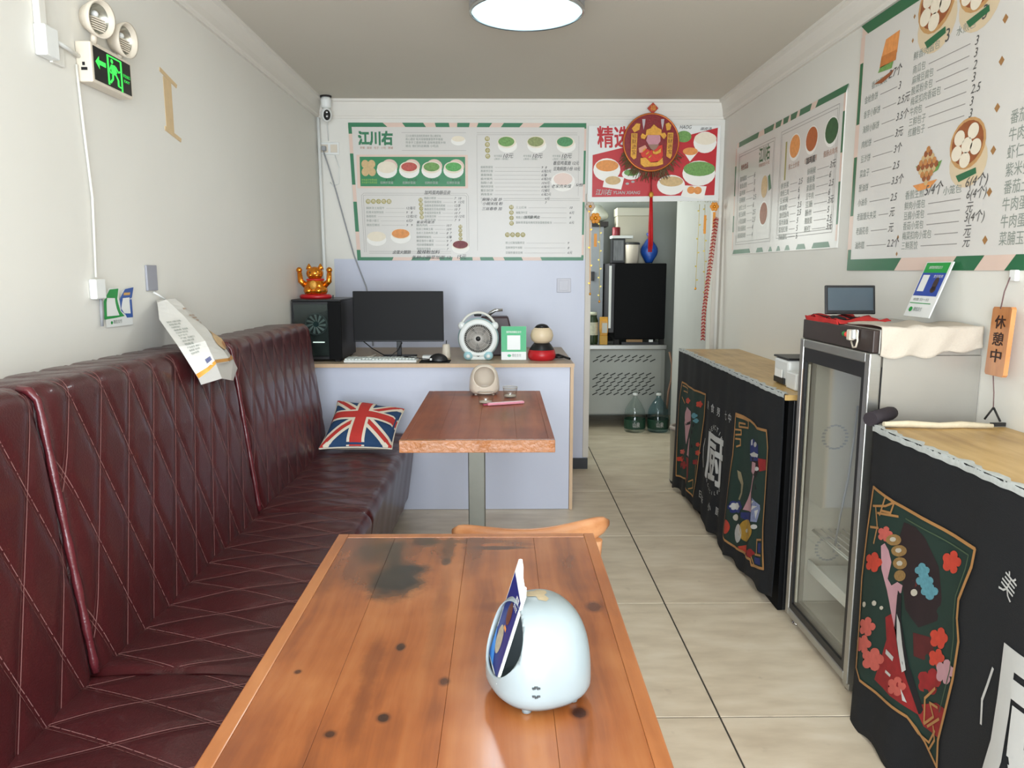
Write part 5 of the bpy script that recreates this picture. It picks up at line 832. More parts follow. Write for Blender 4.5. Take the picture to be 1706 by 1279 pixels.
# ================================================================ MENU SHEETS
def quad_board(name, label, cat, pts, thick, nrm, m, group=None):
    t = thing(name, label, cat, [sum(p[i] for p in pts) / 4 for i in range(3)], group=group)
    n = Vector(nrm); q = [Vector(p) - n * thick for p in pts] + [Vector(p) for p in pts]
    B().add(q, [(0, 1, 2, 3), (4, 7, 6, 5), (0, 4, 5, 1), (1, 5, 6, 2), (2, 6, 7, 3), (3, 7, 4, 0)]).build('sheet', m, t)
    return t
rnd = random.Random(3)
def scribble(n):
    return ''.join(rnd.choice('牛肉面鸡蛋番茄酸汤粉小碗米线香辣红烧素三鲜豆角土豆丝青椒炒饭加肠卤煎饼') for _ in range(n))
SCR = ('border_print', 'menu_lettering', 'price_handwriting', 'rule_lines', 'heading_dots', 'bowl_print', 'food_print', 'caption_print', 'fret_print')
# --- big menu on the back wall; layout units: 1 unit = 1.005 mm
yb = YB - .004
def bk(a, b, h): x = a / 3.877 - 20; y = 253 + b / 3.877; return (-.999 + x * .0039, yb - .003 - h, 1.430 + y * .00383)
mb = quad_board('wall_menu', 'large green-bordered menu sheet on the back wall above the monitor', 'menu', [bk(112, -985, 0), bk(1605, -985, 0), bk(1613, -95, 0), bk(78, -95, 0)], .003, (0, -1, 0), paper, 'green bordered wall menus')
P = Print(bk, .0005)
def F(pts): return [(a, -b) for a, b in pts]
P.poly('border_base', ink_pink, F([(78, 95), (1613, 95), (1613, 122), (80, 122)])); P.poly('border_base', ink_pink, F([(110, 963), (1606, 963), (1605, 985), (112, 985)]))
P.poly('border_base', ink_pink, F([(78, 122), (100, 122), (135, 963), (111, 963)])); P.poly('border_base', ink_pink, F([(1600, 122), (1613, 122), (1606, 963), (1593, 963)]))
for pts in ([(78, 95), (300, 95), (330, 122), (78, 122)], [(78, 122), (100, 122), (102, 165), (80, 165)], [(425, 95), (560, 95), (578, 122), (445, 122)], [(635, 95), (725, 95), (730, 122), (642, 122)],
            [(780, 95), (860, 95), (855, 122), (778, 122)], [(915, 95), (1005, 95), (985, 122), (905, 122)], [(1080, 95), (1205, 95), (1180, 122), (1060, 122)], [(1340, 95), (1612, 95), (1612, 130), (1600, 130), (1600, 122), (1305, 122)],
            [(84, 290), (106, 290), (114, 490), (92, 490)], [(96, 600), (119, 600), (128, 795), (104, 795)], [(109, 915), (133, 915), (135, 963), (350, 963), (340, 985), (112, 985)],
            [(480, 963), (600, 963), (585, 985), (465, 985)], [(650, 963), (740, 963), (735, 985), (655, 985)], [(790, 963), (870, 963), (872, 985), (788, 985)], [(920, 963), (1005, 963), (1015, 985), (925, 985)], [(1075, 963), (1195, 963), (1205, 985), (1085, 985)],
            [(1320, 963), (1590, 963), (1592, 950), (1606, 950), (1605, 985), (1330, 985)], [(1598, 270), (1611, 270), (1609, 485), (1596, 485)], [(1595, 600), (1608, 600), (1606, 815), (1593, 815)]):
    P.poly('border_print', ink_green, F(pts), 2)
P.text('shop_lettering', ink_green, '江川右', 142, -235, 78, 2, .085, 0, 218)
P.text('caption_print', ink_brown, '早餐 · 面馆 · 包子 · 小吃 · 粥铺', 150, -262, 15, 2, .01, 0, 212)
for i, y in enumerate((186, 207, 228, 250)): P.text('menu_lettering', ink_grey, ['江川右餐饮选用优质食材 用心做好味', '用心做好 每天现做健康营养早餐面', '传承手工面食传统 品味地道家乡味', '就在 我们的这碗面 小吃店'][i], 445, -y, 15, 2, .012, 0, (228, 240, 258, 212)[i])
for y in (157, 270): P.line('rule_lines', ink_line, [(420, -y), (835, -y)], 1.6, 2)
P.ell('bowl_print#b', bowl_white, 785, -208, 47, 30, 2); P.ell('food_print#a', food_cream, 785, -196, 42, 18, 3)
P.rect('panel_frame', ink_pink, 125, -512, 845, -298, 1); P.rect('green_panel', mat('ink_panel', (44, 132, 84), .35), 146, -500, 828, -311, 2)
for k, (x, y) in enumerate(((180, 358), (222, 358), (180, 408), (224, 408), (202, 384))): P.ell('food_print#t', food_tan, x, -y, 24, 27, 3 + k * .2)
for x, m in ((320, food_cream), (465, food_red), (610, food_green), (752, mat('food_leaf', (92, 170, 92), .5, var=.5, vscale=90))):
    P.ell('bowl_print#p', ink_pink, x + 18, -372, 52, 46, 3); P.ell('bowl_print#w', bowl_white, x, -398, 66, 50, 4); P.ell('bowl_print#r', food_cream, x, -378, 62, 38, 4.5); P.ell('food_print#' + m.name, m, x, -375, 52, 29, 5)
    P.text('caption_print#w', print_white, '招牌炒菜面', x - 45, -485, 15, 3, .012, 0, 84); P.text('price_handwriting', ink_black, '¥ 12 元', x - 10, -467, 16, 4, .012, .3, 60)
for y in (466, 483): P.text('caption_print#g', mat('ink_lime', (150, 190, 90), .5), '所有面可免费加面', 155, -y, 13, 3, .01, 0, 100)
for e in (0, 12):
    P.line('rule_lines', ink_line, [(160 + e, -930), (150 + e, -560), (165 + e, -545 - e), (835 - e, -545 - e), (848 - e, -565), (848 - e, -890)], 1.6, 2)
    P.line('rule_lines', ink_line, [(190, -925 - e), (730, -925 - e)], 1.6, 2)
def dots(x, y, n, dx, dy, r=16):
    for i in range(n): P.ell('heading_dots', ink_olive, x + dx * i, -(y + dy * i), r, r, 2, 14)
    for i in range(n): P.text('heading_lettering', food_cream, '特色小吃面'[i], x + dx * i - 9, -(y + dy * i) - 9, 19, 3, .01)
dots(193, 598, 5, 34, 0); dots(535, 588, 5, 1.5, 28, 14); dots(793, 762, 4, 0, 26, 13); dots(972, 195, 4, 1, 37, 16); dots(1128, 635, 4, .5, 35, 15); dots(1102, 815, 4, 34, 0, 16)
def rows(x, ys, w, lx, px, price=True, h=15, n=5, big=18):
    for i, y in enumerate(ys):
        ww = w if not isinstance(w, (list, tuple)) else w[i]
        P.text('menu_lettering', ink_grey, scribble(max(3, int(ww / 15))), x, -y - 6, h, 2, .01, 0, ww)
        P.line('rule_lines', ink_line, [(x + ww + 12, -y), (lx, -y)], 1.3, 2)
        if price: P.text('price_handwriting', ink_black, rnd.choice(['6元', '8', '10', '12元', '7', '9']), px, -y - 7, big, 3, .008, .3)
rows(180, (643, 670, 697, 725, 753), (118, 112, 62, 80, 84), 430, 440); rows(180, (643, 670, 697, 725, 753), 4, 190, 470)
rows(560, (578, 603, 627, 650, 674, 697, 720), (75, 110, 135, 135, 105, 75, 72), 748, 755); rows(560, (578, 603, 627, 650, 674, 697, 720), 4, 570, 782)
rows(505, (755, 780, 805, 832, 857, 883, 910), (72, 108, 138, 95, 112, 110, 90), 695, 702); rows(505, (755, 780, 805, 832, 857), 4, 515, 724)
rows(930, (378, 403, 428, 453, 478, 503, 528, 553), (78, 78, 72, 74, 74, 80, 80, 74), 1318, 1325); rows(930, (378, 403, 428, 453, 478, 503, 528, 553, 580, 605), 4, 940, 1348)
rows(1158, (638, 672, 703, 737), (70, 75, 150, 235), 1490, 1510); rows(1090, (870, 902, 935), (125, 110, 112), 1485, 1500)
for x, y, m, r in ((400, 808, food_orange, 58), (242, 825, food_cream, 56), (792, 880, food_wine, 50)):
    P.ell('bowl_print#w', bowl_white, x, -y - 22, r + 8, r * .75, 2); P.ell('bowl_print#r', food_cream, x, -y - 2, r + 5, r * .58, 2.5); P.ell('food_print#' + m.name, m, x, -y, r, r * .52, 3)
for x, m in ((1095, food_green), (1285, mat('food_olive', (140, 150, 96), .5, var=.5, vscale=90)), (1475, mat('food_deep_green', (78, 142, 92), .5, var=.5, vscale=90))):
    P.ell('bowl_print#w', bowl_white, x + 8, -238, 62, 46, 2); P.ell('bowl_print#r', food_cream, x + 3, -216, 60, 38, 2.5); P.ell('food_print#' + m.name, m, x, -213, 52, 31, 3)
    P.text('menu_lettering', ink_grey, '时令青菜', x - 78, -312, 14, 2, .01, 0, 50); P.text('price_handwriting', ink_black, '10元', x - 20, -318, 30, 3, .008, .3); P.text('menu_lettering', ink_grey, '(清炒 / 蒜蓉)', x - 78, -332, 12, 2, .008, 0, 90)
P.ell('bowl_print#w', bowl_white, 1465, -470, 78, 62, 2); P.ell('food_print#pale', mat('food_blush', (232, 210, 200), .5), 1465, -452, 62, 40, 3)
for e in (0, 12): P.line('rule_lines', ink_line, [(905, -157 - e), (1555, -157 - e)], 1.6, 2); P.line('rule_lines', ink_line, [(1075, -578 - e), (1575, -578 - e)], 1.6, 2)
P.line('rule_lines', ink_line, [(905, -175), (905, -920)], 1.2, 2); P.line('rule_lines', ink_line, [(1565, -175), (1565, -560)], 1.2, 2)
for body, x, y, w, s in (('加鸡蛋肉肠豆皮', 560, 553, 172, 24), ('卤蛋火腿肠', 345, 942, 120, 22), ('酸辣粉加料', 505, 942, 150, 24), ('各种小碗菜加面 12', 470, 976, 258, 22), ('15元', 770, 976, 60, 30), ('紫菜鸡蛋汤', 505, 742, 118, 17),
                         ('番茄鸡蛋面 12元', 1400, 362, 168, 24), ('豆角焖面小份 10元', 1400, 398, 176, 24), ('老家肉夹馍', 1390, 510, 130, 22), ('5/份', 1548, 500, 50, 20), ('麻辣小面 炒', 935, 595, 132, 20), ('小碗米线 粉', 940, 622, 132, 20), ('三丝春卷 加', 935, 655, 132, 20), ('加鸡腿 鸭血', 1210, 710, 105, 20)):
    P.text('price_handwriting', ink_black, body, x, -y, s, 4, .012, .25, w)
P.build(mb, SCR + tuple(k for k in P.L))

ink_marker = mat('ink_marker_grey', (84, 82, 80), .5)
# --- menu sheets on the right wall: a runs along the wall towards the camera, b is height (metres)
xr = XR - .0045
def board_R(y0, z0):
    return lambda a, b, h: (xr - h, y0 - a, z0 + b)
r2 = board_R(4.79, 1.457)
m2 = quad_board('wall_menu', 'smaller menu sheet with three round dishes, on the right wall near the doorway', 'menu', [r2(0, 0, 0), r2(1.51, 0, 0), r2(1.505, .675, 0), r2(-.01, .69, 0)], .004, (-1, 0, 0), paper, 'green bordered wall menus')
P = Print(r2, .0006)
for a0, a1, s in ((.06, .40, 0), (.50, .64, .01), (.68, .75, 0), (.79, .85, 0), (.89, .96, 0), (1.01, 1.13, -.01), (1.22, 1.505, -.03)):
    P.poly('border_print', ink_deep, [(a0 + s, .645), (a1, .645), (a1 + .02, .675), (a0, .675)])
for a0, a1 in ((.02, .36), (.46, .58), (.66, .72), (.78, .84), (.90, .97), (1.05, 1.17), (1.24, 1.44)):
    P.poly('border_print', ink_deep, [(a0, .005), (a1, .005), (a1 - .02, .03), (a0 + .02, .03)])
for b0, b1 in ((.36, .54), (.14, .24)): P.rect('border_print', ink_deep, .0, b0, .02, b1)
for b0, b1 in ((.40, .57), (.10, .28)): P.rect('border_print', ink_deep, 1.487, b0, 1.505, b1)
P.rect('border_base', ink_pink, 1.487, .03, 1.505, .645, .5); P.rect('border_base', ink_pink, .0, .03, .02, .645, .5); P.rect('border_base', ink_pink, .02, .645, 1.487, .675, .5)
for a0, a1, b0, b1 in ((.07, .68, .06, .60), (.77, 1.45, .07, .61)):
    for e in (0, .015): P.line('rule_lines', ink_line, [(a0 + e, b0 + e), (a1 - e, b0 + e), (a1 - e, b1 - e), (a0 + e, b1 - e), (a0 + e, b0 + e)], .0025)
P.text('shop_lettering', ink_deep, '江川右', .44, .50, .075, 1, .045, 0, .17); P.text('caption_print', ink_brown, '早餐面馆包子小吃', .44, .475, .018, 1, .01, 0, .17)
P.text('heading_lettering', mat('ink_brick', (150, 84, 70), .5), '特色饮品', .12, .50, .03, 1, .03, 0, .13)
def rowsR(x, b0, n, db, w, lx, px, size=.028, prices=None, m=ink_grey, names=None):
    for i in range(n):
        b = b0 - db * i; ww = w * rnd.uniform(.7, 1.0)
        nm = names[i] if names else scribble(max(2, int(ww / (size * 1.0))))
        ww = len(nm) * size * .98 if names else ww
        P.text('menu_lettering', m, nm, x, b - size * .4, size, 1, .010, 0, ww)
        P.line('rule_lines', ink_line, [(x + ww + .02, b), (lx, b)], .0028)
        p = prices[i] if prices else rnd.choice(['3元', '5', '6', '2.5', '4'])
        if p: P.text('price_handwriting', ink_marker, p, px, b - size * .45, size * 1.2, 2, .006, .25)
rowsR(.11, .445, 9, .042, .15, .36, .37)
rowsR(.80, .33, 8, .037, .13, 1.02, 1.04); rowsR(1.14, .36, 8, .038, .10, 1.38, 1.39)
for a, b, m in ((.555, .215, food_brown),): P.ell('bowl_print', bowl_white, a, b, .075, .07, 1); P.ell('food_print', m, a, b, .06, .06, 2)
P.poly('food_print#leaf', ink_deep, [(.60, .41), (.63, .42), (.66, .34), (.62, .33)]); P.ell('food_print#t', food_tan, .55, .36, .05, .06, 2)
for a, m in ((.965, food_orange), (1.17, mat('food_rust', (176, 92, 40), .5, var=.3, vscale=60)), (1.385, mat('food_spinach', (44, 88, 48), .5, var=.5, vscale=50))):
    P.ell('bowl_print#w', bowl_white, a, .505, .075, .065, 1); P.ell('food_print#' + m.name, m, a, .51, .066, .055, 2); P.text('caption_print', ink_brown, scribble(5), a - .07, .405, .025, 1, .015, 0, .14)
P.rect('fret_print', ink_olive, .84, .36, .86, .55); P.text('price_handwriting', ink_black, '加鸡蛋', 1.12, .40, .03, 2, .03, 0)
P.build(m2, tuple(P.L))

r1 = board_R(3.17, 1.36)
m1 = quad_board('wall_menu', 'largest menu sheet with steamer baskets and a sandwich, on the right wall above the fridge', 'menu', [r1(0, 0, 0), r1(1.75, 0, 0), r1(1.75, .97, 0), r1(-.012, .97, 0)], .004, (-1, 0, 0), paper, 'green bordered wall menus')
P = Print(r1, .0006)
P.rect('border_base', ink_pink, -.006, .046, .028, .924, .5); P.rect('border_base', ink_pink, 0, 0, 1.75, .045, .5); P.rect('border_base', ink_pink, 0, .925, 1.75, .97, .5)
P.poly('border_print', ink_deep, [(0, 0), (.385, 0), (.43, .045), (.028, .045), (.028, .085), (0, .085)], 1)
for a0, a1 in ((.72, .86), (1.00, 1.25), (1.4, 1.75)): P.poly('border_print', ink_deep, [(a0, 0), (a1, 0), (a1 + .045, .045), (a0 + .045, .045)], 1)
P.poly('border_print', ink_deep, [(-.012, .97), (.60, .97), (.55, .925), (.05, .925)], 1); P.rect('border_print', ink_deep, .80, .925, 1.1, .97, 1)
P.rect('border_print', ink_deep, 0, .585, .026, .822, 1); P.rect('border_print', ink_deep, 0, .222, .026, .457, 1)
rowsR(.06, .665, 11, .0568, .16, .31, .32, .027, ['3', '2.5元', '3.5个', '3元', '3个', '2.5', '3.5个', '2.5', '元', '元', '2.2个'], ink_grey, ['金枪鱼饼', '香芋小酥饼', '海鲜小酥饼', '肉松饼', '豆沙饼', '菜盒子', '葱油饼', '小油条', '老面馒头夹菜', '老面花卷', '油炸糕'])
rowsR(.412, .692, 7, .0355, .2, .74, .765, .027, ['3', '3', '2', '3', '2.5', '3', '3'], mat('ink_moss', (120, 136, 122), .5), ['南瓜包', '麻辣豆腐包', '酸菜粉条包', '梅菜扣肉香菇包', '牛肉包', '三鲜包子', '红糖包子'])
rowsR(.425, .224, 5, .0350, .2, .76, .79, .027, ['6(4个)', '元', '3(4个)', '元', '元'], mat('ink_moss', (120, 136, 122)), ['鲜肉小笼包', '豆腐小笼包', '香菇小笼包', '梅菜扣肉小笼包', '三鲜蒸饺'])
rowsR(.965, .425, 8, .0485, .26, 1.4, 1.45, .036, None, mat('ink_moss', (120, 136, 122)), ['番茄肉三明治', '牛肉三明治', '虾仁三明治', '紫米粥', '番茄土豆粥', '牛肉蛋饭', '牛肉蛋饭', '菜脯玉米蛋粥'])
P.text('menu_lettering', ink_brown, '香煎蛋饺', .11, .70, .026, 1, .02, 0, .12); P.text('price_handwriting', ink_black, '2.7个', .24, .705, .036, 2, .014, .3)
P.text('menu_lettering', ink_brown, '鲜香肉酱包', .41, .728, .026, 1, .02, 0, .16); P.text('price_handwriting', ink_black, '3', .60, .735, .05, 2, .02, .1)
P.text('menu_lettering', ink_brown, '水煎包', .66, .735, .026, 1, .02, 0, .10); P.text('price_handwriting', ink_black, '3', .79, .745, .05, 2, .02, .1)
P.text('menu_lettering', ink_brown, '香煎生煎', .425, .25, .028, 1, .02, 0, .12); P.text('price_handwriting', ink_black, '5/4个', .55, .25, .04, 2, .014, .3)
P.text('menu_lettering', ink_brown, '小笼包', .66, .243, .026, 1, .02, 0, .10); P.text('price_handwriting', ink_black, '6(4个)', .78, .247, .036, 2, .014, .3)
for b in (.90, .81, .715, .60, .47, .35, .23, .09): P.poly('heading_dots', gold_print, [(.90, b - .014), (.913, b), (.90, b + .014), (.887, b)], 1)
for b in (.88, .80, .12, .06): P.poly('heading_dots', gold_print, [(.395, b - .009), (.402, b), (.395, b + .009), (.388, b)], 1)
# sandwich
P.poly('food_print#s1', food_orange, [(.17, .795), (.20, .86), (.30, .865), (.29, .79)], 1); P.poly('food_print#s2', mat('food_toast', (196, 120, 56), .5, var=.3, vscale=40), [(.165, .765), (.175, .805), (.29, .80), (.285, .765)], 2)
P.poly('food_print#g', food_green, [(.155, .75), (.17, .768), (.27, .765), (.26, .742)], 2); P.poly('food_print#d', food_brown, [(.13, .715), (.28, .735), (.26, .718), (.19, .705)], 2)
def steamer(a, b, k):
    P.ell('bowl_print#base', mat('bamboo_pale', (216, 196, 164), .5), a + .01, b - .055 * k, .105 * k, .085 * k, 1); P.ell('bowl_print#rim', mat('bamboo', (196, 150, 96), .5, var=.2, vscale=60), a, b + .005, .10 * k, .085 * k, 2); P.ell('bowl_print#in', food_brown, a, b + .007, .088 * k, .073 * k, 3)
    for x, y in ((-.045, .03), (.03, .042), (-.055, -.02), (0, .0), (.05, -.012), (-.005, -.048)): P.ell('food_print#bun', food_cream, a + x * k, b + y * k, .030 * k, .026 * k, 4)
    P.poly('food_print#leaf', ink_deep, [(a - .05 * k, b - .095 * k), (a + .06 * k, b - .08 * k), (a + .065 * k, b - .10 * k), (a - .03 * k, b - .118 * k)], 3)
steamer(.77, .385, .92); steamer(.53, .875, 1.1); steamer(.76, .86, 1.0)
for i in range(5):
    for j in range(5): P.ell('food_print#nug%d' % ((i + j) % 3), (food_tan, food_brown, mat('food_caramel', (190, 130, 74), .5, var=.3, vscale=60))[(i + j) % 3], .554 + (i - j) * .0135, .352 + (i + j - 4) * .0135, .012, .011, 3 + .1 * ((i + j) % 3))
P.poly('food_print#g2', food_green, [(.48, .36), (.53, .31), (.62, .33), (.64, .36), (.56, .345)], 2); P.poly('food_print#plate', food_orange, [(.47, .295), (.62, .30), (.585, .277), (.51, .272)], 2)
P.build(m1, tuple(P.L))

# --- red board over the doorway; layout units from its lower left
yr = YB - .018
def rb(a, b, h): px = a / 4.737 - 26; py = 58 + b / 4.737; return (.581 + px * .00389, yr - .006 - h, 2.296 + py * .00381 - .02)
rbd = quad_board('menu_lightboard', 'red and white dish board mounted over the doorway, partly behind the round ornament', 'board', [rb(95, -862, 0), rb(1145, -850, 0), rb(1140, -258, 0), rb(95, -262, 0)], .006, (0, -1, 0), white_pl)
P = Print(rb, .0006)
P.poly('red_field', ink_red, F([(130, 490), (480, 405), (900, 330), (1118, 275), (1110, 805), (130, 822)]))
P.text('big_lettering', ink_red, '精选', 165, -430, 150, 2, .035, -.08, 262)
P.text('shop_lettering', print_white, '江川右', 160, -805, 42, 2, .04, .2, 128); P.text('shop_lettering', print_white, 'YUAN XIANG', 300, -798, 30, 2, .03, .2, 215)
P.text('marker_lettering', ink_black, 'HAOG', 815, -285, 34, 2, .01, .3, 95); P.text('marker_lettering', ink_black, '面皮汤', 980, -295, 22, 2, .01, .3, 90)
for b_, f_, (x, y, rx, ry), fr_ in ((bowl_white, food_orange, (245, 605, 108, 90), .7), (bowl_white, food_cream, (1020, 390, 92, 84), .8), (bowl_white, food_green, (980, 632, 132, 100), .8), (bowl_white, food_tan, (760, 725, 112, 80), .7)):
    P.ell('bowl_print#' + f_.name, b_, x, -y, rx, ry, 2); P.ell('food_print#' + f_.name, f_, x + 2, -y + ry * .35, rx * fr_ * 1.2, ry * fr_ * .72, 3)
P.poly('bowl_print#tray', bowl_white, F([(230, 650), (385, 665), (362, 762), (214, 742)]), 4); P.ell('food_print#fry', food_tan, 295, -690, 62, 34, 5)
P.poly('bowl_print#tray2', bowl_white, F([(855, 470), (975, 455), (905, 540)]), 2); P.ell('food_print#egg', food_orange, 905, -460, 60, 30, 4)
P.poly('bowl_print#tray3', bowl_white, F([(870, 728), (1045, 735), (1025, 838), (840, 815)]), 4); P.ell('food_print#bun1', food_orange, 922, -765, 32, 30, 5); P.ell('food_print#bun2', food_orange, 975, -768, 32, 30, 5.5)
P.ell('food_print#greens', food_green, 850, -345, 60, 45, 3)
P.ell('bowl_print#plate', bowl_white, 440, -640, 74, 44, 2); P.ell('food_print#pl', food_green, 440, -628, 58, 26, 3)
for x, y in ((410, 715), (455, 700)): P.ell('spark', print_white, x, -y, 14, 9, 2)
P.build(rbd, tuple(P.L))

# ================================================================ ROUND FORTUNE ORNAMENT
on = thing('fortune_ornament', 'round red and gold fortune god ornament hanging over the doorway with a long red tassel', 'ornament', (.961, 5.02, 2.178))
oy = YB - .056
def oc(a, b): return (.961 + (1010 + a / 9.133 - 1087) * .00389, 2.178 - (160 + b / 9.133 - 237) * .00384)
orn_red = mat('ornament_red', (128, 22, 28), .4, var=.35, vscale=60, bump=.3, bscale=120)
orn_rim = mat('ornament_rim', (196, 110, 50), .35, .5, var=.2)
orn_gold = mat('ornament_gold', (206, 150, 60), .4, .35, var=.35, vscale=90, bump=.5, bscale=180)
orn_bright = mat('ornament_scarlet', (206, 52, 36), .4, var=.3, vscale=70)
R0 = .178
def disc(b, cx, cz, r, y0, y1, n=48): b.prism([(cx + r * cos(2 * pi * i / n), cz + r * sin(2 * pi * i / n)) for i in range(n)], lambda x, z: (x, y0, z), lambda x, z: (x, y1, z), True)
b = B(); disc(b, .961, 2.178, R0, oy + .012, oy); b.build('disc', orn_red, on)
B().tube([(.961 + R0 * cos(2 * pi * i / 48), oy + .004, 2.178 + R0 * sin(2 * pi * i / 48)) for i in range(49)], .006, 8, cap=False).build('rim', orn_rim, on)
def relief(name, m, pts, d, d0=0.0):
    q = [oc(*p) for p in pts]
    B().prism(q, lambda x, z: (x, oy - d0, z), lambda x, z: (x, oy - d0 - d, z)).build(name, m, on, bevel=.0015)
relief('couplet', orn_gold, [(395, 570), (490, 570), (480, 940), (440, 960), (390, 910)], .006); relief('couplet', orn_gold, [(945, 560), (1035, 560), (1020, 900), (1000, 950), (935, 910)], .006)
relief('cloud', orn_gold, [(400, 500), (470, 420), (530, 430), (520, 520), (440, 560)], .005); relief('cloud', orn_gold, [(910, 430), (960, 410), (1000, 450), (985, 520), (930, 530)], .005)
relief('crown', orn_gold, [(535, 610), (560, 570), (610, 600), (620, 520), (680, 500), (730, 440), (790, 490), (850, 520), (850, 570), (900, 560), (930, 610), (890, 660), (830, 600), (640, 600), (600, 660), (545, 650)], .012)
relief('face', mat('ornament_face', (196, 140, 150), .5, var=.12, vscale=70), [(640, 600), (700, 560), (780, 570), (835, 610), (840, 690), (800, 740), (660, 740), (620, 680)], .010)
relief('beard', mat('ornament_beard', (150, 120, 104), .6), [(650, 738), (820, 738), (780, 800), (735, 830), (690, 800)], .012)
relief('robe', orn_bright, [(520, 800), (600, 780), (690, 830), (790, 760), (870, 740), (885, 900), (850, 980), (700, 1000), (560, 920)], .008)
relief('sleeve', mat('ornament_pink', (214, 150, 130), .5), [(510, 790), (610, 745), (640, 790), (560, 860), (520, 860)], .010)
for (x, y) in ((600, 830), (650, 880), (690, 930)): relief('robe_stripe', orn_gold, [(x - 34, y), (x + 10, y - 40), (x + 26, y - 26), (x - 20, y + 16)], .0035, .008)
relief('ingot', orn_gold, [(720, 830), (760, 850), (800, 830), (850, 790), (845, 860), (780, 890), (725, 875)], .010, .008)
relief('base_cloud', orn_gold, [(540, 940), (620, 930), (700, 1005), (800, 1000), (880, 930), (890, 1030), (800, 1060), (720, 1065), (600, 1075), (545, 1030)], .010)
for x0 in (555, 840): relief('lantern', mat('ornament_silver', (190, 180, 186), .3, .4), [(x0, 360), (x0 + 50, 360), (x0 + 46, 420), (x0 + 26, 520), (x0 + 6, 420)], .004)
P = Print(lambda a, b, h: (a, oy - .0062 - h, b), .0008)
for i, c in enumerate('招财进宝'): 
    for xx, yy in ((440, 600), (985, 595)):
        x, z = oc(xx, yy + 78 * i); P.text('couplet_lettering', mat('couplet_ink', (120, 70, 30), .6), c, x, z - .02, .026, 1, .02, 0, None, 'c')
P.build(on, tuple(P.L))
x, z = oc(715, 200)
B().prism([(x, z - .036), (x + .036, z), (x, z + .036), (x - .036, z)], lambda a, c: (a, oy + .006, c), lambda a, c: (a, oy, c)).build('diamond_plaque', mat('diamond_red', (176, 58, 38), .45, var=.15, vscale=40), on, bevel=.002)
P = Print(lambda a, b, h: (a, oy - h, b), .001); P.text('plaque_lettering', orn_gold, '福', x, z - .016, .032, 1, .01, 0, None, 'c'); P.build(on)
B().tube([(.961, oy + .004, z - .03), (.961, oy + .006, 2.35)], .0025, 6).build('cord', orn_bright, on)
tin = mat('fringe_tinsel', (128, 104, 74), .5, .2, var=.6, vscale=120)
b = B(); rg = random.Random(5)
for i in range(260):
    a = radians(rg.uniform(195, 345)); r0 = R0 * rg.uniform(.8, .98); L = rg.uniform(.015, .060)
    p0 = (.961 + r0 * cos(a), oy + .016 + rg.uniform(0, .006), 2.178 + r0 * sin(a)); p1 = (.961 + (r0 + L) * cos(a + rg.uniform(-.2, .2)), oy + .012 + rg.uniform(-.01, .01), 2.178 + (r0 + L) * sin(a) - .012 - rg.uniform(0, .02))
    b.tube([p0, p1], .0022, 3, cap=False)
b.build('fringe', tin, on, stuff=True)
B().tube([(.967, oy + .006, 2.0), (.968, oy + .002, 1.93), (.969, oy, 1.865)], .004, 6).build('lower_cord', orn_red, on)
B().ball((.969, oy - .002, 1.848), (.016, .012, .02)).build('gold_knot', orn_gold, on)
b = B()
for i in range(26):
    a = i * 2.4; r = .014 * sqrt(i / 26); b.tube([(.970 + r * .5 * cos(a), oy - .002 + r * .4 * sin(a), 1.835), (.972 + r * cos(a), oy - .002 + r * .7 * sin(a), 1.65), (.974 + r * 1.1 * cos(a), oy - .002 + r * .7 * sin(a), 1.52 - .02 * (i % 3))], .0032, 4)
b.build('tassel', mat('tassel_red', (196, 26, 32), .6, var=.2, vscale=50), on, stuff=True)

# ================================================================ ITEMS ON THE LEFT WALL
ex = thing('emergency_exit_sign', 'boxed emergency exit sign with green running man and twin spot lamps on the left wall', 'sign', (XL, 2.35, 1.885))
EX = -1.155
B().b2((XL + .001, 2.236, 1.887), (EX, 2.469, 1.997), bev=.004).build('housing', cream_pl, ex)
B().b2((EX + .0002, 2.247, 1.896), (EX + .0015, 2.459, 1.988)).build('sign_face', mat('sign_black', (20, 22, 22), .25), ex)
gl = mat('exit_green', (40, 196, 70), .4, emit=.35, ecol=(60, 220, 80))
P = Print(lambda a, b, h: (EX + .0016 + h, 2.247 + a * .212, 1.896 + b * .092), .0004)
P.line('pictogram', gl, [(.36, .05), (.36, .93), (.72, .93), (.72, .0)], .05)
P.poly('pictogram', gl, [(.03, .55), (.13, .76), (.13, .64), (.30, .64), (.30, .50), (.13, .50), (.13, .36)])
P.ell('pictogram', gl, .47, .80, .035, .07); P.poly('pictogram', gl, [(.44, .70), (.56, .72), (.60, .52), (.55, .40), (.44, .44)])
P.line('pictogram', gl, [(.45, .66), (.39, .50), (.43, .42)], .04); P.line('pictogram', gl, [(.57, .68), (.64, .55), (.68, .60)], .04)
P.line('pictogram', gl, [(.48, .44), (.47, .26), (.40, .12)], .05); P.line('pictogram', gl, [(.56, .44), (.62, .30), (.62, .12), (.68, .10)], .05)
P.text('sign_lettering', gl, '安全出口', .77, .50, .10, 1, .01, 0, .20); P.text('sign_lettering', gl, 'EXIT', .79, .34, .10, 1, .01, 0, .16)
P.build(ex, ('pictogram', 'sign_lettering'))
B().b2((-1.185, 2.2345, 1.918), (-1.168, 2.2362, 1.926)).b2((-1.181, 2.2345, 1.931), (-1.174, 2.2362, 1.94)).build('test_button', black_pl, ex)
B().b2((-1.195, 2.30, 1.997), (-1.165, 2.42, 2.004)).build('lamp_bracket', cream_pl, ex)
refl = mat('reflector', (176, 176, 166), .25, .7, var=.15)
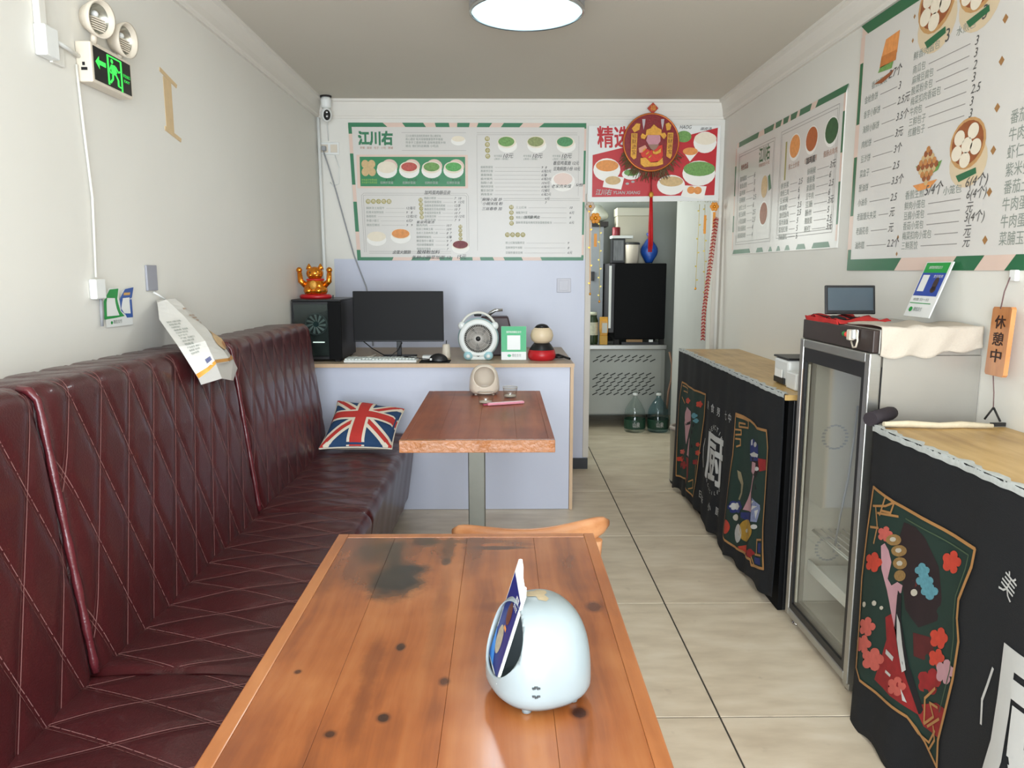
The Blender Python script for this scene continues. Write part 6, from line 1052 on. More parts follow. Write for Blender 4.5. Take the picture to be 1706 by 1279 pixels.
for y, z, ax in ((2.285, 2.072, (.95, -.25, -.15)), (2.432, 2.056, (1, -.1, -.1))):
    d = Vector(ax).normalized(); Mq = Matrix.Translation((-1.160, y + .008, z)) @ d.to_track_quat('Z', 'Y').to_matrix().to_4x4()
    hd = B().lathe([(.018, -.036), (.034, -.030), (.048, .0), (.052, .018), (.047, .018), (.040, .004)], (0, 0, 0), 32, M=Mq, cap=False).build('lamp_head', cream_pl, ex)
    B().lathe([(.0465, .0165), (.041, .000), (.030, -.014), (.014, -.024), (.0005, -.026)], (0, 0, 0), 32, M=Mq, cap=False).build('reflector', refl, hd)
    rb_ = B()
    for q in range(6): rb_.box((0, -.030 + q * .006, .003), (.056 - abs(q - 3) * .004, .0032, .010), Mq)
    rb_.build('lens_ribs', cream_pl, hd, stuff=True)
    B().ball((0, .012, -.008), .010, M=Mq).build('bulb', white_pl, hd)
    B().tube([(-1.18, y + .015, 2.003), (-1.172, y + .014, z - .035)], .009, 10).build('lamp_neck', cream_pl, ex)
jb = thing('junction_box', 'white junction box with cable trunking beside the emergency exit sign', 'box', (XL, 2.1, 1.9))
B().b2((XL + .001, 2.045, 1.908), (-1.168, 2.105, 1.985), bev=.004).build('box', white_pl, jb)
B().b2((XL + .001, 2.05, 1.985), (-1.182, 2.082, ZC - .15), bev=.003).build('trunking', white_paint, jb)
B().b2((XL + .001, 2.106, 1.905), (-1.19, 2.165, 1.972), bev=.002).build('back_plate', white_paint, jb)
B().tube([(-1.185, 2.10, 1.962), (-1.183, 2.16, 1.958), (-1.19, 2.236, 1.955)], .006, 8).build('cable', white_pl, jb)
tag(B().tube([(-1.192, 2.224, 1.93), (-1.192, 2.236, 1.75), (-1.192, 2.252, 1.57), (-1.192, 2.236, 1.34)], .0036, 8).build('cable_conduit', white_paint), 'thin white cable conduit running down the left wall from the exit sign', 'conduit')
sb = thing('wall_sensor', 'small white box with a thin grey rod at the end of the wall conduit', 'sensor', (XL, 2.27, 1.275))
B().b2((XL + .001, 2.206, 1.277), (-1.178, 2.262, 1.335), bev=.004).build('housing', white_pl, sb)
B().tube([(-1.19, 2.248, 1.277), (-1.19, 2.244, 1.196)], .0045, 8).build('rod', grey_pl, sb)
tape = mat('masking_tape', (206, 180, 140), .7, var=.12, vscale=30)
tp = thing('tape_strips', 'three yellowed strips of tape forming a letter I shape on the left wall', 'tape', (XL, 2.85, 1.85))
for pts in ([(2.80, 1.86), (2.862, 1.855), (2.862, 2.035), (2.798, 2.04)], [(2.772, 2.05), (2.905, 2.022), (2.912, 2.035), (2.776, 2.064)], [(2.785, 1.853), (2.915, 1.832), (2.920, 1.846), (2.787, 1.868)]):
    zz = pts[0][1]
    B().prism(pts, lambda y, z: (XL + .0003, y, z), lambda y, z: (XL + (.0015 if zz > 1.855 and zz < 1.9 else .0024), y, z)).build('tape_strip', tape, tp)
tag(B().b2((XL + .0005, 2.557, 1.292), (XL + .008, 2.632, 1.378), bev=.002).build('wall_plate', mat('plate_grey', (150, 151, 160), .5)), 'grey rectangular plate on the left wall above the bread bag', 'plate')
st = thing('payment_sticker', 'curled payment sticker with a green and a blue code flap on the left wall', 'sticker', (XL, 2.36, 1.19))
def stk(y, z, h): return (XL + .004 + h + .010 * (y - 2.27) + .25 * max(0, z - 1.27) , y, z)
P = Print(stk, .0005, split=.02)
P.poly('card', white_pl, [(2.291, 1.307), (2.352, 1.307), (2.359, 1.277), (2.366, 1.265), (2.377, 1.299), (2.441, 1.31), (2.44, 1.188), (2.28, 1.189), (2.272, 1.269)], 0)
P.poly('blue_flap', mat('stick_blue', (52, 88, 160), .4), [(2.389, 1.302), (2.441, 1.307), (2.443, 1.27), (2.442, 1.211), (2.404, 1.212), (2.396, 1.222), (2.371, 1.235), (2.366, 1.273)], 1)
P.poly('blank_square', white_pl, [(2.385, 1.274), (2.426, 1.275), (2.428, 1.224), (2.389, 1.226), (2.372, 1.242)], 2)
P.poly('green_flap', mat('stick_green', (36, 146, 70), .4), [(2.297, 1.303), (2.348, 1.305), (2.352, 1.273), (2.367, 1.235), (2.389, 1.218), (2.327, 1.215), (2.271, 1.214), (2.274, 1.269)], 1)
P.poly('blank_square', white_pl, [(2.29, 1.278), (2.336, 1.276), (2.345, 1.244), (2.358, 1.222), (2.285, 1.223)], 2)
P.rect('orange_band', mat('stick_orange', (206, 160, 90), .4), 2.385, 1.283, 2.425, 1.291, 2)
P.ell('green_mark', mat('stick_green', (36, 146, 70)), 2.31, 1.202, .006, .005, 2); P.text('sticker_lettering', ink_grey, '微信支付', 2.32, 1.198, .011, 2, .01)
P.build(st, ('blank_square',))

# bread bag hung on the wall, its foot resting on the bench back
bg = thing('bread_bag', 'white paper bread bag with gold band hanging askew from the wall over the bench back', 'bag', (-1.0, 2.55, 1.0))
bagm = mat('bag_paper', (210, 208, 203), .45, var=.04, vscale=8, bump=.25, bscale=30)
V = Vector
secs = [(V((-1.150, 2.525, 1.255)), V((-1.130, 2.547, 1.264)), V((-1.175, 2.707, 1.264))), (V((-1.100, 2.42, 1.205)), V((-1.05, 2.49, 1.212)), V((-1.120, 2.70, 1.200))),
        (V((-.985, 2.282, 1.131)), V((-.940, 2.375, 1.140)), V((-1.010, 2.674, 1.122))), (V((-.945, 2.318, 1.027)), V((-.900, 2.349, 1.070)), V((-.965, 2.678, 1.049)))]
rings = []
for i in range(13):
    t = i / 12 * 3; k = min(2, int(t)); f = t - k; L, M_, R = [secs[k][j].lerp(secs[k + 1][j], f) for j in range(3)]
    bkp = L.lerp(R, .5) + V((-.03 * (1 - i / 12) - .002, 0, 0)); bkp.x = max(bkp.x, XL + .004)
    pu = .006 * sin(i * 1.3)
    rings.append([L, L.lerp(M_, .5) + V((.004 + pu * .5, 0, 0)), M_, M_.lerp(R, .33) + V((.022 + pu, 0, 0)), M_.lerp(R, .66) + V((.018 - pu, 0, 0)), R, bkp])
B().ring_loft(rings, True, False).build('pouch', bagm, bg)
q = rings[-1]; f1, f2, f3, f4 = V((-.945, 2.335, 1.006)), V((-.900, 2.39, 1.018)), V((-.940, 2.60, .981)), V((-.955, 2.69, 1.012))
B().add([q[0], q[2], q[4], q[5], f1, f2, f3, f4, V((-.915, 2.51, .995))], [(0, 1, 5, 4), (1, 2, 8, 5), (2, 3, 7, 8), (8, 7, 6)]).build('bottom_flap', bagm, bg, solid=.002)
def bagf(k0):   # map (u across 0..1, v down 0..1) on the left or right face
    def fn(u, b_, h):
        t = (1 - b_) * 12; i = min(11, int(t)); f = t - i; r0, r1 = rings[i], rings[i + 1]
        seq = k0; s = u * (len(seq) - 1); j = min(len(seq) - 2, int(s)); g = s - j
        p = r0[seq[j]].lerp(r0[seq[j + 1]], g).lerp(r1[seq[j]].lerp(r1[seq[j + 1]], g), f)
        n = (r0[seq[-1]] - r0[seq[0]]).cross(r1[seq[0]] - r0[seq[0]]); n = n.normalized() if n.length > 0 else V((1, 0, 0))
        if n.x < 0: n = -n
        return tuple(p + n * (h + .0015))
    return fn
goldb = mat('bag_gold', (206, 146, 60), .35, .3)
P = Print(bagf([0, 1, 2]), .0006, split=.03); P.rect('gold_band', goldb, .0, .005, 1.0, .05)
for i in range(12): P.text('bag_lettering', ink_grey, ['配料表 小麦粉 白砂糖', '食用盐 酵母 鸡蛋', '产品类型 热加工', '保质期 见包装', '贮存条件 阴凉干燥', '生产许可', '产地 见封口'][i % 7], .16 + .008 * i, .60 - .034 * i, .020, 2, .008, 0, .52 - (i % 3) * .11)
for i in range(12): P.rect('barcode', mat('bar_ink', (60, 70, 130), .5), .56 + i * .026, .085, .573 + i * .026 + (i % 3) * .004, .135, 2)
P.build(bg, ('bag_lettering', 'barcode'))
P = Print(bagf([2, 3, 4, 5]), .0008, split=.03)
P.rect('gold_band', goldb, .0, .01, 1.0, .055); P.ell('bread_picture', mat('bag_bread', (206, 172, 124), .5, var=.35, vscale=30), .55, .32, .26, .15, 1, 24); P.ell('bread_crust', mat('bag_crust', (178, 122, 70), .5, var=.3, vscale=40), .62, .25, .10, .05, 2)
P.text('bag_lettering', mat('bag_gold_ink', (170, 120, 60)), '面包', .2, .78, .03, 2, .01, 0, .22)
for i in range(4): P.text('bag_lettering', ink_grey, '香甜可口 新鲜烘焙', .22 + .03 * i, .66 - .035 * i, .02, 2, .008, 0, .4)
P.build(bg, ('bag_lettering', 'barcode'))
B().tube([(-1.165, 2.62, 1.262), (-1.18, 2.60, 1.278), (-1.192, 2.592, 1.287)], .004, 6).build('tie', mat('tie_clear', (206, 206, 204), .3), bg)

# ================================================================ ON THE RECEPTION DESK
ZD = .8465
pcw = thing('computer_tower', 'black computer tower with glass front and lit fan in the corner of the desk', 'computer', (-1.05, 4.45, ZD))
TX0, TX1, TY0, TY1, TZ = -1.188, -.913, 4.245, 4.655, 1.199
B().b2((TX0, TY0 + .012, ZD + .012), (TX1, TY1, TZ - .012), bev=.003).build('case', mat('case_black', (32, 32, 34), .45, var=.1), pcw)
B().b2((TX0 - .001, TY0 + .004, TZ - .0115), (TX1 + .001, TY1, TZ), bev=.003).build('top_panel', black_pl, pcw)
b = B()
for x in (TX0 + .03, TX1 - .03):
    for y in (TY0 + .05, TY1 - .05): b.b2((x - .014, y - .03, ZD + .0003), (x + .014, y + .03, ZD + .0118))
b.build('feet', dark_rubber, pcw)
# recessed bay behind the smoked front glass
gx0, gx1 = TX0 + .012, TX1 - .075
B().b2((gx0, TY0 + .0105, ZD + .035), (gx1, TY0 + .0118, TZ - .03)).build('bay_back', mat('bay_grey', (58, 62, 62), .5, var=.5, vscale=28), pcw)
fan = B(); cx, cz, r = -1.055, 1.06, .055
for i in range(11):
    a = 2 * pi * i / 11
    fan.add([(cx + r * .3 * cos(a), TY0 + .009, cz + r * .3 * sin(a)), (cx + r * cos(a + .35), TY0 + .0075, cz + r * sin(a + .35)), (cx + r * cos(a + .62), TY0 + .0085, cz + r * sin(a + .62)), (cx + r * .3 * cos(a + .4), TY0 + .0095, cz + r * .3 * sin(a + .4))], [(0, 1, 2, 3)])
fan.build('fan_blades', mat('fan_grey', (150, 158, 158), .35, .3), pcw, solid=.001)
B().lathe([(.016, -.002), (.016, .002)], (0, 0, 0), 16, M=Matrix.Translation((cx, TY0 + .008, cz)) @ Matrix.Rotation(pi / 2, 4, 'X')).build('fan_hub', mat('hub_teal', (40, 66, 70), .4), pcw)
B().tube([(cx + .060 * cos(2 * pi * i / 32), TY0 + .009, cz + .060 * sin(2 * pi * i / 32)) for i in range(33)], .0035, 6, cap=False).build('fan_ring', mat('ring_grey', (90, 98, 100), .4), pcw)
B().b2((-1.075, TY0 + .006, .955), (-1.01, TY0 + .0095, .961)).build('light_bar', mat('bar_white', (230, 236, 232), .4, emit=.5), pcw)
B().b2((-1.08, TY0 + .006, 1.135), (-.995, TY0 + .010, 1.165)).build('heat_sink', mat('sink', (70, 74, 72), .4, .5, var=.4, vscale=60, stretch=(1, 1, 8)), pcw)
B().b2((gx0 + .002, TY0, ZD + .03), (gx1 + .002, TY0 + .003, TZ - .025)).build('front_glass', thin_glass('smoked_glass', (226, 232, 230)), pcw)
B().b2((gx1 + .003, TY0 + .001, ZD + .013), (TX1, TY0 + .0115, TZ - .012), bev=.002).build('front_frame', black_matte, pcw)
B().b2((-.975, 4.33, TZ + .0002), (-.968, 4.337, TZ + .022)).build('antenna_stub', black_pl, pcw)

# lucky cat
cat = thing('lucky_cat', 'golden beckoning cat with both paws raised on a red base on the computer tower', 'figurine', (-1.09, 4.42, TZ + .0005))
cg = mat('cat_gold', (226, 140, 36), .18, .85, var=.25, vscale=30, coat=.3)
cx, cy, z0 = -1.09, 4.42, TZ + .0005
B().lathe([(.0001, 0), (.088, 0), (.094, .008), (.090, .018), (.080, .024), (.0001, .024)], (cx, cy, z0), 32, sy=.75).build('base', mat('cat_red', (178, 28, 36), .3, var=.15), cat)
B().lathe([(.0001, .024), (.062, .026), (.070, .042), (.066, .070), (.052, .098), (.036, .112), (.0001, .116)], (cx, cy, z0), 28, sy=.85).ball((cx - .028, cy - .05, z0 + .045), (.024, .022, .022)).ball((cx + .028, cy - .05, z0 + .045), (.024, .022, .022)).build('body', cg, cat)
hd = B().ball((cx, cy - .006, z0 + .143), (.050, .042, .040)).ball((cx - .018, cy - .04, z0 + .133), (.016, .013, .012)).ball((cx + .018, cy - .04, z0 + .133), (.016, .013, .012)).build('head', cg, cat)
for s in (-1, 1):
    B().lathe([(.019, 0), (.014, .016), (.002, .034)], (cx + s * .033, cy - .004, z0 + .166), 14, sy=.6).build('ear', cg, hd)
    B().ball((cx + s * .019, cy - .0435, z0 + .150), (.006, .003, .004)).build('eye', mat('cat_eye', (80, 40, 14), .3), hd)
    B().tube([(cx + s * .055, cy - .01, z0 + .075), (cx + s * .082, cy - .012, z0 + .100), (cx + s * .086, cy - .014, z0 + .15)], [.018, .017, .014], 12).ball((cx + s * .087, cy - .016, z0 + .163), (.017, .016, .017)).build('paw', cg, cat)
B().ball((cx, cy - .047, z0 + .142), (.004, .003, .003)).build('nose', mat('cat_nose', (150, 60, 20), .3), hd)
B().tube([(cx + .046 * cos(2 * pi * i / 24), cy + .038 * sin(2 * pi * i / 24), z0 + .108) for i in range(25)], .006, 8, cap=False).build('collar', mat('cat_collar', (190, 40, 30), .4), cat)
B().ball((cx, cy - .058, z0 + .078), (.022, .008, .026)).build('coin', orn_gold, cat)

# monitor
mo = thing('monitor', 'black flat monitor on a slim stand on the reception desk', 'monitor', (-.62, 4.46, ZD))
B().b2((-.884, 4.452, .942), (-.351, 4.468, 1.240), bev=.004).build('casing', black_pl, mo)
B().b2((-.880, 4.4505, .950), (-.355, 4.4518, 1.2365)).build('screen', mat('screen_off', (12, 11, 12), .5, var=.06, spec=.25), mo)
B().b2((-.634, 4.47, ZD + .01), (-.606, 4.492, 1.05), bev=.003).build('stand_neck', black_pl, mo)
B().b2((-.72, 4.40, ZD), (-.52, 4.55, ZD + .010), bev=.004).build('stand_base', black_pl, mo)
kb = thing('keyboard', 'white keyboard lying in front of the monitor', 'keyboard', (-.69, 4.27, ZD))
B().b2((-.897, 4.205, ZD), (-.487, 4.335, ZD + .014), bev=.004).build('body', white_pl, kb)
kp = mat('key_white', (214, 222, 218), .5); key0 = None
for r in range(5):
    n = 21 if r < 4 else 12
    for k in range(n):
        w = .0158 if r < 4 else (.0158 if k not in (4,) else .0158)
        x = -.885 + k * .0189 + (0 if r < 4 else (.06 if k > 4 else 0)); y = 4.318 - r * .0235
        if key0 is None: key0 = B().box((0, 0, 0), (.0158, .0185, .007), bev=.0015).build('key', kp, kb, local=True); o = key0
        else: o = bpy.data.objects.new('key', key0.data); COL.objects.link(o); o.parent = kb
        o.location = Vector((x, y, ZD + .0178)) - Vector(_O[kb.name]); 
mp_ = tag(B().b2((-.472, 4.195, ZD), (-.300, 4.325, ZD + .003), bev=.001).build('mouse_pad', black_matte), 'black mouse pad on the desk beside the keyboard', 'mouse pad')
ms = thing('mouse', 'black computer mouse with a small white mark on the black pad', 'mouse', (-.375, 4.26, ZD + .0032))
B().ball((-.372, 4.265, ZD + .0034), (.055, .036, .042), 20, 12).build('shell', black_pl, ms)
bm = bmesh.new(); o = ms.children[0]; bm.from_mesh(o.data); bmesh.ops.bisect_plane(bm, geom=bm.verts[:] + bm.edges[:] + bm.faces[:], plane_co=(0, 0, 0.0), plane_no=(0, 0, 1), clear_inner=True); bm.to_mesh(o.data); bm.free()
o.location = (0.003, .005, 0.0002)
B().b2((-.414, 4.224, ZD + .010), (-.402, 4.233, ZD + .022), bev=.002).build('white_mark', white_pl, ms)
tag(B().tube([(-.42, 4.27, ZD + .012), (-.50, 4.20, ZD + .029), (-.56, 4.235, ZD + .030), (-.50, 4.345, ZD + .028), (-.52, 4.375, ZD + .014), (-.50, 4.39, ZD + .005)], .0024, 6).build('mouse_cable', black_pl), 'thin black mouse cable looping over the keyboard', 'cable')
wb_ = thing('white_speaker', 'small white upright box beside the monitor behind the mouse', 'speaker', (-.335, 4.42, ZD))
B().lathe([(.0001, 0), (.026, 0), (.027, .01), (.022, .078), (.016, .084), (.0001, .085)], (-.335, 4.42, ZD), 20).build('body', cream_pl, wb_)
B().tube([(-.335, 4.43, ZD + .08), (-.334, 4.43, ZD + .105)], .003, 6).build('stub', black_pl, wb_)
tag(B().b2((-.47, 4.35, ZD), (-.375, 4.41, ZD + .022), bev=.003).build('adapter_box', white_pl), 'white flat adapter box lying behind the mouse pad', 'adapter')
tag(B().tube([(-.84, 4.50, .943), (-.78, 4.47, .90), (-.70, 4.43, .862), (-.66, 4.40, .862), (-.62, 4.42, .895), (-.60, 4.465, .935)], .0032, 6).build('monitor_cable', black_pl), 'black cable hanging in a loop under the monitor', 'cable')
tag(B().tube([(-.885, 4.39, ZD + .018), (-.84, 4.36, ZD + .012), (-.80, 4.36, ZD + .012), (-.78, 4.39, ZD + .012), (-.76, 4.47, ZD + .014)], .006, 6).build('white_cable', cream_pl), 'white plug cable on the desk beside the tower', 'cable')

# fan
fn_ = thing('desk_fan', 'round white and light blue desk fan with rabbit-like ears and feet', 'fan', (-.142, 4.34, ZD))
fx, fy, fz = -.142, 4.34, .972
Rf = Matrix.Translation((fx, fy, fz)) @ Matrix.Rotation(pi / 2, 4, 'X')
fanw = mat('fan_white', (226, 230, 228), .3, var=.02); fanb = mat('fan_blue', (164, 206, 214), .3, var=.04)
B().lathe([(.090, -.050), (.112, -.040), (.1185, .0), (.115, .018), (.106, .026), (.106, -.03)], (0, 0, 0), 48, M=Rf, cap=False).build('shell', fanb, fn_)
B().lathe([(.0805, .022), (.0815, .034), (.095, .036), (.110, .028), (.114, .019), (.105, .024)], (0, 0, 0), 48, M=Rf, cap=False).build('front_ring', fanw, fn_)
B().lathe([(.0001, -.052), (.092, -.050), (.1, -.03)], (0, 0, 0), 32, M=Rf, cap=False).build('back_cover', mat('fan_back', (96, 92, 88), .6), fn_)
b = B()
for i in range(48):
    a = 2 * pi * i / 48; ra, rb2 = .014, .082
    b.tube([tuple(Rf @ Vector((ra * cos(a), ra * sin(a), .034))), tuple(Rf @ Vector((.05 * cos(a + .1), .05 * sin(a + .1), .036))), tuple(Rf @ Vector((rb2 * cos(a + .22), rb2 * sin(a + .22), .030)))], .0013, 4, cap=False)
for r in (.045, .065): b.tube([tuple(Rf @ Vector((r * cos(2 * pi * i / 40), r * sin(2 * pi * i / 40), .035))) for i in range(41)], .0009, 4, cap=False)
b.build('grille', mat('grille_grey', (206, 202, 196), .4), fn_)
for k in range(5):
    a = 2 * pi * k / 5
    B().grid(lambda u, v: tuple(Rf @ Vector(((.015 + .055 * u) * cos(a + (v - .5) * 1.0 + .3 * u), (.015 + .055 * u) * sin(a + (v - .5) * 1.0 + .3 * u), -.005 + .02 * v))), 8, 6).build('blade', mat('blade_grey', (150, 142, 134), .4), fn_, solid=.0015)
B().lathe([(.0001, .040), (.012, .039), (.015, .033), (.014, -.02), (.0001, -.02)], (0, 0, 0), 20, M=Rf).build('hub', black_pl, fn_)
for s in (-1, 1):
    B().ball((fx + s * .095, fy - .004, fz + .072), (.022, .020, .024)).build('ear', fanw, fn_)
    ft = B().ball((fx + s * .058, fy - .022, ZD + .0275), (.028, .028, .027)).build('foot', fanb, fn_)
    B().ball((fx + s * .058, fy - .047, ZD + .026), (.012, .006, .011)).build('foot_pad', fanw, ft)
B().b2((fx - .055, fy - .03, ZD + .0003), (fx + .055, fy + .05, ZD + .030), bev=.010).build('base', fanw, fn_)
B().tube([(fx + .112 * cos(radians(a)) * .96, fy + .005, fz + .03 + .118 * sin(radians(a))) for a in range(25, 156, 5)], .0075, 10).build('handle', mat('fan_cream', (216, 214, 204), .4), fn_)
B().prism([(fx - .02, ZD + .033), (fx + .02, ZD + .033), (fx, ZD + .021)], lambda x, z: (x, fy - .0315, z), lambda x, z: (x, fy - .034, z)).build('control_mark', black_pl, fn_)

# green placard
gp = thing('green_placard', 'green and white payment placard standing on the desk between fan and round jar', 'placard', (.063, 4.31, ZD))
Mg = Matrix.Translation((.063, 4.315, ZD + .0005)) @ Matrix.Rotation(radians(-8), 4, 'X')
B().box((0, 0, .098), (.146, .006, .196), Mg, bev=.003).build('board', white_pl, gp)
P = Print(lambda a, b, h: tuple(Mg @ Vector((a, -.0034 - h, b))), .0004)
P.rect('green_field', mat('pay_emerald', (20, 168, 102), .35), -.072, .048, .072, .195); P.rect('blank_square', white_pl, -.038, .06, .038, .143, 2)
P.text('placard_lettering', white_pl, '推荐使用微信支付', 0, .156, .012, 2, .02, 0, .086, 'c'); P.ell('green_mark', mat('pay_emerald', (20, 168, 102)), -.026, .026, .011, .008); P.text('placard_lettering_grey', ink_grey, '微信支付', -.01, .018, .017, 1, .02, 0, .052)
P.build(gp)
B().box((0, .03, .01), (.11, .06, .006), Mg @ Matrix.Rotation(radians(8), 4, 'X') @ Matrix.Translation((0, 0, -.006))).build('foot', white_pl, gp)

# generic round-topped jar (stands where the figurine stands)
jr = thing('round_top_jar', 'black and red ornament jar with round cream top at the right of the desk', 'jar', (.226, 4.34, ZD))
jx, jy = .226, 4.34
B().lathe([(.0001, 0), (.066, 0), (.078, .012), (.080, .034), (.072, .062), (.056, .086), (.046, .098), (.0001, .098)], (jx, jy, ZD), 32).build('body', black_pl, jr)
B().lathe([(.0665, .0), (.0795, .012), (.0815, .034), (.074, .060), (.0725, .060)], (jx, jy, ZD), 32, cap=False).build('red_band', mat('jar_red', (186, 30, 38), .35, var=.1), jr)
B().lathe([(.0001, .0985), (.042, .0985), (.060, .115), (.0665, .142), (.060, .170), (.040, .190), (.0001, .198)], (jx, jy, ZD), 32).build('lid', mat('jar_cream', (224, 204, 172), .35, var=.05), jr)
B().lathe([(.040, .1905), (.044, .186), (.030, .202), (.012, .208), (.0001, .209)], (jx, jy, ZD), 24).build('lid_cap', black_pl, jr)
tag(B().tube([(.30, 4.36, ZD + .012), (.33, 4.33, ZD + .016), (.355, 4.37, ZD + .012), (.345, 4.42, ZD + .014), (.31, 4.41, ZD + .02), (.325, 4.36, ZD + .026), (.36, 4.35, ZD + .014), (.385, 4.30, ZD + .010)], .007, 8).build('coiled_cable', black_pl), 'coil of black cable at the right end of the desk', 'cable')
kx = thing('kettle_box', 'dark maroon tapered appliance with silver lever behind the fan', 'appliance', (-.05, 4.6, ZD))
b = B(); b.ring_loft([[(-.05 + sx * w, 4.62 + sy * d, ZD + z) for sx, sy in ((-1, -1), (1, -1), (1, 1), (-1, 1))] for w, d, z in ((.115, .08, 0), (.112, .078, .12), (.085, .06, .225), (.08, .056, .238))], True, False)
b.build('housing', mat('maroon_plastic', (58, 38, 42), .35), kx, bevel=.008)
B().tube([(-.10, 4.57, 1.075), (-.075, 4.565, 1.105), (-.045, 4.56, 1.122), (.0, 4.555, 1.124)], [.010, .012, .010, .008], 10).build('lever', chrome, kx)
B().b2((-.175, 4.56, 1.0852), (-.13, 4.60, 1.112), bev=.006).build('knob', black_pl, kx)

# wall socket, switch, cables, camera
ws = thing('wall_socket', 'white double wall socket near the top of the back wall by the corner', 'socket', (-1.12, YB, 2.1))
B().b2((-1.186, YB - .010, 2.105), (-1.062, YB - .0003, 2.182), bev=.003).build('face_plate', white_pl, ws)
for x in (-1.155, -1.095): B().b2((x - .022, YB - .0125, 2.118), (x + .022, YB - .0101, 2.168), bev=.001).build('socket_insert', cream_pl, ws)
B().b2((-1.168, YB - .045, 2.125), (-1.142, YB - .0127, 2.155), bev=.004).build('plug', grey_pl, ws)
tag(B().tube([(-1.155, YB - .046, 2.12), (-1.13, YB - .03, 2.03), (-1.09, YB - .02, 1.88), (-1.04, YB - .018, 1.68), (-.985, YB - .018, 1.46), (-.91, YB - .012, 1.25), (-.88, YB - .02, 1.05), (-.87, YB - .05, .86)], .0045, 8).build('power_cable', grey_pl), 'grey power cable running from the wall socket down to the desk', 'cable')
tag(B().tube([(-1.09, YB - .012, 2.10), (-1.062, YB - .012, 2.02), (-1.07, YB - .012, 1.92), (-1.11, YB - .012, 1.905), (-1.125, YB - .012, 1.93)], .003, 6).build('white_cable', white_pl), 'thin white cable loop hanging under the wall socket', 'cable')
sw = thing('light_switch', 'square light switch on the lower back wall left of the doorway', 'switch', (.41, YB, 1.215))
B().b2((.362, YB - .013, 1.215), (.456, YB - .0045, 1.308), bev=.003).build('plate', mat('switch_plate', (196, 196, 206), .35), sw); B().b2((.378, YB - .0165, 1.228), (.44, YB - .0132, 1.295), bev=.002).build('rocker', mat('switch_plate', (196, 196, 206)), sw)
sc = thing('security_camera', 'small white dome security camera hanging from the ceiling in the back left corner', 'camera', (-1.115, 4.97, 2.3))
B().lathe([(.034, 2.44), (.036, 2.4495), (.0001, 2.4495)], (-1.115, 4.97, 0), 20).build('ceiling_mount', dark_rubber, sc)
B().lathe([(.026, 2.375), (.032, 2.385), (.034, 2.42), (.030, 2.4395), (.0001, 2.4395)], (-1.115, 4.97, 0), 20).build('base', white_pl, sc)
B().ball((-1.113, 4.965, 2.335), (.036, .034, .046)).build('head', white_pl, sc)
B().ball((-1.105, 4.938, 2.328), (.022, .014, .032)).build('lens_face', black_pl, sc)
for z in (2.342, 2.318): B().ball((-1.103, 4.926, z), (.008, .005, .008)).build('lens', chrome, sc)
tag(B().tube([(-1.125, 4.99, 2.37), (-1.13, 5.05, 2.30), (-1.128, YB - .01, 2.19)], .003, 6).build('camera_cable', white_pl), 'thin white cable from the security camera to the wall socket', 'cable')

# ================================================================ TISSUE HOLDERS, CUPS, CUSHION
def holder(label, loc, rz, m, mark=None):
    """dome shell with an oval opening cut into its -x side (local frame)"""
    t = thing('tissue_holder', label, 'tissue holder', loc, (0, 0, rz), group='dome shaped tissue holders')
    def sup(c, p=.84): return (abs(c) ** p) * (1 if c >= 0 else -1)
    def dome(k0):
        rings = []
        for i in range(29):
            k = i / 28; kk = sin(k * pi / 2); s = max((1 - kk ** 3.2) ** (1 / 2.5) if kk < 1 else 0, .02)
            low = 1 - .16 * max(0, 1 - kk / .14) ** 2
            rings.append([(.0735 * s * low * k0 * sup(cos(a)), .0755 * s * low * k0 * sup(sin(a)), .008 + .140 * kk * (1 if k0 == 1 else .965) + (0 if k0 == 1 else .004)) for a in [2 * pi * j / 60 for j in range(60)]])
        return rings
    sh = B().ring_loft(dome(1.0)).build('shell', m, t, local=True)
    inner = B().ring_loft(dome(.945)).build('cut_in', m, None, origin=(0, 0, 0)); inner.location = loc; inner.rotation_euler = (0, 0, rz)
    bpy.context.view_layer.update(); boolean(sh, inner)
    oo = B().lathe([(.052, 0), (.052, .1)], (0, 0, 0), 44, sx=1.0, sy=1.0, M=Matrix.Translation((-.030, 0, .086)) @ Matrix.Rotation(radians(-76), 4, 'Y')).build('cut_out', m, None, origin=(0, 0, 0))
    oo.location = loc; oo.rotation_euler = (0, 0, rz)
    bpy.context.view_layer.update(); boolean(sh, oo)
    for sx in (-1, 1):
        for sy in (-1, 1): B().lathe([(.007, 0), (.007, .014)], (sx * .036, sy * .042, 0), 10).build('foot', m, t, local=True)
    if mark is not None:
        b = B(); a0 = mark
        for zz in (.036, .049):
            for d in (-.045, 0, .045): 
                a = a0 + d; b.box((.0735 * .995 * sup(cos(a)), .0755 * .995 * sup(sin(a)), zz + (.0016 if (d == 0) == (zz > .04) else 0)), (.0042, .0042, .0022))
        b.build('emblem', mat('emblem_grey', (70, 74, 76), .5), t, local=True)
    return t
hold_white = mat('holder_white', (138, 148, 151), .3, var=.015)
hold_cream = mat('holder_cream', (220, 208, 192), .3, var=.02)
h1 = holder('white dome tissue holder with a dried tan stain on top, on the near table', (.050, 1.022, .7503), radians(22), hold_white, radians(-114))
P = Print(lambda a, b, h: (a, b, .1484 - 1.3 * (a * a + b * b) + .0006 + h * .0003), .0004, split=.008)
P.poly('stain', mat('dried_stain', (170, 152, 120), .4, var=.2, vscale=120), [(-.018 + .0, .012), (-.010, .019), (0, .015), (.008, .020), (.017, .012), (.015, .002), (.008, -.004), (.010, -.016), (.003, -.021), (-.006, -.014), (-.005, -.004), (-.015, .001)])
bb = B(); 
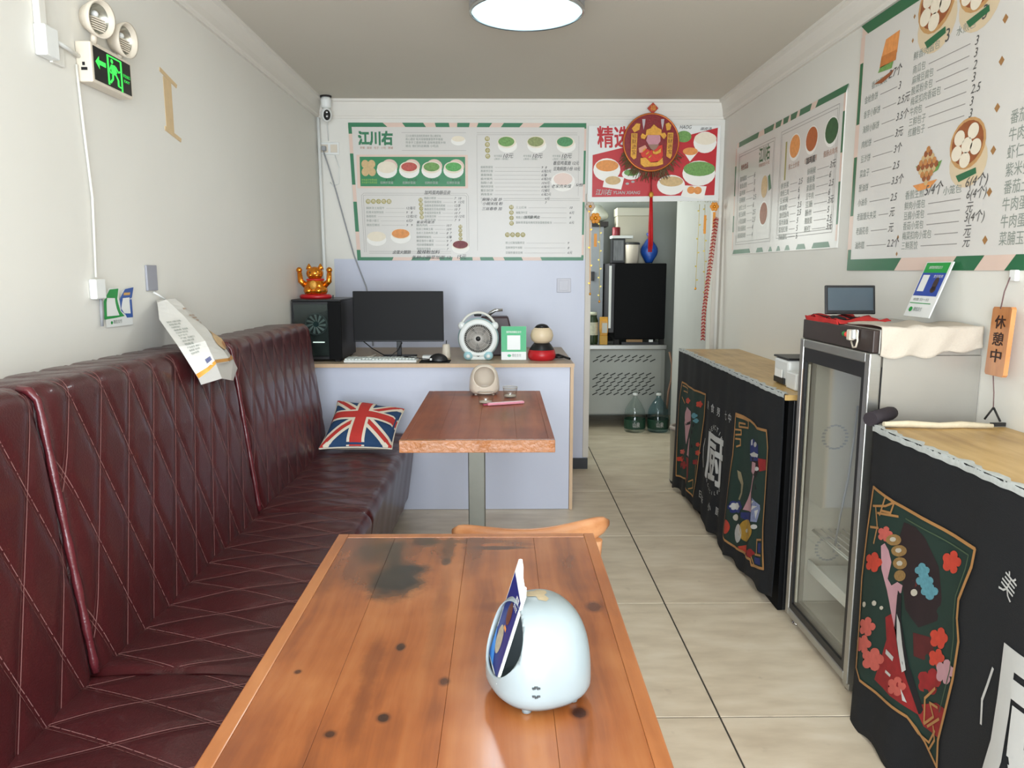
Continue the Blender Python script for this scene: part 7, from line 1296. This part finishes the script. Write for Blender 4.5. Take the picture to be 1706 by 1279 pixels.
for name, (vs, fs, m_, h_) in P.L.items():
    bm = bmesh.new(); VV = [bm.verts.new((a, b, 0)) for a, b in vs]; bm.faces.new(VV)
    for _ in range(4):
        bmesh.ops.triangulate(bm, faces=bm.faces); bmesh.ops.subdivide_edges(bm, edges=[e for e in bm.edges if e.calc_length() > .008], cuts=1)
    bmesh.ops.triangulate(bm, faces=bm.faces); bm.verts.index_update()
    def top_z(x, y):   # height of the dome above (x, y)
        s = ((abs(x) / .0735) ** (2 / .84) + (abs(y) / .0755) ** (2 / .84)) ** (.84 / 2); kk = max(0, 1 - s ** 2.5) ** (1 / 3.2); return .008 + .140 * kk
    B().add([(v.co.x, v.co.y, top_z(v.co.x, v.co.y) + .0007) for v in bm.verts], [[v.index for v in f.verts] for f in bm.faces], True).build('stain', m_, h1, fix=False, local=True); bm.free()
holder('cream dome tissue holder standing at the desk end of the red-brown table', (-.093, 3.705, .7503), radians(92), hold_cream)
# blue card stuck into the opening
cd = thing('payment_card', 'tall blue payment card with white edge stuck in the white tissue holder', 'card', (.0, 1.022, .787))
cq = [V((-.022, 1.047, .795)), V((-.010, .977, .787)), V((.031, .995, .914)), V((.019, 1.065, .922))]
def cdp(a, b, h):
    p = cq[0].lerp(cq[1], a).lerp(cq[3].lerp(cq[2], a), b); n = (cq[1] - cq[0]).cross(cq[3] - cq[0]).normalized()
    if n.x > 0: n = -n
    return tuple(p + n * h)
b = B(); oc_ = [(0, 0), (1, 0), (1, .96), (.86, 1.02), (.72, 1.0), (.5, 1.03), (.3, 1.10), (.1, 1.13), (0, 1.1)]
b.prism(oc_, lambda a, c: cdp(a, c, 0), lambda a, c: cdp(a, c, -.003)); b.build('board', white_pl, cd)
P = Print(cdp, .0005, split=.3)
P.poly('blue_field', mat('card_blue', (28, 38, 104), .3, var=.1), [(.04, .03), (.94, .03), (.94, .86), (.04, .96)]); P.poly('light_corner', mat('card_sky', (60, 120, 190), .3), [(.04, .03), (.5, .03), (.04, .34)], 2)
P.ell('brown_motif', mat('card_brown', (86, 46, 34), .4), .52, .62, .16, .12, 2); P.ell('grey_motif', mat('card_grey', (150, 140, 120), .4, var=.5, vscale=120), .40, .30, .2, .15, 2)
P.rect('orange_chip', mat('card_orange', (200, 130, 70), .4), .45, .44, .62, .48, 2); P.text('card_lettering', white_pl, '推荐', .62, .80, .06, 2, .02, 0, .24); P.text('card_lettering', white_pl, '支付宝', .60, .73, .045, 2, .02, 0, .28)
P.build(cd)

clear = thin_glass('clear_plastic', (253, 253, 251), .06, .6)
def cup(label, x, y, r, h):
    t = thing('plastic_cup', label, 'cup', (x, y, .7503), group='clear cups on the far table')
    B().lathe([(.0001, .003), (r * .80, .003), (r * .82, .0005), (r * .86, .004), (r, h), (r * .985, h), (r * .84, .006), (.0001, .006)], (x, y, .7503), 28, cap=False).build('wall', clear, t)
    B().tube([(x + r * cos(2 * pi * i / 28), y + r * sin(2 * pi * i / 28), .7503 + h) for i in range(29)], .0018, 6, cap=False).build('rim', mat('cup_rim', (226, 222, 214), .2, trans=.4), t)
    B().lathe([(.0001, .0065), (r * .78, .0065), (r * .80, .011), (.0001, .011)], (x, y, .7503), 24).build('residue', mat('cup_residue', (206, 196, 184), .3), t)
cup('clear plastic cup beside the pink stick, nearer one on the far table', -.080, 3.43, .038, .052)
cup('clear plastic cup beside the cream tissue holder, farther right on the far table', .035, 3.60, .036, .050)
pk = thing('pink_stick', 'pink wrapped stick lying beside the clear cup on the far table', 'stick', (.01, 3.395, .7503))
Mk = Matrix.Translation((.012, 3.40, .7573)) @ Matrix.Rotation(atan2(.06, .171), 4, 'Z')
B().box((0, 0, 0), (.178, .024, .012), Mk, bev=.004).build('wrapper', mat('pink_wrap', (222, 150, 168), .4), pk); B().box((0, -.006, .0065), (.160, .006, .001), Mk).build('white_stripe', white_pl, pk)
B().box((-.092, .004, -.002), (.03, .012, .006), Mk).build('torn_end', mat('pink_dark', (170, 60, 90), .5), pk)

# flag cushion
cu = thing('flag_cushion', 'square cushion with red white and blue union flag at the far end of the bench', 'cushion', (-.73, 3.8, .47))
C4 = [V((-.905, 3.615, .492)), V((-.548, 3.610, .492)), V((-.528, 3.965, .622)), V((-.888, 3.985, .664))]
def cush(u, v, h, side=1):
    a, b = (u + 1) / 2, (v + 1) / 2
    pin = .045 * (1 - abs(u * v)); a2 = .5 + (a - .5) * (1 - .07 * (1 - (2 * b - 1) ** 2)); b2 = .5 + (b - .5) * (1 - .07 * (1 - (2 * a - 1) ** 2))
    p = C4[0].lerp(C4[1], a2).lerp(C4[3].lerp(C4[2], a2), b2); n = (C4[1] - C4[0]).cross(C4[3] - C4[0]).normalized()
    puff = .062 * (max(0, 1 - u ** 2) * max(0, 1 - v ** 2)) ** .45 + .004 * sin(u * 5 + v * 3) * (1 - u * u) * (1 - v * v)
    return tuple(p + n * (side * puff + (h if side > 0 else -h)))
cb = mat('flag_blue', (34, 66, 104), .85, var=.2, vscale=20, bump=.3, bscale=300); cr = mat('flag_red', (186, 52, 46), .85, var=.12, vscale=20, bump=.3, bscale=300); cw = mat('flag_cream', (222, 212, 194), .85, var=.05, bump=.3, bscale=300)
b = B(); b.grid(lambda u, v: cush(2 * u - 1, 2 * v - 1, 0, 1), 60, 60); b.build('front_cover', cb, cu)
b = B(); b.grid(lambda u, v: cush(2 * u - 1, 2 * v - 1, 0, -1), 24, 24); b.build('back_cover', cw, cu)
P = Print(lambda u, v, h: cush(u, v, h + .0042), .0009, split=.05)
def dg(w, s): return [(s * -1, -1), (s * (-1 + w), -1), (s * 1, 1 - w), (s * 1, 1), (s * (1 - w), 1), (s * -1, -1 + w)]
for s in (1, -1): P.poly('white_saltire#%d' % s, cw, dg(.24, s), 1); P.poly('red_saltire#%d' % s, cr, dg(.10, s), 2)
P.poly('white_cross#v', cw, [(-.27, -1), (.23, -1), (.23, 1), (-.27, 1)], 3); P.poly('white_cross#h', cw, [(-1, -.15), (1, -.15), (1, .32), (-1, .32)], 3)
P.poly('red_cross#v', cr, [(-.19, -1), (.15, -1), (.15, 1), (-.19, 1)], 4); P.poly('red_cross#h', cr, [(-1, -.07), (1, -.07), (1, .24), (-1, .24)], 4)
P.build(cu)
B().tube([cush(u, v, 0) for u, v in [(-1 + i * .1, -1) for i in range(20)] + [(1, -1 + i * .1) for i in range(20)] + [(1 - i * .1, 1) for i in range(20)] + [(-1, 1 - i * .1) for i in range(21)]], .004, 6, cap=False).build('piping', cw, cu)

# ================================================================ KITCHEN BEYOND THE DOORWAY
kc = thing('kitchen_cabinet', 'grey steel kitchen cabinet with slotted vents seen through the doorway', 'cabinet', (.88, 6.7, 0))
B().b2((.35, 6.44, .115), (1.405, 6.96, .685), bev=.004).build('body', steel_cab, kc); B().b2((.33, 6.415, .686), (1.415, 6.97, .728), bev=.006).build('worktop', steel, kc)
for x in (.42, 1.36):
    for y in (6.50, 6.9): B().tube([(x, y, .0), (x, y, .114)], .02, 10).build('leg', steel, kc)
slot = mat('slot_dark', (34, 34, 32), .7)
for z0, n in ((.590, 2), (.300, 6)):
    b = B()
    for r in range(n):
        for k in range(9 if r % 2 else 8):
            x = .80 + k * .062 + (0 if r % 2 else .03); z = z0 + (n - 1 - r) * .034
            Mx = Matrix.Translation((x, 6.4385, z)) @ Matrix.Rotation(radians(-26), 4, 'Y'); b.box((0, 0, 0), (.05, .004, .0085), Mx)
    b.build('vent_slots', slot, kc, stuff=True)
B().b2((.745, 6.4375, .13), (1.37, 6.4398, .67)).build('front_panel', mat('panel_grey', (158, 160, 154), .4, .1), kc)
bo = thing('black_oven', 'tall black steamer oven standing on the grey kitchen cabinet', 'oven', (1.16, 6.65, .7285))
B().b2((.955, 6.425, .775), (1.392, 6.88, 1.420), bev=.008).build('body', black_matte, bo); B().b2((.958, 6.4215, .79), (1.389, 6.4245, 1.41)).build('door_panel', mat('oven_door', (7, 7, 8), .6, spec=.15), bo)
B().b2((.905, 6.435, .83), (.9545, 6.87, 1.418), bev=.004).build('side_panel', mat('oven_side', (46, 44, 46), .4), bo); B().b2((.905, 6.4285, .87), (.925, 6.4345, 1.40)).build('edge_glint', mat('glint_white', (232, 234, 230), .35), bo)  # white strip paints the bright reflection along the oven's left edge
for x in (.98, 1.37):
    for y in (6.46, 6.84): B().b2((x - .02, y - .02, .7285), (x + .02, y + .02, .7748)).build('foot', dark_rubber, bo)
gc = thing('grey_locker', 'grey metal locker with dark shelf top at the left of the doorway view', 'cupboard', (.68, 6.86, .7285))
B().b2((.42, 6.74, .7285), (.895, 6.968, 1.742), bev=.004).build('body', mat('locker_grey', (140, 144, 148), .45, .1), gc); B().b2((.40, 6.72, 1.7425), (.93, 6.968, 1.785)).build('shelf_top', mat('shelf_dark', (44, 40, 38), .5), gc)
B().b2((.775, 6.728, 1.27), (.815, 6.7395, 1.35), bev=.003).build('latch', black_pl, gc)
def bagball(name, label, m, c, r, seed, tie=None, cat='bag'):
    rg = random.Random(seed); t = thing(name, label, cat, (c[0], c[1], c[2] - r[2]))
    b = B(); b.ball(c, r, 20, 14)
    b.v = [tuple(c[i] + (v[i] - c[i]) * (1 + .12 * sin(9 * v[0] / r[0] * .4 + seed) * sin(7 * v[2] / r[2] * .5 + seed)) if not (i == 2 and v[2] < c[2] - r[2] * .8) else c[2] - r[2] * .92 for i in range(3)) for v in b.v]
    b.build('sack', m, t)
    if tie: B().lathe([(.012, 0), (.010, .02), (.03, .05), (.02, .06)], (c[0], c[1], c[2] + r[2] * .95), 10).build('tied_neck', m, t)
    return t
bagball('white_sack', 'white plastic sack on the dark shelf at the top left of the doorway', mat('sack_white', (214, 216, 206), .5, bump=.4, bscale=30), (.82, 6.86, 1.862), (.12, .08, .082), 2)
bagball('blue_bag', 'bright blue plastic bag bundle on top of the black oven', mat('bag_blue', (28, 76, 164), .35, var=.35, vscale=20, bump=.6, bscale=40), (1.262, 6.55, 1.52), (.068, .066, .105), 4, True)
pb = thing('framed_box', 'black framed glossy box standing on the black oven', 'box', (.99, 6.56, 1.4205))
B().b2((.935, 6.52, 1.4205), (1.050, 6.62, 1.630), bev=.006).build('frame', black_pl, pb); B().b2((.950, 6.5165, 1.445), (1.035, 6.5195, 1.615)).build('glossy_front', mat('gloss_grey', (96, 98, 98), .15, var=.7, vscale=18, stretch=(3, 1, .6)), pb)
tag(B().b2((.930, 6.50, 1.6305), (1.115, 6.63, 1.655), bev=.006).build('plastic_sheet', white_pl), 'white flat plastic sheet lying across the black framed box', 'sheet')
tag(B().lathe([(.0001, 0), (.032, 0), (.034, .004), (.034, .066), (.030, .072), (.0001, .072)], (.978, 6.57, 1.6555), 20).build('red_tin', mat('tin_red', (128, 34, 44), .4)), 'small dark red tin on the white plastic sheet', 'tin')
tu = thing('white_tub', 'white plastic tub between the framed box and the blue bag on the oven', 'tub', (1.125, 6.53, 1.4205))
B().lathe([(.0001, 0), (.054, 0), (.062, .15), (.062, .158), (.0001, .158)], (1.112, 6.53, 1.4205), 24).build('body', cream_pl, tu); B().lathe([(.065, .1585), (.065, .172), (.055, .178), (.0001, .178)], (1.112, 6.53, 1.4205), 24).build('lid', mat('tub_lid', (60, 60, 60), .4), tu)
be = thing('beige_carton', 'large beige carton with lid at the back on the black oven', 'carton', (1.14, 6.76, 1.4205))
B().b2((1.00, 6.67, 1.4205), (1.285, 6.86, 1.83), bev=.006).build('body', mat('carton_beige', (196, 190, 172), .7, var=.06), be); B().b2((.995, 6.665, 1.8305), (1.29, 6.865, 1.90), bev=.006).build('lid', mat('carton_lid', (210, 206, 190), .7), be)
# food on the cabinet
gj = thing('green_jar', 'dark green jar with pale label at the left edge of the cabinet top', 'jar', (.772, 6.50, .7285))
B().lathe([(.0001, 0), (.05, 0), (.054, .02), (.054, .20), (.042, .235), (.042, .25), (.0001, .25)], (.772, 6.50, .7285), 20).build('body', mat('jar_green', (44, 62, 38), .25), gj); B().lathe([(.0548, .08), (.0548, .19)], (.772, 6.50, .7285), 20, cap=False).build('label', mat('jar_label', (206, 206, 184), .6, var=.4, vscale=40), gj); B().lathe([(.044, .2505), (.044, .275), (.0001, .275)], (.772, 6.50, .7285), 20).build('lid', mat('jar_lid', (210, 214, 190), .4), gj)
yb_ = thing('snack_pouch', 'yellow snack pouch with clear front leaning by the black oven', 'pouch', (.885, 6.40, .81))
B().b2((.835, 6.425, .7285), (.90, 6.48, .805), bev=.004).build('carton', mat('yellow_box', (196, 150, 60), .5, var=.2, vscale=40), yb_)
B().ring_loft([[(.868 + sx * w, 6.452 + sy * d, z) for sx, sy in ((-1, -1), (1, -1), (1, 1), (-1, 1))] for w, d, z in ((.030, .022, .8055), (.036, .026, .86), (.034, .018, .93), (.036, .005, .965))], True, False).build('pouch', mat('pouch_gold', (206, 150, 60), .35, var=.3, vscale=40), yb_, bevel=.004); B().b2((.852, 6.4255, .83), (.896, 6.4275, .915)).build('clear_front', mat('pouch_clear', (196, 196, 186), .25, var=.2), yb_)
tag(B().lathe([(.0001, 0), (.016, 0), (.017, .06), (.008, .085), (.008, .10), (.0001, .10)], (.868, 6.405 - .012, .7285) if False else (.70, 6.46, .7285), 14).build('white_bottle', white_pl), 'tiny white bottle on the cabinet top beside the green jar', 'bottle')
tr = thing('dark_tray', 'dark baking tray with brown packets pushed under the black oven', 'tray', (1.16, 6.44, .7285))
B().b2((1.02, 6.416, .7288), (1.34, 6.424, .752)).build('tray_front', black_pl, tr); B().b2((1.06, 6.4175, .7525), (1.20, 6.4235, .7735)).build('packet', mat('packet_brown', (136, 104, 64), .5, var=.3, vscale=60), tr); B().b2((1.255, 6.4175, .7525), (1.29, 6.4235, .772)).build('white_packet', white_pl, tr)
# water bottles
water = thin_glass('bottle_clear', (246, 251, 250), .07, .6)
def bottle(x, label, tint):
    t = thing('water_bottle', label, 'bottle', (x, 6.28, 0), group='large water bottles on the kitchen floor')
    B().lathe([(.0001, .0), (.080, .0), (.088, .012), (.089, .05), (.086, .055), (.089, .06), (.089, .13), (.084, .14), (.088, .15), (.082, .19), (.050, .25), (.022, .285), (.019, .295), (.019, .31)], (x, 6.28, .0005), 28, cap=False).build('body', tint, t)
    B().lathe([(.0895, .03), (.0905, .035), (.0905, .105), (.0895, .11)], (x, 6.28, 0), 28, cap=False).build('label', mat('bottle_label', (34, 66, 50), .4, var=.4, vscale=30), t)
    P = Print(lambda a, b, h: (x + .091 * sin(a / .091), 6.28 - .091 * cos(a / .091) - h, b), .0006); P.text('label_lettering', print_white, '山泉', 0, .05, .04, 1, .03, 0, .06, 'c'); P.build(t)
    B().lathe([(.022, .31), (.022, .33), (.0001, .33)], (x, 6.28, 0), 16).build('cap', white_pl, t)
    B().tube([(x - .02, 6.28, .325), (x - .012, 6.28, .345), (x + .012, 6.28, .345), (x + .02, 6.28, .325)], .004, 6).build('handle', mat('handle_grey', (120, 130, 126), .4), t)
bottle(1.125, 'empty clear water bottle, left of the two on the kitchen floor', water)
bottle(1.325, 'pale blue water bottle, right of the two on the kitchen floor', thin_glass('bottle_blue', (222, 240, 245), .07, .6))
bn = thing('waste_bin', 'small steel waste bin in the doorway behind the far counter', 'bin', (1.20, 4.70, 0))
B().lathe([(.0001, .006), (.092, .006), (.098, .02), (.104, .345), (.108, .352), (.104, .358)], (1.178, 4.70, 0), 32).build('body', steel, bn); B().lathe([(.094, .0), (.1, .018)], (1.178, 4.70, 0), 32).build('foot_ring', black_pl, bn)
B().lathe([(.104, .3585), (.110, .362), (.106, .376), (.09, .378), (.09, .36)], (1.178, 4.70, 0), 32, cap=False).build('rim', mat('bin_rim', (170, 160, 150), .5), bn)
tag(B().tube([(1.43, 6.39, .67), (1.455, 6.38, .56), (1.45, 6.37, .44), (1.425, 6.36, .33), (1.41, 6.34, .18)], .010, 8).build('gas_hose', mat('hose_tan', (150, 116, 96), .6)), 'tan rubber hose hanging down beside the grey kitchen cabinet', 'hose')

# ================================================================ GARLANDS AT THE DOORWAY
gy = YB - .03
leafm = mat('garland_gold', (190, 170, 84), .35, .4, var=.3, vscale=60)
def strand(name, label, x0, x1, z0, z1, n, m, extra=None):
    t = thing(name, label, 'garland', (x0, gy, z1), group='gold garlands hanging around the doorway'); rg = random.Random(int(x0 * 1000))
    B().tube([(x0 + (x1 - x0) * i / 8, gy, z0 + (z1 - z0) * i / 8) for i in range(9)], .0016, 5).build('thread', m, t)
    for i in range(n):
        k = (i + .5) / n; x = x0 + (x1 - x0) * k; z = z0 + (z1 - z0) * k; s = 1 if i % 2 else -1
        B().prism([(x, z), (x + s * .006, z + .008), (x + s * .014, z + .006), (x + s * .009, z - .004)], lambda a, c: (a, gy - .003, c), lambda a, c: (a, gy - .005, c)).build('leaf', m, t)
    B().ball((x1, gy, z1 - .010), (.007, .006, .009), 10, 8).build('bell', gold, t)
    if extra: extra(t)
def flower(t, x, z, r, m, m2):
    for i in range(6):
        a = 2 * pi * i / 6; B().ball((x + r * .6 * cos(a), gy - .006, z + r * .6 * sin(a)), (r * .42, r * .2, r * .42), 10, 8).build('petal', m, t)
    B().ball((x, gy - .012, z), (r * .3, r * .2, r * .3), 10, 8).build('flower_centre', m2, t)
silk = mat('silk_pale', (196, 182, 168), .6, var=.2); silk_o = mat('silk_orange', (222, 146, 52), .5, var=.2)
strand('garland', 'gold garland with pale silk flower, along the left door edge', .573, .583, 1.80, 1.215, 5, gold, lambda t: flower(t, .575, 1.775, .032, silk, gold))
def ex2(t):
    flower(t, .610, 1.70, .036, silk_o, gold)
    B().b2((.603, gy - .006, 1.515), (.622, gy - .003, 1.60)).build('orange_ribbon', silk_o, t)
strand('garland', 'yellow leaf garland with an orange flower, just right of the left door edge', .640, .646, 1.69, 1.165, 9, leafm, ex2)
strand('garland', 'fine yellow garland, the farthest left on the right side of the doorway', 1.296, 1.288, 1.79, 1.25, 6, leafm)
strand('garland', 'yellow and orange garland next to the red cracker string', 1.330, 1.352, 1.79, 1.18, 9, leafm, lambda t: B().b2((1.326, gy - .006, 1.60), (1.342, gy - .003, 1.72)).build('orange_ribbon', silk_o, t) and None)
fl_ = thing('cracker_string', 'string of small red firecrackers hanging at the right door edge', 'string', (1.385, gy - .02, .9))
flower(fl_, 1.392, 1.775, .030, silk_o, gold); B().b2((1.385, gy - .006, 1.64), (1.402, gy - .003, 1.74)).build('orange_ribbon', silk_o, fl_)
b = B(); b2_ = B(); rg = random.Random(9)
for i in range(74):
    k = i / 73; z = 1.70 - .80 * k; x = 1.405 - .058 * min(1, k * 1.3); r = .017 * (1 - .2 * k)
    for s in (-1, 1):
        a = rg.uniform(-.3, .3); (b if i % 2 else b2_).tube([(x, gy - .012, z + .006), (x + s * r, gy - .014 + .006 * a, z - .004 + .006 * a)], .0042 if i % 2 else .0026, 6)
b.build('crackers', mat('cracker_red', (168, 28, 36), .45, var=.35, vscale=120), fl_, stuff=True); b2_.build('paper_bands', mat('cracker_pale', (206, 150, 130), .6), fl_, stuff=True)
B().tube([(1.400, gy - .012, 1.70), (1.37, gy - .012, 1.3), (1.347, gy - .012, .90)], .003, 6).build('cord', mat('cracker_cord', (196, 130, 90), .6), fl_)
tl = thing('tinsel_strip', 'thin sage tinsel strip along the underside of the door lintel', 'tinsel', (.99, gy, 1.81)); b = B(); rg = random.Random(11)
for i in range(220):
    x = rg.uniform(.60, 1.40); z = 1.818 + .006 * sin(x * 12); b.tube([(x, gy + .012, z), (x + rg.uniform(-.012, .012), gy + .010, z + rg.uniform(-.018, .014))], .0016, 3, cap=False)
b.build('tinsel', mat('tinsel_sage', (170, 164, 140), .5, .2, var=.4, vscale=90), tl, stuff=True)
